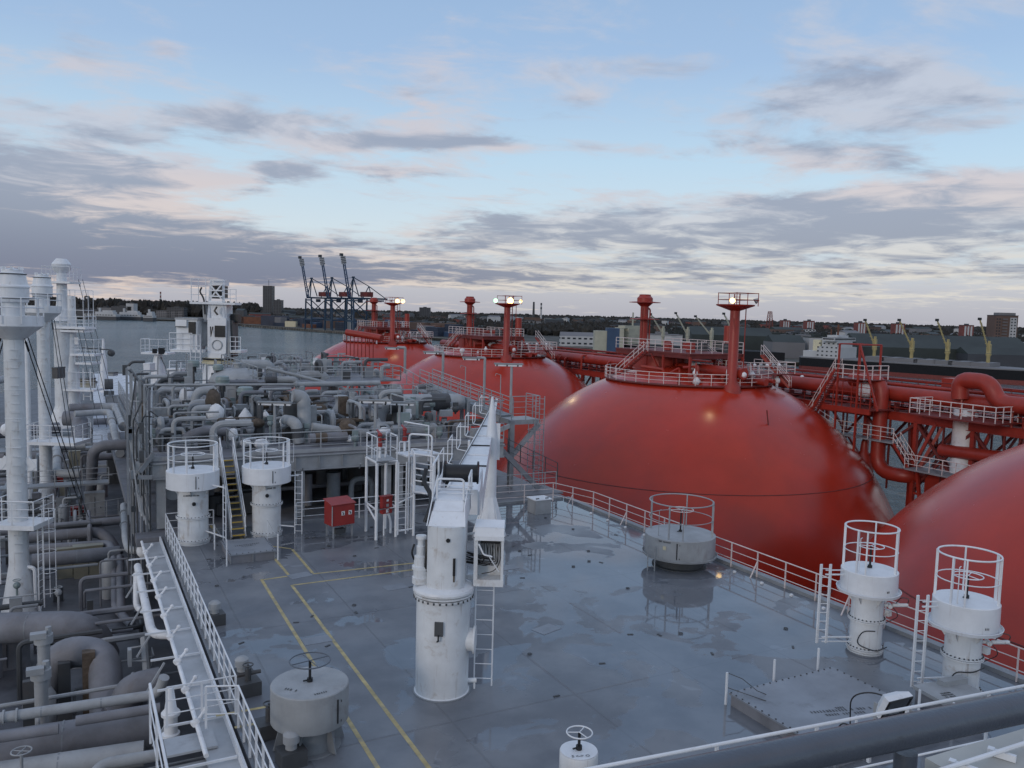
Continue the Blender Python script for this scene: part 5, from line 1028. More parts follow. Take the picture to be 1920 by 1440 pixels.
pp('lateral grey pipe behind the hooking pipe',[(178,858,-.8),(240,853,-.8)],.26)
pp('tall purple grey pipe right of the second mast',[(120,785,-.3),(150,785,-.3),(148,860,-3.)],.72,m='grey3',bend=1.3)
pp('bright grey pipe running lengthwise on the foredeck side',[(140,776,.4),(205,772,.4),(225,850,.2)],.30,m='grey2',bend=1.0,flanges=[(1,.3)])
pp('second bright grey lengthwise pipe near the module',[(190,764,.4),(217,763,.4),(232,800,.3)],.42,m='grey2',bend=1.0)
pp('short vertical light pipe with rings left of the bright pipes',[(163,790,-1),(164,838,-2.2)],.40,m='grey2',flanges=[(0,.4)])
pp('broad dark pipe crossing behind the masts, upper one',[(-60,816,-2.4),(110,802,-2.4)],.60); pp('broad dark pipe crossing behind the masts, lower one',[(-60,858,-2.8),(100,855,-2.8)],.45)
pp('lateral pipe behind the masts with a white cap',[(-40,805,-1.4),(22,803,-1.4)],.6); q=P(17,806,-1.2); one('lagging',MB().ball(tuple(q),.75,14,.9,jit=.04),'lag','white rounded cap on the pipe left of the thickest mast','lagging')
pp('grey pipe at the far left edge rising to the left',[(-30,720,0),(10,710,0),(24,702,0)],.5,m='grey2')
pp('dark lateral pipe between masts and the pale foredeck',[(130,765,-.6),(215,762,-.6)],.45)
pp('dark lateral pipe beyond the rectangular loop',[(175,792,-1),(235,790,-1)],.4)
q=P(271,1032,-.9); one('lagged_knob',MB().ball((q.x,q.y,-.9),.36,18,1.1),'lag','white egg shaped cap at the head of the pale walkway','lagging')
# cabinets, drums and clutter in the trough
for i,(c,yy,z,w_,d_,h,m,lb) in enumerate(((137,1080,-4,1.5,.6,1.6,'beige','beige electric cabinet, left of a pair under the lateral pipes'),(166,1080,-4,1.4,.6,1.7,'beige','beige electric cabinet, right of a pair under the lateral pipes'),(215,905,-4,1.1,1.,3.0,'dgrey','dark tank with a white lid below the hooking pipe'),(140,880,-3.6,.9,.6,1.6,'beige','tall beige cabinet inside the rectangular pipe loop'),(112,917,-3.9,.5,.5,.9,'redbox','small red box between the second mast and the loop'),(145,965,-4,.8,.6,.5,'redbox','low red fitting behind the trough railing'),(178,975,-4,1.2,.8,1.9,'grey2','shiny grey casing below the hooking pipe'),(10,880,-4,1.2,1.,1.8,'grey','grey box at the left edge behind the thickest mast'),(15,1250,-4,1.6,.8,1.2,'grey3','grey box at the left edge among the thick pipes'))):
    q=P(c,yy,z); t=thing('trough_cabinet',lb,'cabinet',q); part('body',MB().box(q.x,q.y,z+h/2,w_,d_,h,.05),m,t); part('top',MB().box(q.x,q.y,z+h+.03,w_*1.06,d_*1.1,.06,.05),'white' if 'lid' in lb else m,t)
    part('door_seam',MB().box(q.x,q.y-d_/2-.01,z+h/2,.02,.02,h*.8,.05).box(q.x+w_*.3,q.y-d_/2-.01,z+h/2,.05,.03,.12,.05),'black',t)
t=thing('valve_column','grey column valve with a domed top between the thick pipes at lower left','valve',P(83,1340,-4)); 
for c,yy,z0,z1 in((83,1262,-2.6,-.9),(78,1322,-2.8,-1.1)):
    q=P(c,yy,-2.); part('stem',MB().cyl(q.x,q.y,z0-1.5,z1,.2,14).lathe(q.x,q.y,[(.34,z0-1.2),(.36,z0-.2),(.2,z0+.1)],16),'grey2',t); part('actuator',MB().cyl(q.x,q.y,z1,z1+.3,.3,14).box(q.x-.15,q.y-.2,z1+.35,.5,.3,.2).cyl(q.x+.15,q.y,z1+.3,z1+.55,.1,8),'grey2',t)
q=P(40,1408,-.9); t=thing('hand_valve','grey handwheel on a pipe at the bottom left edge','valve',q); part('wheel',MB().ring(q.x,q.y,q.z,.24,.02,n=24).tube([q-ux*.24,q+ux*.24],.014,5).tube([q-uf*.24,q+uf*.24],.014,5).cyl(q.x,q.y,q.z-1,q.z,.04,8),'grey2',t)
t=thing('brown_column','rusty brown square column inside the thick pipe arch','column',P(170,1340,-4)); q=P(168,1340,-4); part('post',MB().box(q.x,q.y,-2.8,.42,.4,2.4),'brown',t); q=P(122,1340,-4); part('post',MB().box(q.x,q.y,-3,.4,.4,2.0),'dgrey',t)
rd=random.Random(3)
for i,(c,yy,z,r_,h,m,lb) in enumerate(((205,1120,-4,.35,2.0,'grey2','pale vertical tank under the module corner'),(120,1010,-4,.3,2.2,'grey','grey vertical drum behind the trough railing'),(190,930,-4,.45,1.2,'grey2','short pale drum below the hooking pipe'))):
    q=P(c,yy,z); t=thing('small_tank',lb,'tank',q); part('shell',MB().lathe(q.x,q.y,[(r_,z),(r_,z+h-.2),(r_*.6,z+h),(.02,z+h+.05)],18),m,t); part('outlet',MB().tube([(q.x,q.y,z+h),(q.x,q.y,z+h+.4),(q.x+.8,q.y,z+h+.4)],.06,7,bend=.2),'grey2',t)
t=thing('trough_pipework','small grey pipes, stands and fittings filling the trough left of the walkway','pipework',(-4,30,-4))
for k in range(230):
    x=rd.uniform(-13,1.2); y=15+68*rd.random()**1.0; z=rd.uniform(-3.7,-1.6); L=rd.uniform(1,5); r=rd.choice([.03,.05,.07,.1,.13])
    if math.hypot(x-p1.x,y-p1.y)<1.3 or math.hypot(x-p2.x,y-p2.y)<1.3: continue
    if rd.random()<.6: pts=[(x,y,-4),(x,y,z),(x+L,y,z)] if rd.random()<.6 else [(x,y,z),(x+L,y,z),(x+L,y+1,z),(x+L,y+1,-4)]
    else: pts=[(x,y,-4),(x,y,z),(x,y+L,z),(x,y+L,-4)]
    part('small_pipe',MB().tube(pts,r,7,bend=r*3),rd.choice(['grey3','grey2','grey','dgrey','grey3']),t)
for k in range(110):
    x=rd.uniform(-13,1.2); y=rd.uniform(17,80)
    if math.hypot(x-p1.x,y-p1.y)<1.5: continue
    h=rd.uniform(.4,2.0); part('stand',MB().box(x,y,-4+h/2,rd.uniform(.1,.6),rd.uniform(.1,.5),h),rd.choice(['grey3','grey','dgrey','grey2','beige','dgrey']),t)
for k in range(26):
    x=rd.uniform(-12,.8); y=rd.uniform(17,70); z=rd.uniform(-3.2,-1.6); part('small_valve',MB().cyl(x,y,-4,z,.05,6).ball((x,y,z),.16,8).ring(x,y,z+.25,.16,.02,n=10,m=4),rd.choice(['grey2','green','grey3','whitew']),t)
railing('guard_railing','grey railing crossing the trough behind the thickest mast',[P(105,985,-3),P(200,970,-3),P(243,962,-3)],1.1,(.4,.75),'grey2',1.,tr=.03)
# crossing gangways with crossbeams over the trough farther forward
for i,(yy,z,lb) in enumerate(((62,-1.2,'grey cross gangway over the trough, nearer one'),(76,-1.0,'grey cross gangway over the trough, farther one'))):
    t=thing('cross_gangway',lb,'gangway',(-6,yy,z)); part('floor',MB().box(-6,yy,z,16,1.2,.12),'grey',t); railing('x','x',[(-14,yy-.6,z),(2,yy-.6,z)],1.1,(.4,.75),'grey2',1.6,parent=t)
# ---------------------------------------------------------------- pale walkway and its pipes
struct('walkway',MB().box(3.14,30.3,-.3,.74,22.8,.1),'paleg')
part('kerb',MB().box(3.5,30.3,-.17,.06,22.8,.35),'white',thing('walkway_kerb','raised white edge of the pale walkway beside the left railing','kerb',(3.5,19,-.3)))
t=thing('walkway_brackets','white cross brackets carried along the pale walkway','bracket',(2.5,19,-.3)); pieces('bracket',MB().box(0,0,0,1.45,.05,.06),'white',t,[(2.72,20.5+k*2.3,-.17) for k in range(9)])
pieces('stay',MB().beam((-.5,0,-1.),(.1,0,0),.06),'paleg',t,[(2.3,24.2+k*3.3,-.35) for k in range(5)])
o=pipe('foam_main','thin knobbly white pipe with branch valves along the walkway',[(2.66,41,.02),(2.72,20.5,.02)],.06,'lag',bend=.1)
pieces('branch_valve',MB().ball((0,0,.05),.12,8,jit=.2).tube([(0,0,.05),(.25,.1,.3)],.04,6).ball((.27,.12,.32),.07,6),'lag',o,[(2.68,39-k*2.1,.02) for k in range(9)])
pipe('white_pipe','thick bright white pipe curving in to the walkway',[P(258,1062,-.5),P(283,1180,-.5),P(292,1190,-.5),P(325,1190,-.4)],.155,'lag',bend=.6,flanges=[])
pipe('white_pipe','second white pipe dropping beside the thick one',[P(256,1075,-.4),P(256,1140,-1.6),P(272,1146,-1.6)],.13,'lag',bend=.3)
q=P(320,1335,-.2); t=thing('white_nozzle','white flanged nozzle with conical top between the railings at lower left','nozzle',q); part('body',MB().lathe(q.x,q.y,[(.2,-.9),(.24,-.88),(.24,-.8),(.18,-.78),(.18,-.3),(.25,-.28),(.25,-.2),(.16,-.1),(.08,.5)],18),'white',t)
t=thing('yellow_steps','short flight of steps with yellow nosings at the near end of the walkway','stairs',(2.4,19,-1))
for k in range(3): part('step',MB().box(2.35,20.9-k*.75,-.5-k*.45,1.5,.7,.06),'grey2',t); part('nosing',MB().box(2.35,20.54-k*.75,-.46-k*.45,1.5,.06,.05),'ylw',t)
part('landing',MB().box(2.5,21.7,-.2,1.2,.9,.06),'paleg',t)
railing('guard_railing','tall white gate frame across the near end of the walkway',[(1.6,22.3,-.3),(1.6,20.4,-.3),(1.7,17.0,-.9)],1.6,(.5,1.05),'white',1.7,tr=.035)
p=P(295,1240,-1); t=thing('cable_reel_frame','small grey frame with cable brackets left of the walkway','frame',p); part('frame',MB().tube([P(270,1195,-1),P(275,1260,-2)],.13,8).tube([P(245,1215,-1.3),P(275,1210,-1.3)],.04,5).tube([P(245,1240,-1.6),P(275,1238,-1.6)],.04,5).box(*P(243,1232,-1.4),.12,.3,.6),'grey2',t)
# ================================================================ grey process module
PT=3.4
t=MODT=thing('process_module','tall grey steel process module with decks, columns and railings behind the front rail','process module',(12,58,-4))
x0,x1,y0,y1=3.3,22.4,43.,76.
part('floor',MB().box((x0+x1)/2,(y0+y1)/2,PT-.05,x1-x0,y1-y0,.1),'grey3',t)
struct('deck_under_module',MB().box(14.5,60,-.3,24,36,.4),'grey3')
for yy in(y0,y0+8,y0+17,y1): part('deck_beam',MB().ibeam((x0,yy,PT-.5),(x1,yy,PT-.5),.35,.75),'grey2',t)
for xx in(x0,x0+6.3,x1-6.3,x1): part('deck_beam',MB().ibeam((xx,y0,PT-.55),(xx,y1,PT-.55),.3,.6),'grey',t)
pieces('web_stiffener',MB().box(0,0,0,.02,.16,.62),'grey2',t,[(x0+.6+k*1.25,y0-.1,PT-.5) for k in range(15)])
pieces('drain_bracket',MB().beam((0,0,0),(0,-.25,.3),.06),'grey2',t,[(x0+1+k*3.1,y0-.05,PT-1.0) for k in range(6)])
for xx in(x0+.4,x0+1.6,x0+7.2,x1-7.1,x1-6.4,x1-.8):
    for yy in(y0+.4,y0+9,y0+18,y0+28): part('column',MB().ibeam((xx,yy,0),(xx,yy,PT-.9),.42,.42) if yy==y0+.4 else MB().box(xx,yy,1.3,.4,.4,2.6),'grey2' if yy==y0+.4 else 'grey',t)
for a,b in(((x1-6.2,0),(x1-3.4,2.5)),((x1-.9,0),(x1-3.4,2.5)),((x0+13.3,2.4),(x0+15.5,0))): part('brace',MB().beam((a[0],y0+1,a[1]),(b[0],y0+1,b[1]),.28),'grey',t)
part('rear_wall',MB().box(12.5,56,1.2,19,.3,3.9),'dgrey',t)
for z_ in(.9,1.9): part('service_pipe',MB().tube([(x0+2,y0+3,z_),(x0+12,y0+3.2,z_)],.12,8),'grey3',t)
rd=random.Random(21)
for k in range(34):
    x=rd.uniform(x0+2,x1-1); y=rd.uniform(y0+1.5,y0+9); h=rd.uniform(.5,2.3)
    part('under_deck_equipment',MB().cyl(x,y,0,h,rd.uniform(.12,.5),10) if rd.random()<.5 else MB().box(x,y,h/2,rd.uniform(.3,1.2),.6,h),rd.choice(['dgrey','grey3','grey','dgrey']),t)
pipe('x','x',[(x0+10.5,y0+2,.0),(x0+10.5,y0+2,1.4),(x0+11.7,y0+2,1.4),(x0+11.7,y0+2,0)],.16,'grey2',parent=t,bend=.5)
pipe('x','x',[(x0+1,y0+2.4,1.5),(x0+1,y0+.6,1.7)],.42,'grey2',parent=t)
# front railing of the module deck with a gap for the stairs
sg0,sg1=Qt(412,850,43).x,Qt(437,850,43).x
railing('x','x',[(x0,y0+9,PT),(x0,y0,PT),(sg0-.1,y0,PT)],1.1,(.38,.74),'grey2',1.35,tr=.03,parent=t)
railing('x','x',[(sg0-.1,y0,PT),(sg0-.1,y0+2.6,PT)],1.1,(.38,.74),'grey2',1.3,parent=t)
railing('x','x',[(sg1+.1,y0+2.6,PT),(sg1+.1,y0,PT),(x1,y0,PT),(x1,y0+5,PT)],1.1,(.38,.74),'grey2',2.1,tr=.03,parent=t)
for yy,zz_ in((50,PT),(58,PT),(66,PT)): railing('x','x',[(4,yy,zz_),(14.5,yy,zz_)],1.1,(.38,.74),'grey2',1.4,tr=.03,parent=t)
railing('x','x',[(x0,y1,PT),(x0,y0+9,PT)],1.1,(.38,.74),'grey2',1.8,tr=.03,parent=t)
part('kick_plate',MB().box((sg1+x1)/2,y0-.03,PT+.1,x1-sg1,.03,.2).box((x0+sg0)/2,y0-.03,PT+.1,sg0-x0,.03,.2),'grey2',t)
# stair down to the trunk deck, yellow nosings
st=thing('module_stairs','steep stairs with yellow step edges between the two left ventilation towers','stairs',((sg0+sg1)/2,41.9,0))
a=Vector((sg0,y0,PT)); b=Vector((P(450,1000,0).x-.55,39.9,.05)); wd=Vector((sg1-sg0,0,0))
for s in(0,1):
    part('stringer',MB().beam(a+wd*s,b+wd*s,.05,.26),'grey2',st)
    for h in(.5,1.0): part('stair_rail',MB().tube([a+wd*s+Vector((0,0,h)),b+wd*s+Vector((0,0,h))],.026,6),'white',st)
    pieces('post',MB().cyl(0,0,0,1.,.024,6),'white',st,[a+wd*s+(b-a)*k for k in(0,.3,.62,.97)])
n=13
for i in range(n):
    c=a+(b-a)*(i+.5)/n+wd*.5; tr=part('tread',MB().box(c.x,c.y,c.z,wd.x-.06,.26,.04),'grey3',st); part('nosing',MB().box(c.x,c.y-.14,c.z+.005,wd.x-.08,.035,.055),'ylw',tr)
# left side frame: tall posts, slanting stair rails and cable runs
lf=thing('cable_tower','tall narrow grey frame of posts, cable runs and stair rails on the module corner','frame',(x0-.3,44,-4))
rd=random.Random(8)
for k,(c,tp,bt_) in enumerate(((240,690,965),(248,700,1000),(256,705,1010),(264,712,1010),(272,722,990),(281,730,1005))):
    q=Qt(c,900,42.6+k*1.3); part('post',MB().box(q.x,q.y,(zb(q,tp)+zb(q,bt_))/2,.09+.05*(k%2),.12,zb(q,tp)-zb(q,bt_)),['grey','grey2','grey3'][k%3],lf)
for k in range(7):
    q0=Qt(243+k*4,820+k*8,43+k*.8); q1=Qt(262+k*4,960+k*8,42+k*.3); part('stair_rail',MB().tube([q0,q1],.035,6),'grey2',lf)
for k in range(10): q=Qt(rd.uniform(238,290),rd.uniform(760,960),43); part('cable_box',MB().box(q.x,q.y-.2,q.z,.2,.2,rd.uniform(.2,.6)),rd.choice(['grey','grey2','dgrey']),lf)
for k in range(8): q=Qt(238+k*6,800,43.2); part('conduit',MB().tube([(q.x,q.y,-3),(q.x,q.y,4+rd.uniform(0,3)),(q.x+.4,q.y,4.6+rd.uniform(0,3))],.035,6,bend=.15),rd.choice(['grey2','dgrey','grey']),lf)
part('long_rail',MB().tube([Qt(241,690,43.5),Qt(278,735,60),Qt(285,735,62)],.09,6).tube([Qt(282,828,43),Qt(285,722,62)],.06,6),'grey2',lf)
q=Qt(238,690,44); part('corner_lamp',MB().tube([q,q+Vector((.2,0,.3)),q+Vector((.8,0,.3))],.07,6,bend=.2).box(q.x-.1,q.y,q.z-.1,.2,.15,.5),'dgrey',lf)
part('bracket_plate',MB().beam(Qt(262,885,42.6),Qt(288,850,42.8),.12,.2).beam(Qt(258,895,42.6),Qt(285,895,42.6),.08,.2),'grey',lf)
for k in range(26): 
    c0=rd.uniform(238,290); y0_=rd.uniform(700,960); q0=Qt(c0,y0_,43+rd.random()*2); q1=Qt(c0+rd.uniform(-4,22),y0_+rd.choice([0,0,40,70]),42.6+rd.random()*2); part('small_conduit',MB().tube([q0,q1],rd.choice([.015,.025,.035]),5),rd.choice(['grey2','dgrey','grey','grey2','whitew']),lf)
# ---- vessels and pipes above the module deck: photograph outline (x,y) at a distance forward
def qp(label,pts,r,m='grey2',**k):
    v=[Qt(a,b,c) for a,b,c in pts]; R_q=r*mpp(v[len(v)//2]); o=pipe(k.pop('name','pipe'),label,v,R_q,m,**k)
    if r>5: seams(o,v,R_q,sp=1.5)
    return o
def vessel(c,yt,tt,rpx,label,m='grey2',dome=.5):
    q=Qt(c,yt,tt); r=rpx*mpp(q); x,y=q.x,q.y; hd=r*dome; prof=[(r,PT),(r,q.z-hd)]+[(r*math.cos(a),q.z-hd+hd*math.sin(a)) for a in [math.radians(10*i) for i in range(1,9)]]+[(.05,q.z)]
    t=thing('pressure_vessel',label,'vessel',(x,y,PT)); part('shell',MB().lathe(x,y,prof,44),m,t); part('girth_band',MB().ring(x,y,q.z-hd,r*1.005,.05,n=44,m=5),'grey',t)
    part('top_nozzle',MB().cyl(x,y,q.z-.1,q.z+.35,r*.14,12).cyl(x,y,q.z+.25,q.z+.33,r*.2,12),m,t); return t
vessel(446,689,64,51,'large pale grey domed vessel in the back of the module below the white crane')
vessel(620,703,66,16,'smaller domed vessel behind the pipe elbows right of the large one')
def actuator(c,yt,tt,rpx,label):
    q=Qt(c,yt,tt); r=rpx*mpp(q); x,y=q.x,q.y; t=thing('valve_actuator',label,'valve actuator',(x,y,PT),'round pale green valve actuators')
    part('head',MB().lathe(x,y,[(r*.75,q.z-r*1.15),(r*.95,q.z-r*1.05),(r*.95,q.z-r*.62),(r*1.06,q.z-r*.6),(r*1.06,q.z-r*.5),(r*.95,q.z-r*.48),(r*.9,q.z-r*.1),(r*.7,q.z),(.03,q.z)],26),'green',t)
    part('yoke',MB().cyl(x,y,PT+.2,q.z-r*1.1,r*.16,8).cyl(x,y,q.z-r*2.,q.z-r*1.1,r*.3,8).tube([(x-r*.35,y,q.z-r*1.1),(x-r*.35,y,q.z-r*2.3)],.04,5).tube([(x+r*.35,y,q.z-r*1.1),(x+r*.35,y,q.z-r*2.3)],.04,5),'dgrey',t)
for c,yt,tt,r,lb in((363,675,66,11,'pale green round actuator leftmost behind the module deck'),(409,683,64,10,'pale green round actuator just left of the large vessel'),(417,705,58,13,'pale green round actuator in front of the left side of the large vessel'),(460,725,54,15,'largest pale green round actuator, low in front of the large vessel')): actuator(c,yt,tt,r,lb)
qp('grey hooked pipe above the large vessel',[(452,683,66),(508,683,66),(509,712,66)],9)
qp('grey pipe with dark end bending down right of the large vessel',[(505,712,60),(556,712,60),(561,735,60)],6.5,bands=[(0,.06,1.6,'lagd')])
qp('long thin grey header pipe across the module, left part',[(262,722,56),(556,721,56)],2.2)
qp('long grey header pipe across the module, thicker right part',[(552,721,56),(612,720,56),(712,718,56)],5,flanges=[(0,.05)])
qp('tall hooked light grey pipe in the middle of the module front',[(549,742,47),(569,744,47),(572,832,46.5)],12.5,bend=.8,m='grey2')
qp('grey pipe elbow rising left of the big dark canvas roll',[(367,770,54),(366,734,54),(402,731,54)],8.5)
qp('low grey elbow pipe ending left of the white lagging, upper',[(355,796,52),(356,757,52),(398,753,52)],7); qp('low grey elbow pipe ending left of the white lagging, lower',[(364,782,49),(365,766,49),(396,764,49)],6)
qp('curved dark grey pipe at the left front of the module',[(330,850,47),(300,830,47),(296,806,48),(318,792,49),(340,792,49)],8,m='grey3')
qp('thin grey arched pipe at the left front',[(302,850,46),(303,806,46),(345,804,46),(346,830,46)],4)
qp('slanting pale pipe in front of the right elbows',[(500,690,58),(630,722,58)],3.); qp('second slanting pale strut right of the first',[(628,722,57),(668,738,55)],2.8)
qp('horizontal grey pipe behind the module crossing to the right vessel',[(545,722,62),(560,702,62),(612,702,62),(615,760,62)],7)
qp('thick grey pipe elbow behind the long horizontal drum',[(750,734,60),(690,736,60),(690,780,60)],13,bands=[(0,.35,.9,'lagd')])
o=qp('big grey drum pipe with dark wrappings, bent down at its left end',[(706,815,50),(708,757,50),(795,755,50),(856,754,50)],16.5,bend=2.0,bands=[(1,.35,.9,'lagd'),(2,.45,1.1,'lagd')],name='drum_pipe')
q=Qt(857,754,50); part('end_cap',MB().ball((q.x,q.y,q.z),16.4*mpp(q),18),'grey2',o)
q=Qt(711,808,47); one('pump_bulb',MB().ball((q.x,q.y,q.z-.2),26*mpp(q),24,.95),'grey2','round grey bulb under the left bend of the big drum pipe','vessel')
t=thing('flask_vessel','bulbous grey vessel with a narrow neck on a frame in the middle of the module','vessel',Qt(638,800,52)); q=Qt(638,785,52); r=24*mpp(q); part('shell',MB().lathe(q.x,q.y,[(r*.6,q.z-r*.7),(r*.95,q.z-r*.3),(r,q.z),(r*.9,q.z+r*.45),(r*.5,q.z+r*.95),(r*.4,q.z+r*1.2),(r*.4,q.z+r*1.7),(r*.55,q.z+r*1.72),(r*.55,q.z+r*1.82),(.05,q.z+r*1.9)],30),'grey2',t)
part('side_nozzle',MB().tube([q-ux*r*.6+Vector((0,0,-.3)),q-ux*r*1.35+Vector((0,0,-.3))],r*.3,14),'lag',t); part('stand',MB().box(q.x,q.y,q.z-r*.85,r*2.6,1.5,.1).beam((q.x+1,q.y-.7,q.z-r*.9),(q.x+.2,q.y-.7,PT),.07).beam((q.x-1,q.y-.6,q.z-r*.9),(q.x-1,q.y-.6,PT),.07).beam((q.x+1,q.y+.4,q.z-r),(q.x+1,q.y+.4,PT),.08),'grey',t)
def lag(c,yy,tt,rpx,label,sz=1.,cone=False,m='lag',cat='lagging'):
    q=Qt(c,yy,tt); r=rpx*mpp(q); mb=MB().ball((q.x,q.y,q.z),r,12,sz,jit=.09)
    if cone: mb=MB().lathe(q.x,q.y,[(r*.9,q.z-r*.7),(r,q.z-r*.3),(r*.45,q.z+r*.5),(r*.1,q.z+r*.95)],9)
    one('lagging',mb,m,label,cat)
lag(404,775,49,16,'big white lagged ball under the brown canvas roll',1.1); lag(432,790,48,11,'white lagging just right of the big lagged ball',.8); lag(411,791,47,9,'small grey elbow cover in front of the big lagged ball',.8,m='grey2')
lag(460,777,49,13,'pointed white canvas cone in the module middle',1.,True); lag(497,776,49,8,'smaller pointed white cone right of the first',1.2,True); lag(537,772,48,7,'slim white pointed cover beside the tall hooked pipe',1.5,True); lag(533,792,47,9,'white lagged ball left of the dark grey elbow',1.2)
lag(350,744,58,14,'white lagged valve at the left back of the module',1.3); lag(402,733,58,9,'white lagging peak behind the left elbow pipe',.8,True); lag(437,815,45.5,9,'white crumpled lagging at the head of the stairs',1.4); lag(460,830,45,11,'white lagged bend lying right of the stair head',.8); lag(490,832,45,14,'white and grey lagged flange near the stair head',.7); lag(655,822,45,7,'white lagging peak by the brown rope ring',1.5,True); lag(721,808,44.6,12,'white saddle shaped cover beside the first lamp post',.6)
lag(400,750,50,14,'brown canvas roll standing over the lagged ball',1.5,m='brown',cat='canvas'); lag(484,793,48,12,'dark brown wrapped pipe piece in the module middle',.8,m='brown',cat='canvas'); lag(600,773,50,14,'brown canvas bundle left of the flask vessel',1.2,m='brown',cat='canvas'); lag(652,800,46,17,'brown ring of wrapped hose behind the module rail',.9,m='brown',cat='canvas'); lag(448,785,50,13,'dark canvas between the white cones',1.3,m='black',cat='canvas')
qp('dark grey wrapped elbow in front of the tall hooked pipe',[(560,830,46),(556,792,46),(535,788,47)],11,m='grey2',bands=[(0,.5,.8,'lagd')])
qp('grey lagged pipe lying on the deck left of the stairs',[(345,822,46),(380,806,46),(430,810,46)],9,m='grey3'); qp('grey lagged pipe lying on deck right of the stairs',[(445,828,45.5),(480,836,45.5),(505,834,45.5)],10,m='grey2',bands=[(0,.8,1.2,'lagd')])
qp('low pale pipe running behind the front rail, middle',[(585,800,46),(640,808,46),(690,812,46)],8,m='grey2'); qp('low grey pipe with brown wrapping in front of the flask vessel',[(580,822,45),(650,818,45)],9,m='grey3',bands=[(0,.3,1.2,'brown')])
qp('low thick grey pipe under the big drum',[(735,808,46),(800,806,46),(812,800,46),(818,830,46)],10,m='grey2',bend=.8,flanges=[(0,.5)])
qp('vertical grey pipe behind the drum at the right',[(850,755,52),(866,756,52),(866,815,52)],4)
qp('grey stub pipe with flange left of the header tee',[(566,722,56),(566,745,56)],6,flanges=[(0,.5)])
# second level at the back right: grating, rails, small valves
t=MODT
Z2=5.6
for (ax,ay,bx_,by) in((11.5,60.,22.2,76.),):
    part('upper_floor',MB().box((ax+bx_)/2,(ay+by)/2,Z2,bx_-ax,by-ay,.1),'grey3',t)
    railing('x','x',[(ax,by,Z2),(ax,ay,Z2),(bx_,ay,Z2)],1.1,(.38,.74),'grey2',1.6,tr=.035,pr=.035,rr=.025,parent=t)
    railing('x','x',[(bx_,ay,Z2),(bx_,by,Z2),(ax,by,Z2)],1.1,(.38,.74),'grey2',1.8,tr=.035,pr=.035,rr=.025,parent=t)
railing('x','x',[(15,52,4.6),(22.2,52,4.6),(22.2,60,5.6)],1.1,(.38,.74),'grey2',1.4,tr=.03,parent=t); part('middle_floor',MB().box(18.7,55.8,4.5,7.3,7.6,.1),'grey3',t)
railing('x','x',[(15,56,4.6),(22.1,56,4.6)],1.1,(.38,.74),'grey2',1.2,tr=.03,parent=t)
rd=random.Random(31)
def clutter(n,xr,yr,z0,hr,mats,seed):
    rd=random.Random(seed)
    for k in range(n):
        x=rd.uniform(*xr); y=rd.uniform(*yr); h=rd.uniform(*hr); L=rd.uniform(.5,2.6); r=rd.choice([.04,.06,.09,.13,.18]); m=rd.choice(mats)
        c=rd.random()
        if c<.5: part('small_pipe',MB().tube([(x,y,z0),(x,y,z0+h),(x+L,y,z0+h)] if rd.random()<.6 else [(x,y,z0),(x,y,z0+h),(x,y+L,z0+h),(x,y+L,z0)],r,8,bend=r*3),m,t)
        elif c<.72: part('small_valve',MB().cyl(x,y,z0,z0+h*.6,.07,7).ball((x,y,z0+h*.6),rd.uniform(.14,.26),8).box(x,y,z0+h*.6+.3,.3,.2,.25),rd.choice(['green','green','grey2','dgrey','lag']),t)
        elif c<.85: part('cabinet',MB().box(x,y,z0+h/2,rd.uniform(.3,.8),rd.uniform(.2,.5),h),m,t)
        else: part('stand',MB().box(x,y,z0+h/2,.12,.12,h).box(x+.3,y,z0+h,.7,.1,.1),m,t)
mm=['grey2','grey2','grey','grey3','grey2','dgrey']
clutter(120,(4,12),(47,74),PT,(.5,2.4),mm,41); clutter(80,(11.8,22),(61,75.5),Z2,(.4,1.5),mm,42); clutter(80,(9,15),(46,60),PT,(.5,2.2),mm+['brown','dgrey'],43); clutter(50,(15,22),(45,60),4.5,(.3,1.3),mm+['green'],44); clutter(80,(3.6,8),(44,56),PT,(.4,1.7),mm+['brown','dgrey','green'],45); clutter(50,(12,22),(44,50),PT,(.3,1.1),mm+['brown'],46); clutter(30,(4,11),(60,76),PT,(1.5,3.4),['grey2','grey','grey2'],47)
# uprights and high crossbeams
for c,yt,tt in((566,725,55),(607,705,60),(610,745,54),(740,720,53),(711,720,56),(660,735,50),(877,745,50),(813,770,48)):
    q=Qt(c,yt,tt); part('upright',MB().box(q.x,q.y,(PT+q.z)/2,.26,.26,q.z-PT),'grey2',t)
# gangway sloping down at the right with rails, ladder cage and its bracing
g0=Qt(868,745,50); g1=Qt(945,775,47.5); g2=Qt(1000,768,46.5)
gw=thing('side_gangway','grey sloping gangway with rails from the module to the caged ladder on the right','gangway',g0)
A=Vector((22.2,56,5.6)); Bp=Vector((24.4,47.4,zb(Vector((24.4,47.4,0)),782))); 
part('floor',MB().slab(A,A+Vector((1.1,.3,0)),Bp+Vector((1.0,.3,0)),Bp,.1),'grey',gw); part('side_beam',MB().beam(A-Vector((0,0,.2)),Bp-Vector((0,0,.2)),.14,.42).beam(A+Vector((1.1,.3,-.2)),Bp+Vector((1.1,.3,-.2)),.14,.42),'grey2',gw)
for off in(Vector((0,0,0)),Vector((1.1,.3,0))): railing('x','x',[A+off,Bp+off],1.15,(.3,.6,.9),'grey2',1.1,tr=.03,rr=.022,parent=gw)
C0=Bp; pl=[C0+Vector((0,0,0)),C0+Vector((2.0,.2,0)),C0+Vector((2.0,-1.6,0)),C0+Vector((0,-1.6,0))]
part('end_floor',MB().prism([(p.x,p.y) for p in pl],C0.z-.3,C0.z),'grey2',gw); railing('x','x',[pl[3],pl[2],pl[1]],1.5,(.4,.8,1.15),'grey2',.9,tr=.03,parent=gw)
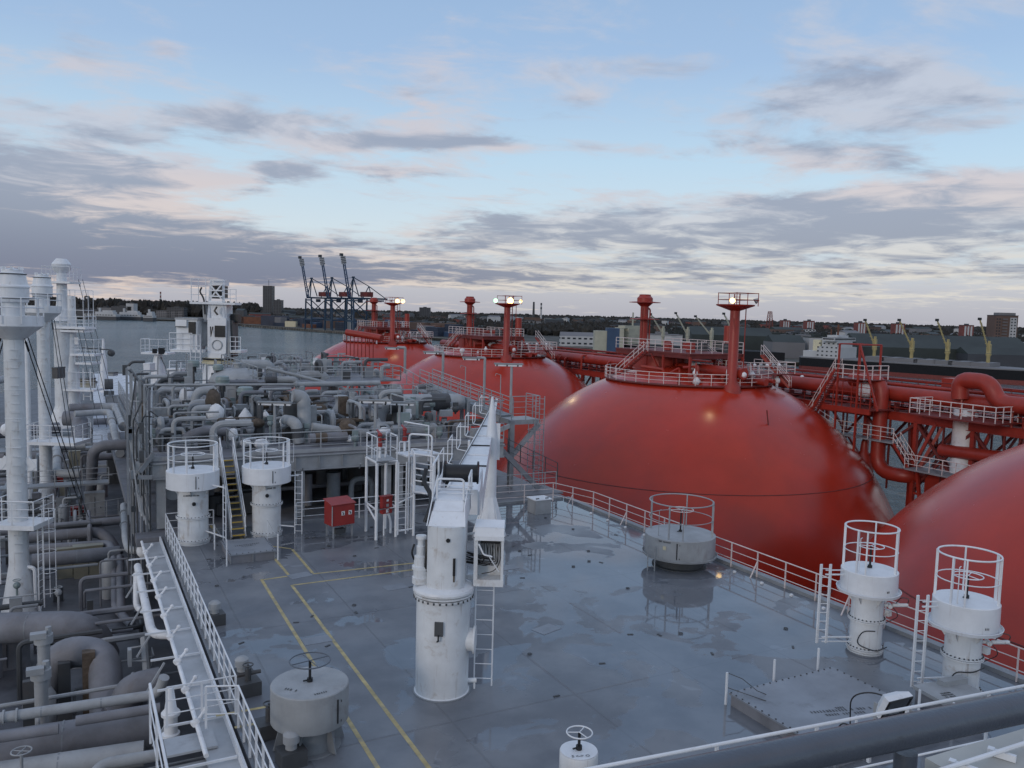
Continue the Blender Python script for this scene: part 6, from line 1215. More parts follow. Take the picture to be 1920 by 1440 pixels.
part('end_post',MB().box(pl[3].x,pl[3].y,(C0.z)/2,.3,.3,C0.z),'grey',gw)
part('diagonal_strut',MB().beam((x1,46,PT-.2),pl[3]-Vector((0,0,.3)),.25).beam((pl[3].x,pl[3].y,PT-1.5),pl[2]-Vector((0,0,.3)),.25),'grey2',gw)
ct=thing('cage_ladder','grey caged ladder hanging in front of the large red dome at the gangway end','ladder',pl[2])
f=pl[2]+Vector((-.1,-.25,0)); ladder(ct,Vector((f.x,f.y,-1.5)),Vector((f.x,f.y,C0.z+1.5)),.55,ux,'grey2',sp=.32,sr=.03,rr=.016)
for k in range(5): part('cage_hoop',MB().ring(f.x-.5,f.y-.2,C0.z-.6-k*.8,.42,.02,n=16,m=4),'grey2',ct)
for a in range(0,360,60): part('cage_bar',MB().beam((f.x-.5+.42*math.cos(math.radians(a)),f.y-.2+.42*math.sin(math.radians(a)),C0.z-4),(f.x-.5+.42*math.cos(math.radians(a)),f.y-.2+.42*math.sin(math.radians(a)),C0.z),.03),'grey2',ct)
lw=thing('lower_gangway','dark grey stair and rails behind the front corner of the starboard railing','gangway',(23,44,0)); part('stringer',MB().beam((22.2,43.6,3.2),(25.6,44.2,.1),.12,.3),'grey',lw)
railing('x','x',[(22.5,43.8,.1),(26.6,43.8,.1)],1.1,(.38,.74),'grey2',.9,parent=lw); railing('x','x',[(22.6,44.5,2.6),(26.8,44.0,.6)],1.1,(.38,.74),'dgrey',.9,parent=lw); part('floor',MB().box(24.6,44.6,-.1,4.6,2.4,.1),'grey3',lw)
# lamp posts
def lamp_post(c,yt,yb_,tt,label,arm=0,both=False,m='grey2'):
    q=Qt(c,yb_,tt); zt=zb(q,yt); t=thing('lamp_post',label,'lamp post',q,'grey lamp posts of the process module'); part('post',MB().tube([(q.x,q.y,q.z),(q.x,q.y,zt-.2),(q.x,q.y,zt)]+([q+Vector((0,0,zt-q.z))-ux*arm*.6] if arm and not both else []),.07*tt/50*1.3,8,bend=.25),m,t)
    c0=Vector((q.x,q.y,zt))-ux*arm; 
    L=part('lamp_housing',MB().box(c0.x,c0.y,zt-.02,1.9 if both else 1.25,.3,.1,-YAW),'grey',t); part('tube_cover',MB().box(c0.x,c0.y,zt-.12,1.75 if both else 1.1,.24,.1,-YAW),'lag',L); pieces('end_clip',MB().box(0,0,0,.09,.27,.12),'black',L,[c0+ux*k+Vector((0,0,zt-c0.z-.12)) for k in((-.75,-.1,.6) if both else (-.45,.4))],[-YAW]*3)
lamp_post(748,754,832,45,'grey post with a long twin strip lamp in front of the big drum pipe',0.05,True); lamp_post(703,750,836,44.6,'grey lamp post with a small dark sensor left of the strip lamp',.0,True)
lamp_post(515,754,832,46,'grey lamp post behind the second ventilation tower',-.0,True); lamp_post(957,682,775,47.5,'grey strip lamp post at the end of the sloping gangway',.2,True); lamp_post(907,671,765,50,'grey hooked lamp post in front of the second dome',.9); lamp_post(830,660,715,58,'grey hooked lamp post at the back of the module',.9); lamp_post(759,652,700,66,'grey hooked lamp post farthest back before the farthest dome',1.1)
for c,yt,yb_,tt,lb in((872,688,735,52,'thin hooked conduit right of the module back'),(938,703,745,49,'thin hooked conduit in front of the second dome')):
    q=Qt(c,yb_,tt); z=zb(q,yt); one('conduit',MB().tube([(q.x,q.y,q.z),(q.x,q.y,z),(q.x-.3,q.y+.1,z+.1),(q.x-.35,q.y+.1,z-.05)],.03,5),'grey2',lb,'conduit')
# ================================================================ far shore
Vq=Vector((.668,-.743,0)); cyw,syw=math.cos(YAW),math.sin(YAW)
def C2S(X,Y): return Vector((X*cyw+Y*syw,-X*syw+Y*cyw,0))
def quay(px_,off=0.):     # point of the line off metres inland of the quay edge, seen at a photograph column
    X0,Y0=-209+.743*off,1013+.668*off; r=(px_-960)/F; k=(r*Y0-X0)/(195+r*217); return C2S(X0+195*k,Y0-217*k)
LZ=-17.4
def landmat():
    m=mat('winter_ground',(.052,.050,.040),.9,var=.35,sc=.012,dirt=(.10,.095,.085),dsc=.02,dthr=(.5,.65),damt=.8); return m
M['land']=landmat()
M['wood']=mat('bare_winter_trees',(.030,.028,.024),.95,var=.35,sc=.03,dirt=(.055,.048,.034),dsc=.015,damt=.7)
M['wood2']=mat('dark_evergreen_trees',(.020,.026,.022),.95,var=.3,sc=.05)
M['quay']=mat('quay_concrete',(.16,.15,.13),.8,var=.3,sc=.1)
M['bgrey']=mat('grey_building_wall',(.17,.17,.18),.7,var=.1,sc=.05); M['bwhite']=mat('white_building_wall',(.45,.46,.47),.7,var=.1,sc=.05)
M['bbrown']=mat('brown_brick_wall',(.13,.085,.07),.8,var=.15,sc=.05); M['bdark']=mat('dark_building_wall',(.05,.055,.065),.6,var=.15,sc=.05)
M['bblue']=mat('blue_steel',(.035,.07,.14),.5,var=.15,sc=.1); M['navy']=mat('navy_container_paint',(.022,.032,.06),.6,var=.2,sc=.1); M['teal']=mat('blue_crane_paint',(.018,.045,.085),.55,var=.15,sc=.1)
M['bred']=mat('brick_red_wall',(.20,.06,.05),.8,var=.15,sc=.05); M['orange']=mat('rust_container_paint',(.16,.06,.03),.7,var=.2,sc=.2); M['pane']=mat('dark_window_pane',(.03,.035,.045),.2,var=.1); M['roofg']=mat('green_grey_shed_roof',(.032,.042,.040),.7,var=.2,sc=.05)
M['bcream']=mat('cream_ship_paint',(.40,.39,.31),.6,var=.1,sc=.2); M['yel']=mat('yellow_crane_paint',(.40,.33,.15),.6,var=.12,sc=.3)
pts=[C2S(-3200,3800),C2S(-1300,1700),C2S(-900,1500)]
left=[P(-150,597,-20),P(60,598.5,-20),P(150,598.5,-20),P(250,600.5,-20),P(345,603,-20),P(400,605,-20),P(450,611,-20)]
edge=[(p.x,p.y) for p in left]+[tuple(quay(c)[:2]) for c in(640,900,1200,1500,1900)]+[tuple((quay(1900)+C2S(.668*900,-.743*900))[:2])]
far=[tuple((C2S(X,Y))[:2]) for X,Y in((9000,3000),(9000,14000),(-9000,14000),(-7000,3800))]
def shore(poly,z0,z1): return MB().prism(poly,z0,z1)
struct('land',shore(edge+far,-21,LZ),'land')
struct('quay_wall',MB().add([(x,y,z) for z in(-20.6,-17.0) for x,y in[(a[0],a[1]) for a in edge]]+[(x+6,y+6,-17.0) for x,y in edge],[(i,i+1,i+1+len(edge),i+len(edge)) for i in range(len(edge)-1)]+[(i+len(edge),i+1+len(edge),i+1+2*len(edge),i+2*len(edge)) for i in range(len(edge)-1)]),'quay')
fm=MB()
for i in range(60):
    c=430+i*4.6; q=quay(c,-.7) if c>450 else None
    if q is not None: fm.cyl(q.x,q.y,-19.8,-17.2,1.6,8)
one('quay_fender',fm,'quay','row of round pale fenders along the container quay','fenders',kind='stuff')
def wood(label,n,pxr,dr,hr,wr,m='wood',seed=1):
    rnd=random.Random(seed); mb=MB()
    for i in range(n):
        D=rnd.uniform(*dr); c=rnd.uniform(*pxr)
        if seed==3 and c<800 and D<1480: D+=700
        p=C2S((c-960)/F*D,D); h=rnd.uniform(*hr); w_=rnd.uniform(*wr)
        v=[];f=[];k=6
        for lv,(rr,zz) in enumerate(((.55,0),(1.,.35),(.85,.7),(.3,1.))):
            for j in range(k):
                a=2*math.pi*j/k+lv*.5; q=w_*rr*rnd.uniform(.5,1.35); v.append((p.x+q*math.cos(a),p.y+q*math.sin(a),LZ+h*zz*rnd.uniform(.75,1.2)))
        for lv in range(3):
            for j in range(k): f.append((lv*k+j,lv*k+(j+1)%k,lv*k+k+(j+1)%k,lv*k+k+j))
        f.append(tuple(3*k+j for j in range(k))); mb.add(v,f)
    o=one('woodland',mb,m,label,'trees',kind='stuff'); return o
wood('far band of bare winter trees along the skyline',9000,(-500,2500),(2500,5200),(12,24),(8,26),'wood',1)
wood('wooded slope on the far left shore beyond the ferries',2200,(60,480),(1900,2500),(14,34),(7,15),'wood',2)
wood('bare trees between the town roofs',7000,(430,2300),(1080,2500),(7,14),(3,8),'wood',3)
wood('dark trees and bushes behind the warehouse sheds on the right',3200,(1250,2400),(780,1250),(6,13),(3,8),'wood2',4)
# town houses: near 300 countable blocks seen over the trees
rnd=random.Random(11); nb=0
bt=thing
def block(p,w_,d_,h,rz,m,label,cat='building',group=None,roof=None,windows=True,name='building',base=LZ,fl=3.2,wm='pane'):
    t=thing(name,label,cat,(p.x,p.y,base),group)
    part('wall',MB().box(p.x,p.y,base+h/2,w_,d_,h,rz),m,t)
    c,s=math.cos(rz),math.sin(rz)
    if roof=='gable':
        hh=min(w_,d_)*.22; pr=[(-w_/2,-d_/2,h),(w_/2,-d_/2,h),(w_/2,d_/2,h),(-w_/2,d_/2,h),(-w_/2,0,h+hh),(w_/2,0,h+hh)]
        part('roof',MB().add([(p.x+a*c-b*s,p.y+a*s+b*c,base+z+.05) for a,b,z in pr],[(0,1,5,4),(2,3,4,5),(1,2,5),(3,0,4),(3,2,1,0)]),'roofg' if m!='bwhite' else 'bgrey',t)
    elif roof!='none': part('roof',MB().box(p.x,p.y,base+h+.3,w_+.6,d_+.6,.6,rz).box(p.x,p.y,base+h+1.5,w_*.3,d_*.4,1.9,rz),'bdark' if roof is None else roof,t)
    if windows:
        mb=MB(); nf=max(1,int(h/fl))
        for i in range(nf):
            z=base+h*(i+.55)/nf
            for sgn,(L_,off) in(((-1),(w_,d_/2)),((1),(w_,d_/2))):
                k=max(1,int(L_/4.5))
                for j in range(k):
                    a=-L_/2+L_*(j+.5)/k; b=sgn*(off+.06); mb.box(p.x+a*c-b*s,p.y+a*s+b*c,z,L_/k*.55,.1,1.5,rz)
            k=max(1,int(d_/4.5))
            for j in range(k):
                b=-d_/2+d_*(j+.5)/k
                for sg in(-1,1): a=sg*(w_/2+.06); mb.box(p.x+a*c-b*s,p.y+a*s+b*c,z,.1,d_/k*.55,1.5,rz)
        part('window',mb,wm,t,kind='stuff')
    return t
colors=['bgrey','bwhite','bbrown','bdark','bgrey','bred','bbrown','bdark','bgrey']
for i in range(230):
    c=rnd.uniform(430,1960); D=rnd.uniform(1150,2700) if c<1400 else rnd.uniform(950,2300)
    if 640<c: pass
    p=C2S((c-960)/F*D,D); m=rnd.choice(colors); h=rnd.choice([7,9,10,12,14,16]) if D<1700 else rnd.choice([10,13,16,19]); w_=rnd.uniform(14,46); d_=rnd.uniform(10,16)
    gb=rnd.choice(['gable',None]); cn={'bgrey':'grey','bwhite':'white','bbrown':'brown','bdark':'dark','bred':'brick red'}[m]
    zone=('near the container cranes' if c<700 else 'behind the farthest red masts' if c<880 else 'left of the two factory chimneys' if c<1000 else 'right of the two factory chimneys' if c<1190 else 'behind the middle dome platform' if c<1430 else 'behind the white ship bridge' if c<1640 else 'behind the yellow ship cranes')
    lb=('long ' if w_>30 else 'short ')+('high ' if h>12.5 else 'low ')+cn+(' gabled' if gb else ' flat')+' block '+zone+(', at the skyline' if D>1900 else ', near harbour' if D<1400 else '')
    block(p,w_,d_,h,rnd.uniform(-.6,.9),m,lb,group='town: '+lb.split(',')[0],roof=gb,windows=(i%3==0),name='town_building')
def at(c,y,D): return Dp(c,y,D)
def tower(c,ytop,D,wpx,dm,m,label,rz=None,base=LZ,**k):
    q=Dp(c,ytop,D); w_=wpx*D/F; return block(Vector((q.x,q.y,0)),w_,dm,q.z-base,-YAW+(.0 if rz is None else rz),m,label,base=base,**k)
tower(504,536,1900,17,22,'bdark','tall dark high rise tower left of the container cranes',roof='none',name='high_rise')
q=Dp(504,525,1900); one('antenna',MB().cyl(q.x,q.y,q.z-16,q.z,.5,6),'bdark','thin antenna on top of the tall dark tower','antenna')
tower(522,563,1850,15,18,'bdark','shorter dark tower right beside the tall high rise',name='high_rise')
tower(467,572,2300,14,16,'bgrey','grey block with rooftop box left of the tall tower',name='high_rise')
tower(797,577,2300,20,20,'bdark','dark office block alone on the skyline between two vent masts',name='high_rise')
tower(870,592,2100,24,14,'bwhite','pale flat block on the skyline right of the office block')
for c,yt,w_,lb in((1472,601,15,'apartment block with red stair tower left of the bulk ship'),(1517,602,16,'red and white apartment block above the white ship bridge'),(1613,605,18,'apartment block left of the first yellow crane'),(1684,607,20,'red brown apartment block between first and second yellow crane'),(1812,610,20,'apartment block with white balconies left of the big block')):
    q=Dp(c,yt,1250); h=q.z-LZ; t=tower(c,yt,1250,w_,12,'bred',lb,name='apartment_block',windows=False)
    ux=Vector((cyw,-syw,0)); n=Vector((-syw,-cyw,0)); mb=MB()
    for k in(-.28,0,.28):
        b=Vector((q.x,q.y,0))+ux*(k*w_*1250/F)+n*6.2; mb.box(b.x,b.y,LZ+h/2,w_*1250/F*.16,.5,h*.9,-YAW)
    part('balcony_strip',mb,'bwhite',t)
# the big block at the right edge
q=Dp(1890,588,900); D=900
t=tower(1880,592,D,42,16,'bbrown','large brown and white apartment tower at the right edge of the picture',name='apartment_block',windows=False)
ux=Vector((cyw,-syw,0)); n=Vector((-syw,-cyw,0)); b0_=Dp(1880,592,D); h=b0_.z-LZ; bx_=Vector((b0_.x,b0_.y,0))
part('white_bay',MB().box(*(bx_+ux*7+n*8.4)[:2],LZ+h/2-1,7,1.2,h-2,-YAW),'bwhite',t)
part('roof_house',MB().box(*(bx_+ux*2)[:2],LZ+h+1.5,18,10,3.5,-YAW),'bgrey',t)
pieces('balcony',MB().box(0,0,0,5,1.4,1.1),'bgrey',t,[bx_-ux*2+n*8.6+Vector((0,0,LZ+4+i*3.2)) for i in range(int(h/3.2)-1)],[-YAW]*30)
for k in(-10,-7.2,5.2,8.6): pieces('window',MB().box(0,0,0,1.5,.2,1.5),'pane',t,[bx_+ux*k+n*(8.1 if k<0 else 9.1)+Vector((0,0,LZ+4+i*3.2)) for i in range(int(h/3.2)-1)],[-YAW]*30)
# chimneys and masts
def stack(c,yt,D,r,label,stripe=None,lo=595,name='chimney'):
    q=Dp(c,yt,D); t=thing(name,label,'chimney',(q.x,q.y,LZ)); part('shaft',MB().lathe(q.x,q.y,[(r*1.3,LZ),(r*.8,q.z)],14),'bdark' if not stripe else 'bwhite',t)
    if stripe:
        for i in range(3): z1=q.z-i*(q.z-LZ)/5; z0=z1-(q.z-LZ)/10; part('stripe',MB().lathe(q.x,q.y,[(r*1.0,z0),(r*.92,z1)],14),stripe,t)
stack(1001,566,2400,3.2,'dark factory chimney right of the second light mast'); stack(1015,568,2400,2.6,'black and white banded chimney beside the dark one','bdark')
stack(301,547,3000,2.6,'red and white banded chimney on the far left shore','bred')
q=Dp(1444,584,1500); t=thing('lattice_tower','red lattice tower on the skyline left of the apartment blocks','tower',(q.x,q.y,LZ)); mb=MB()
for i in range(6):
    z0=LZ+(q.z-LZ)*i/6; z1=LZ+(q.z-LZ)*(i+1)/6; k0=5.5-i*.55; k1=k0-.55
    for sx2 in(-1,1):
        for sy2 in(-1,1): mb.beam((q.x+sx2*k0,q.y+sy2*k0,z0),(q.x+sx2*k1,q.y+sy2*k1,z1),.9); mb.beam((q.x+sx2*k0,q.y+sy2*k0,z0),(q.x-sx2*k1,q.y+sy2*k1,z1),.5)
    mb.box(q.x,q.y,z1,k1*2,k1*2,.8)
part('frame',mb,'bred',t)
for k,(c,yt,D) in enumerate(((1019,607,1000),(1110,585,1100),(1700,570,1500))): pass
# ---------------------------------------------------------------- container cranes
def sts(c,label,first=None):
    o=quay(c,9); X=Vector((cyw*.743+syw*.668,-syw*.743+cyw*.668,0)); Yv=Vector((cyw*.668+syw*-.743,-syw*.668+cyw*-.743,0))
    def L(a,b,z): return o+X*a+Yv*b+Vector((0,0,LZ+.3+z))
    t=thing('container_crane',label,'container crane',o+Vector((0,0,LZ+.3)),'blue ship to shore container cranes with raised booms')
    for a in(-6,22):
        for b in(-9,9): part('leg',MB().beam(L(a,b,0),L(a,b*.8,40),1.7),'teal',t)
        part('portal_beam',MB().beam(L(a,-9,13),L(a,9,13),1.6).beam(L(a,-8,38),L(a,8,38),1.6),'teal',t)
    part('side_beam',MB().beam(L(-6,-9,13),L(22,-9,13),1.4).beam(L(-6,9,13),L(22,9,13),1.4).beam(L(-6,-9,37),L(22,-9,14),1.).beam(L(-6,9,37),L(22,9,14),1.).beam(L(22,-8,38),L(-6,-9,14),.9),'teal',t)
    part('trolley_girder',MB().beam(L(-7,-3,41),L(45,-3,41),1.3,2.).beam(L(-7,3,41),L(45,3,41),1.3,2.),'teal',t)
    part('machinery_house',MB().box(*L(17,0,46),14,9,6.,-YAW-math.radians(42)),'redd',t)
    part('trolley_cab',MB().box(*L(8,0,37.5),5,4,4,-YAW-math.radians(42)),'navy',t)
    tip=L(-17,0,92); rt=L(-7,0,41)
    d=tip-rt
    part('boom',MB().beam(L(-7,-2.6,41),tip-Yv*2-d*.2,1.1,1.7).beam(L(-7,2.6,41),tip+Yv*2-d*.2,1.1,1.7),'bblue',t)
    mb=MB()
    for i in range(8): p_=rt+d*(i+.5)/10; mb.beam(p_-Yv*2.6,p_+Yv*2.6,.7)
    part('boom_tie',mb,'bblue',t)
    pieces('tip_band',MB().beam(-d*.009,d*.009,5.4,2.6),'bwhite',t,[rt+d*k for k in(.80,.84,.88,.92,.96)]); pieces('tip_band',MB().beam(-d*.008,d*.008,5.5,2.7),'bdark',t,[rt+d*k for k in(.82,.86,.90,.94)])
    part('boom_tip',MB().beam(tip,tip-X*3.4,3.2),'bdark',t)
    ap=L(-2,0,66)
    part('apex_frame',MB().beam(L(-6,-4,41),ap,1.2).beam(L(-6,4,41),ap,1.2).beam(L(8,-3,43),ap,.9).box(*ap,3,3,2),'teal',t)
    ap2=L(20,0,56); part('rear_frame',MB().beam(L(12,0,42),ap2,.9).beam(L(24,0,42),ap2,.9).beam(ap,ap2,.8).beam(ap2,L(44,0,42),.8),'teal',t)
    part('stay',MB().beam(ap,rt+d*.45,.4).beam(ap,rt+d*.2,.4),'teal',t)
    part('festoon',MB().box(*L(33,0,38.5),20,4,1.6,-YAW-math.radians(42)),'teal',t)
for c,lb in((584,'leftmost of the three blue container cranes, boom raised'),(622,'middle one of the three blue container cranes, boom raised'),(662,'rightmost of the three blue container cranes, closest to the red vent mast')): sts(c,lb)
# containers, stacks and huts on the terminal
rnd=random.Random(5)
for i in range(84):
    c=448+i*5.2+rnd.uniform(-3,3); off=rnd.uniform(35,240); o=quay(c,off); n_=rnd.randint(2,5); L_=rnd.choice([12.,24.,36.]); m=rnd.choice(['navy','navy','orange','bgrey','bbrown','navy','bblue'])
    cn={'navy':'navy blue','orange':'rust brown','bgrey':'grey','bbrown':'brown','bblue':'bright blue'}[m]
    lb=cn+' container stack '+['','','two','three','four','five'][n_]+' high '+('right of the white crane' if c<500 else 'left of the container cranes' if c<560 else 'under the container cranes' if c<690 else 'behind the farthest red masts' if c<780 else 'right of the farthest red masts')+(', long' if L_>30 else ', short' if L_<13 else '')
    t=thing('container_stack',lb,'containers',o+Vector((0,0,LZ)),'terminal: '+lb.split(',')[0])
    a=math.atan2(-.743,.668)-YAW
    pieces('container',MB().box(0,0,1.3,L_-.4,9.6,2.5),m,t,[o+Vector((0,0,LZ+k*2.6)) for k in range(n_)],[a]*n_)
def big(c0,c1,ytop,D,dm,m,label,**k):
    return tower((c0+c1)/2,ytop,D,(c1-c0),dm,m,label,**k)
big(492,540,592,1230,14,'navy','dark blue container wall left of the first container crane',windows=False,roof='none',name='container_wall',)
big(536,556,602,1200,10,'cream','small yellow hut below the dark blue containers',windows=False,name='hut')
big(648,663,588,1080,10,'bwhite','pale silo building seen through the crane legs',windows=False,name='silo')
big(1050,1112,630,760,16,'bwhite','white harbour house with blue roof and small windows',roof='gable',name='harbour_house')
big(1114,1137,620,640,12,'bcream','cream end wall of the blue warehouse',windows=False,roof='none',name='warehouse'); big(1137,1160,615,640,14,'bblue','tall dark blue warehouse block behind the pipe bridge',windows=False,roof='none',name='warehouse'); big(1160,1168,616,640,14,'bcream','narrow cream stair tower beside the blue warehouse',windows=False,roof='none',name='warehouse')
big(1205,1275,628,660,20,'bwhite','long white warehouse behind the middle dome platform',windows=False,roof='bgrey',name='warehouse')
big(1290,1440,628,700,30,'roofg','dark green shed behind the middle light mast',windows=False,roof='gable',name='warehouse')
big(1420,1480,628,760,30,'bwhite','pale roofed shed left of the white ship bridge',windows=False,roof='roofg',name='warehouse')
big(1440,1500,641,640,24,'bgrey','long low grey quay shed at the left of the bulk ship',windows=False,roof='gable',name='warehouse'); big(1496,1516,627,660,12,'bgrey','grey square silo house near the bulk ship',windows=False,roof='none',name='warehouse')
big(1512,1548,633,640,14,'bwhite','pale shed with louvred end beside the silo house',windows=False,roof='roofg',name='warehouse')
big(1590,1905,652,585,40,'roofg','very long dark green shed behind the yellow ship cranes',windows=False,roof='gable',name='warehouse')
big(1650,1690,636,680,20,'bgrey','grey hopper building between the first two yellow cranes',windows=False,roof='none',name='warehouse'); big(1735,1775,643,680,20,'bgrey','grey hopper building behind the third yellow crane',windows=False,roof='none',name='warehouse')
big(1800,1918,664,560,20,'bdark','dark low shed at the right edge behind the ship bow',windows=False,roof='gable',name='warehouse'); big(1906,1940,649,600,14,'bwhite','white gabled house at the right edge',roof='gable',windows=True,name='house')
q0=quay(1015,40);
# ---------------------------------------------------------------- bulk ship with four yellow cranes
def ship_axis(c0,c1,off):
    a=quay(c0,off); b=quay(c1,off); return a,b
def jib(t,p,z0,zp,m,s=1.,yaw=0.,label=None,tipv=None):
    k=thing('ship_crane',label,'ship crane',(p.x,p.y,z0),'yellow ship cranes')
    part('pedestal',MB().lathe(p.x,p.y,[(1.3*s,z0),(1.2*s,z0+7*s),(1.8*s,z0+8*s),(1.8*s,z0+9*s)],14),m,k)
    part('house',MB().box(p.x,p.y,z0+12.5*s,2.5*s,2.6*s,6.5*s,yaw).box(p.x+.6*s,p.y+.4*s,z0+16.6*s,1.2*s,2*s,2.6*s,yaw),m,k)
    part('jib',MB().beam(Vector((p.x,p.y,z0+10.5*s))+Vector((.9,.5,0))*s,tipv+Vector((.4,.2,0)),.6*s).beam(Vector((p.x,p.y,z0+10.5*s))-Vector((.9,.5,0))*s,tipv-Vector((.4,.2,0)),.6*s),m,k)
    mb=MB(); b_=Vector((p.x,p.y,z0+10.5*s))
    for i in range(1,8): q=b_+(tipv-b_)*i/8; mb.box(q.x,q.y,q.z,1.6*s,1.2*s,.4*s)
    part('jib_tie',mb,m,k); part('jib_head',MB().box(*tipv,1.8*s,1.8*s,1.8*s),'black',k); part('hoist_rope',MB().beam(tipv,Vector((p.x,p.y,z0+18*s)),.12*s),'black',k)
off=-17
a=quay(1512,off); b=quay(1985,off); u=(b-a).normalized(); v=Vector((-u.y,u.x,0)); Ls=(b-a).length
t=thing('bulk_ship','dark hulled bulk ship with white bridge moored at the right quay','ship',a+Vector((0,0,-20)))
def SH(x_,y_,z_): return a+u*x_+v*y_+Vector((0,0,z_+SZ))
SZ=-2.7
prof=[(0,-10),(4,-15),(Ls-28,-15),(Ls-8,-8),(Ls+2,0),(Ls-8,8),(Ls-28,15),(4,15),(0,10)]
part('hull',MB().prism([(SH(x_,y_,0).x,SH(x_,y_,0).y) for x_,y_ in prof],-20.2,-12.3),'hullb',t)
part('boot_stripe',MB().prism([(SH(x_,y_*1.004,0).x,SH(x_,y_*1.004,0).y) for x_,y_ in prof],-20.1,-17.5),'redd',t)
part('bulwark',MB().prism([(SH(x_,y_*1.01,0).x,SH(x_,y_*1.01,0).y) for x_,y_ in prof],-12.3,-11.6),'bgrey',t)
mb=MB()
for k in range(7): q=SH(48+k*(Ls-75)/7.,0,-7.8); mb.box(q.x,q.y,q.z,12,16,2.4,math.atan2(u.y,u.x))
part('hatch_cover',mb,'bgrey',t)
ang=math.atan2(u.y,u.x)
hs=part('superstructure',MB().box(*SH(20,0,-5.5),14,24,7,ang).box(*SH(20,0,-.5),10,20,4,ang).box(*SH(21,0,2.6),8,28,2.2,ang).box(*SH(20,0,4.6),7,14,1.4,ang).box(*SH(9,0,-7),12,22,4,ang),'bwhite',t)
part('bridge_window',MB().box(*SH(25.1,0,3.0),.3,26,.8,ang).box(*SH(21,-14.1,3.0),7,.3,.8,ang),'pane',hs); part('mast',MB().beam(SH(20,0,5),SH(20,0,12),.8).beam(SH(20,-3,9),SH(20,3,9),.4).beam(SH(17,-3,5),SH(17,-3,9),.5),'orange',t); part('funnel',MB().box(*SH(9,-3,-1.5),5,5,7,ang),'cream',t)
mb=MB()
for fz in(-8,-5.5,-3.,-.6):
    for k in range(5): q=SH(13.5+k*3,-12.1 if fz<-2.5 else -10.1,fz+.6); mb.box(q.x,q.y,q.z,1.1,.2,.8,ang)
part('window',mb,'pane',t,kind='stuff')
for i,(c,tx,ty_) in enumerate(((1637,1622,600),(1707,1686,600),(1774,1757,600),(1851,1837,598))):
    p=quay(c,off); tv=Dp(tx,ty_,dep(p)*.995)
    jib(t,p,-11.6,0,'yel',.8,ang,['first yellow ship crane beside the white ship bridge','second yellow ship crane from the white ship bridge','third yellow ship crane from the white ship bridge','yellow ship crane nearest the ship bow at the right'][i],tv)
q=Dp(1910,692,dep(quay(1910,off-15.4))); 
SZ=0
# second ship behind the middle dome
a2=quay(1150,-17); b2_=quay(1470,-17); u=(b2_-a2).normalized(); v=Vector((-u.y,u.x,0)); a=a2; Ls=(b2_-a2).length
t=thing('cargo_ship','cargo ship with cream superstructure partly hidden by the middle dome platform','ship',a2+Vector((0,0,-20)))
prof=[(0,-10),(4,-14),(Ls-25,-14),(Ls,0),(Ls-25,14),(4,14),(0,10)]
part('hull',MB().prism([(SH(x_,y_,0).x,SH(x_,y_,0).y) for x_,y_ in prof],-20.2,-10.5),'hullb',t)
part('superstructure',MB().box(*SH(16,0,-7),16,24,8,ang).box(*SH(18,0,-1),10,20,5,ang).box(*SH(18,0,2.6),7,26,2.2,ang),'bcream',t); part('funnel',MB().box(*SH(6,0,-2),6,7,8,ang),'bcream',t); part('mast',MB().beam(SH(18,0,3),SH(18,0,14),.9).beam(SH(18,-4,8),SH(18,4,8),.5),'bcream',t)
for i,(c,tx,ty_) in enumerate(((1240,1220,589),(1286,1267,587),(1331,1304,593),(1376,1357,588))):
    p=quay(c,-17); tv=Dp(tx,ty_,dep(p)*.995); jib(t,p,-10.4,0,'bcream',.82,ang,['cream ship crane just right of the middle vent mast','cream ship crane between vent mast and red post','third cream ship crane left of the short red post','cream ship crane half hidden behind the middle light mast'][i],tv)
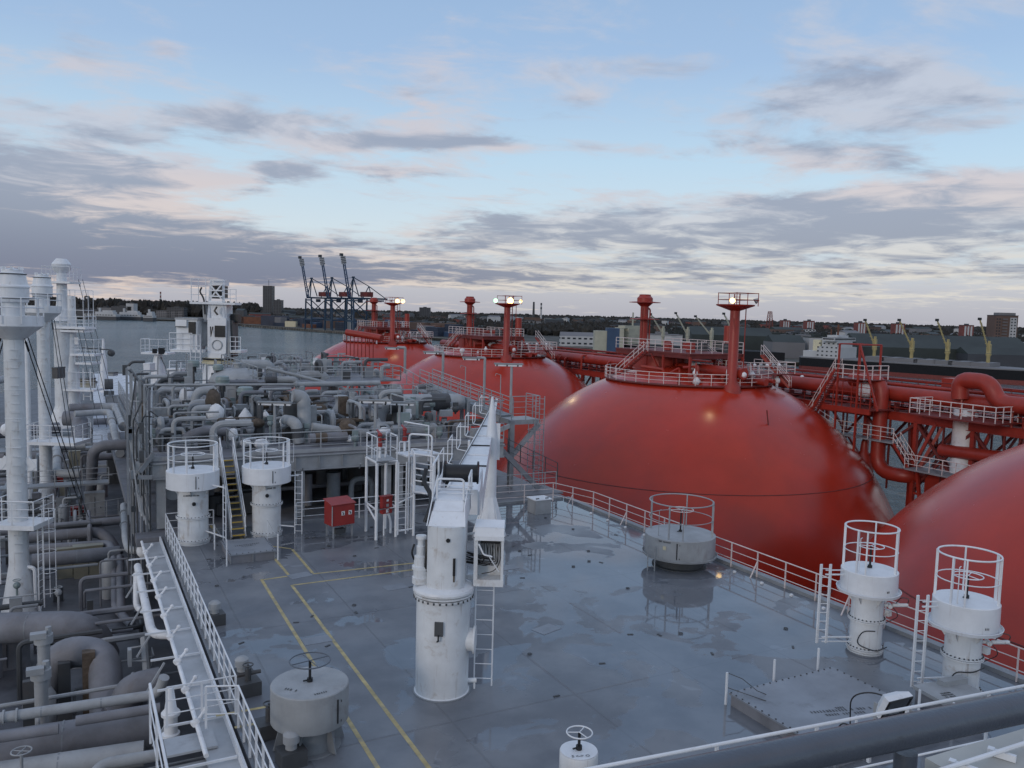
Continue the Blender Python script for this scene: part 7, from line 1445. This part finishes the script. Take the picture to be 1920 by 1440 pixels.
# ---------------------------------------------------------------- ferries and sheds on the far left shore
def ferry(c0,c1,yt,D,label,m='bwhite'):
    p=Dp((c0+c1)/2,600,D); w_=(c1-c0)*D/F; h=Dp((c0+c1)/2,yt,D).z-LZ
    t=thing('ferry',label,'ferry',(p.x,p.y,-20)); z=-19.8
    part('hull',MB().box(p.x,p.y,z+3,w_,16,6,-YAW),'bdark',t); part('upper_hull',MB().box(p.x,p.y,z+8,w_*.97,15.6,4.,-YAW),m,t)
    part('superstructure',MB().box(p.x+w_*.12,p.y,z+12,w_*.55,14,4,-YAW).box(p.x+w_*.2,p.y,z+15,w_*.3,12,3,-YAW).box(p.x-w_*.05,p.y,z+16,3,3,9,-YAW),m,t)
    mb=MB()
    ux=Vector((cyw,-syw,0)); n=Vector((-syw,-cyw,0))
    for k in range(10): q=Vector((p.x,p.y,0))+ux*(w_*(-.4+k*.085))+n*8.; mb.box(q.x,q.y,z+8.6,w_*.04,.4,1.2,-YAW)
    part('window',mb,'pane',t,kind='stuff')
ferry(160,222,583,1440,'white ferry moored at the far left shore'); ferry(205,268,578,1480,'larger white ferry with tall superstructure behind the first'); ferry(272,290,586,1430,'small white harbour vessel right of the ferries')
for c0,c1,yt,m,lb in((148,190,580,'bdark','dark harbour shed left of the ferries'),(186,212,577,'bgrey','low grey shed behind the ferries'),(212,250,575,'bdark','dark long shed behind the larger ferry'),(240,254,569,'bwhite','pale block above the ferries'),(296,346,583,'bgrey','dim grey office row on the left shore'),(316,348,577,'bdark','dark slab building left of the white knuckle crane'),(448,492,594,'orange','rust coloured sheds right of the white knuckle crane'),(445,460,582,'bdark','dark shed by the terminal edge')):
    big(c0,c1,yt,1700 if c1<360 else 1330,18,m,lb,windows=c1>300 and c1<360,name='harbour_shed',roof='gable' if c0%2 else None)
q=Dp(167,556,1600); t=thing('harbour_gantry','grey hooked loading gantry standing on the left shore','gantry',(q.x,q.y,LZ)); part('post',MB().beam((q.x,q.y,LZ),(q.x,q.y,q.z),3.).beam((q.x,q.y,q.z),(q.x-7,q.y+3.5,q.z),3.).beam((q.x-7,q.y+3.5,q.z),(q.x-7,q.y+3.5,q.z-9),3),'bdark',t)
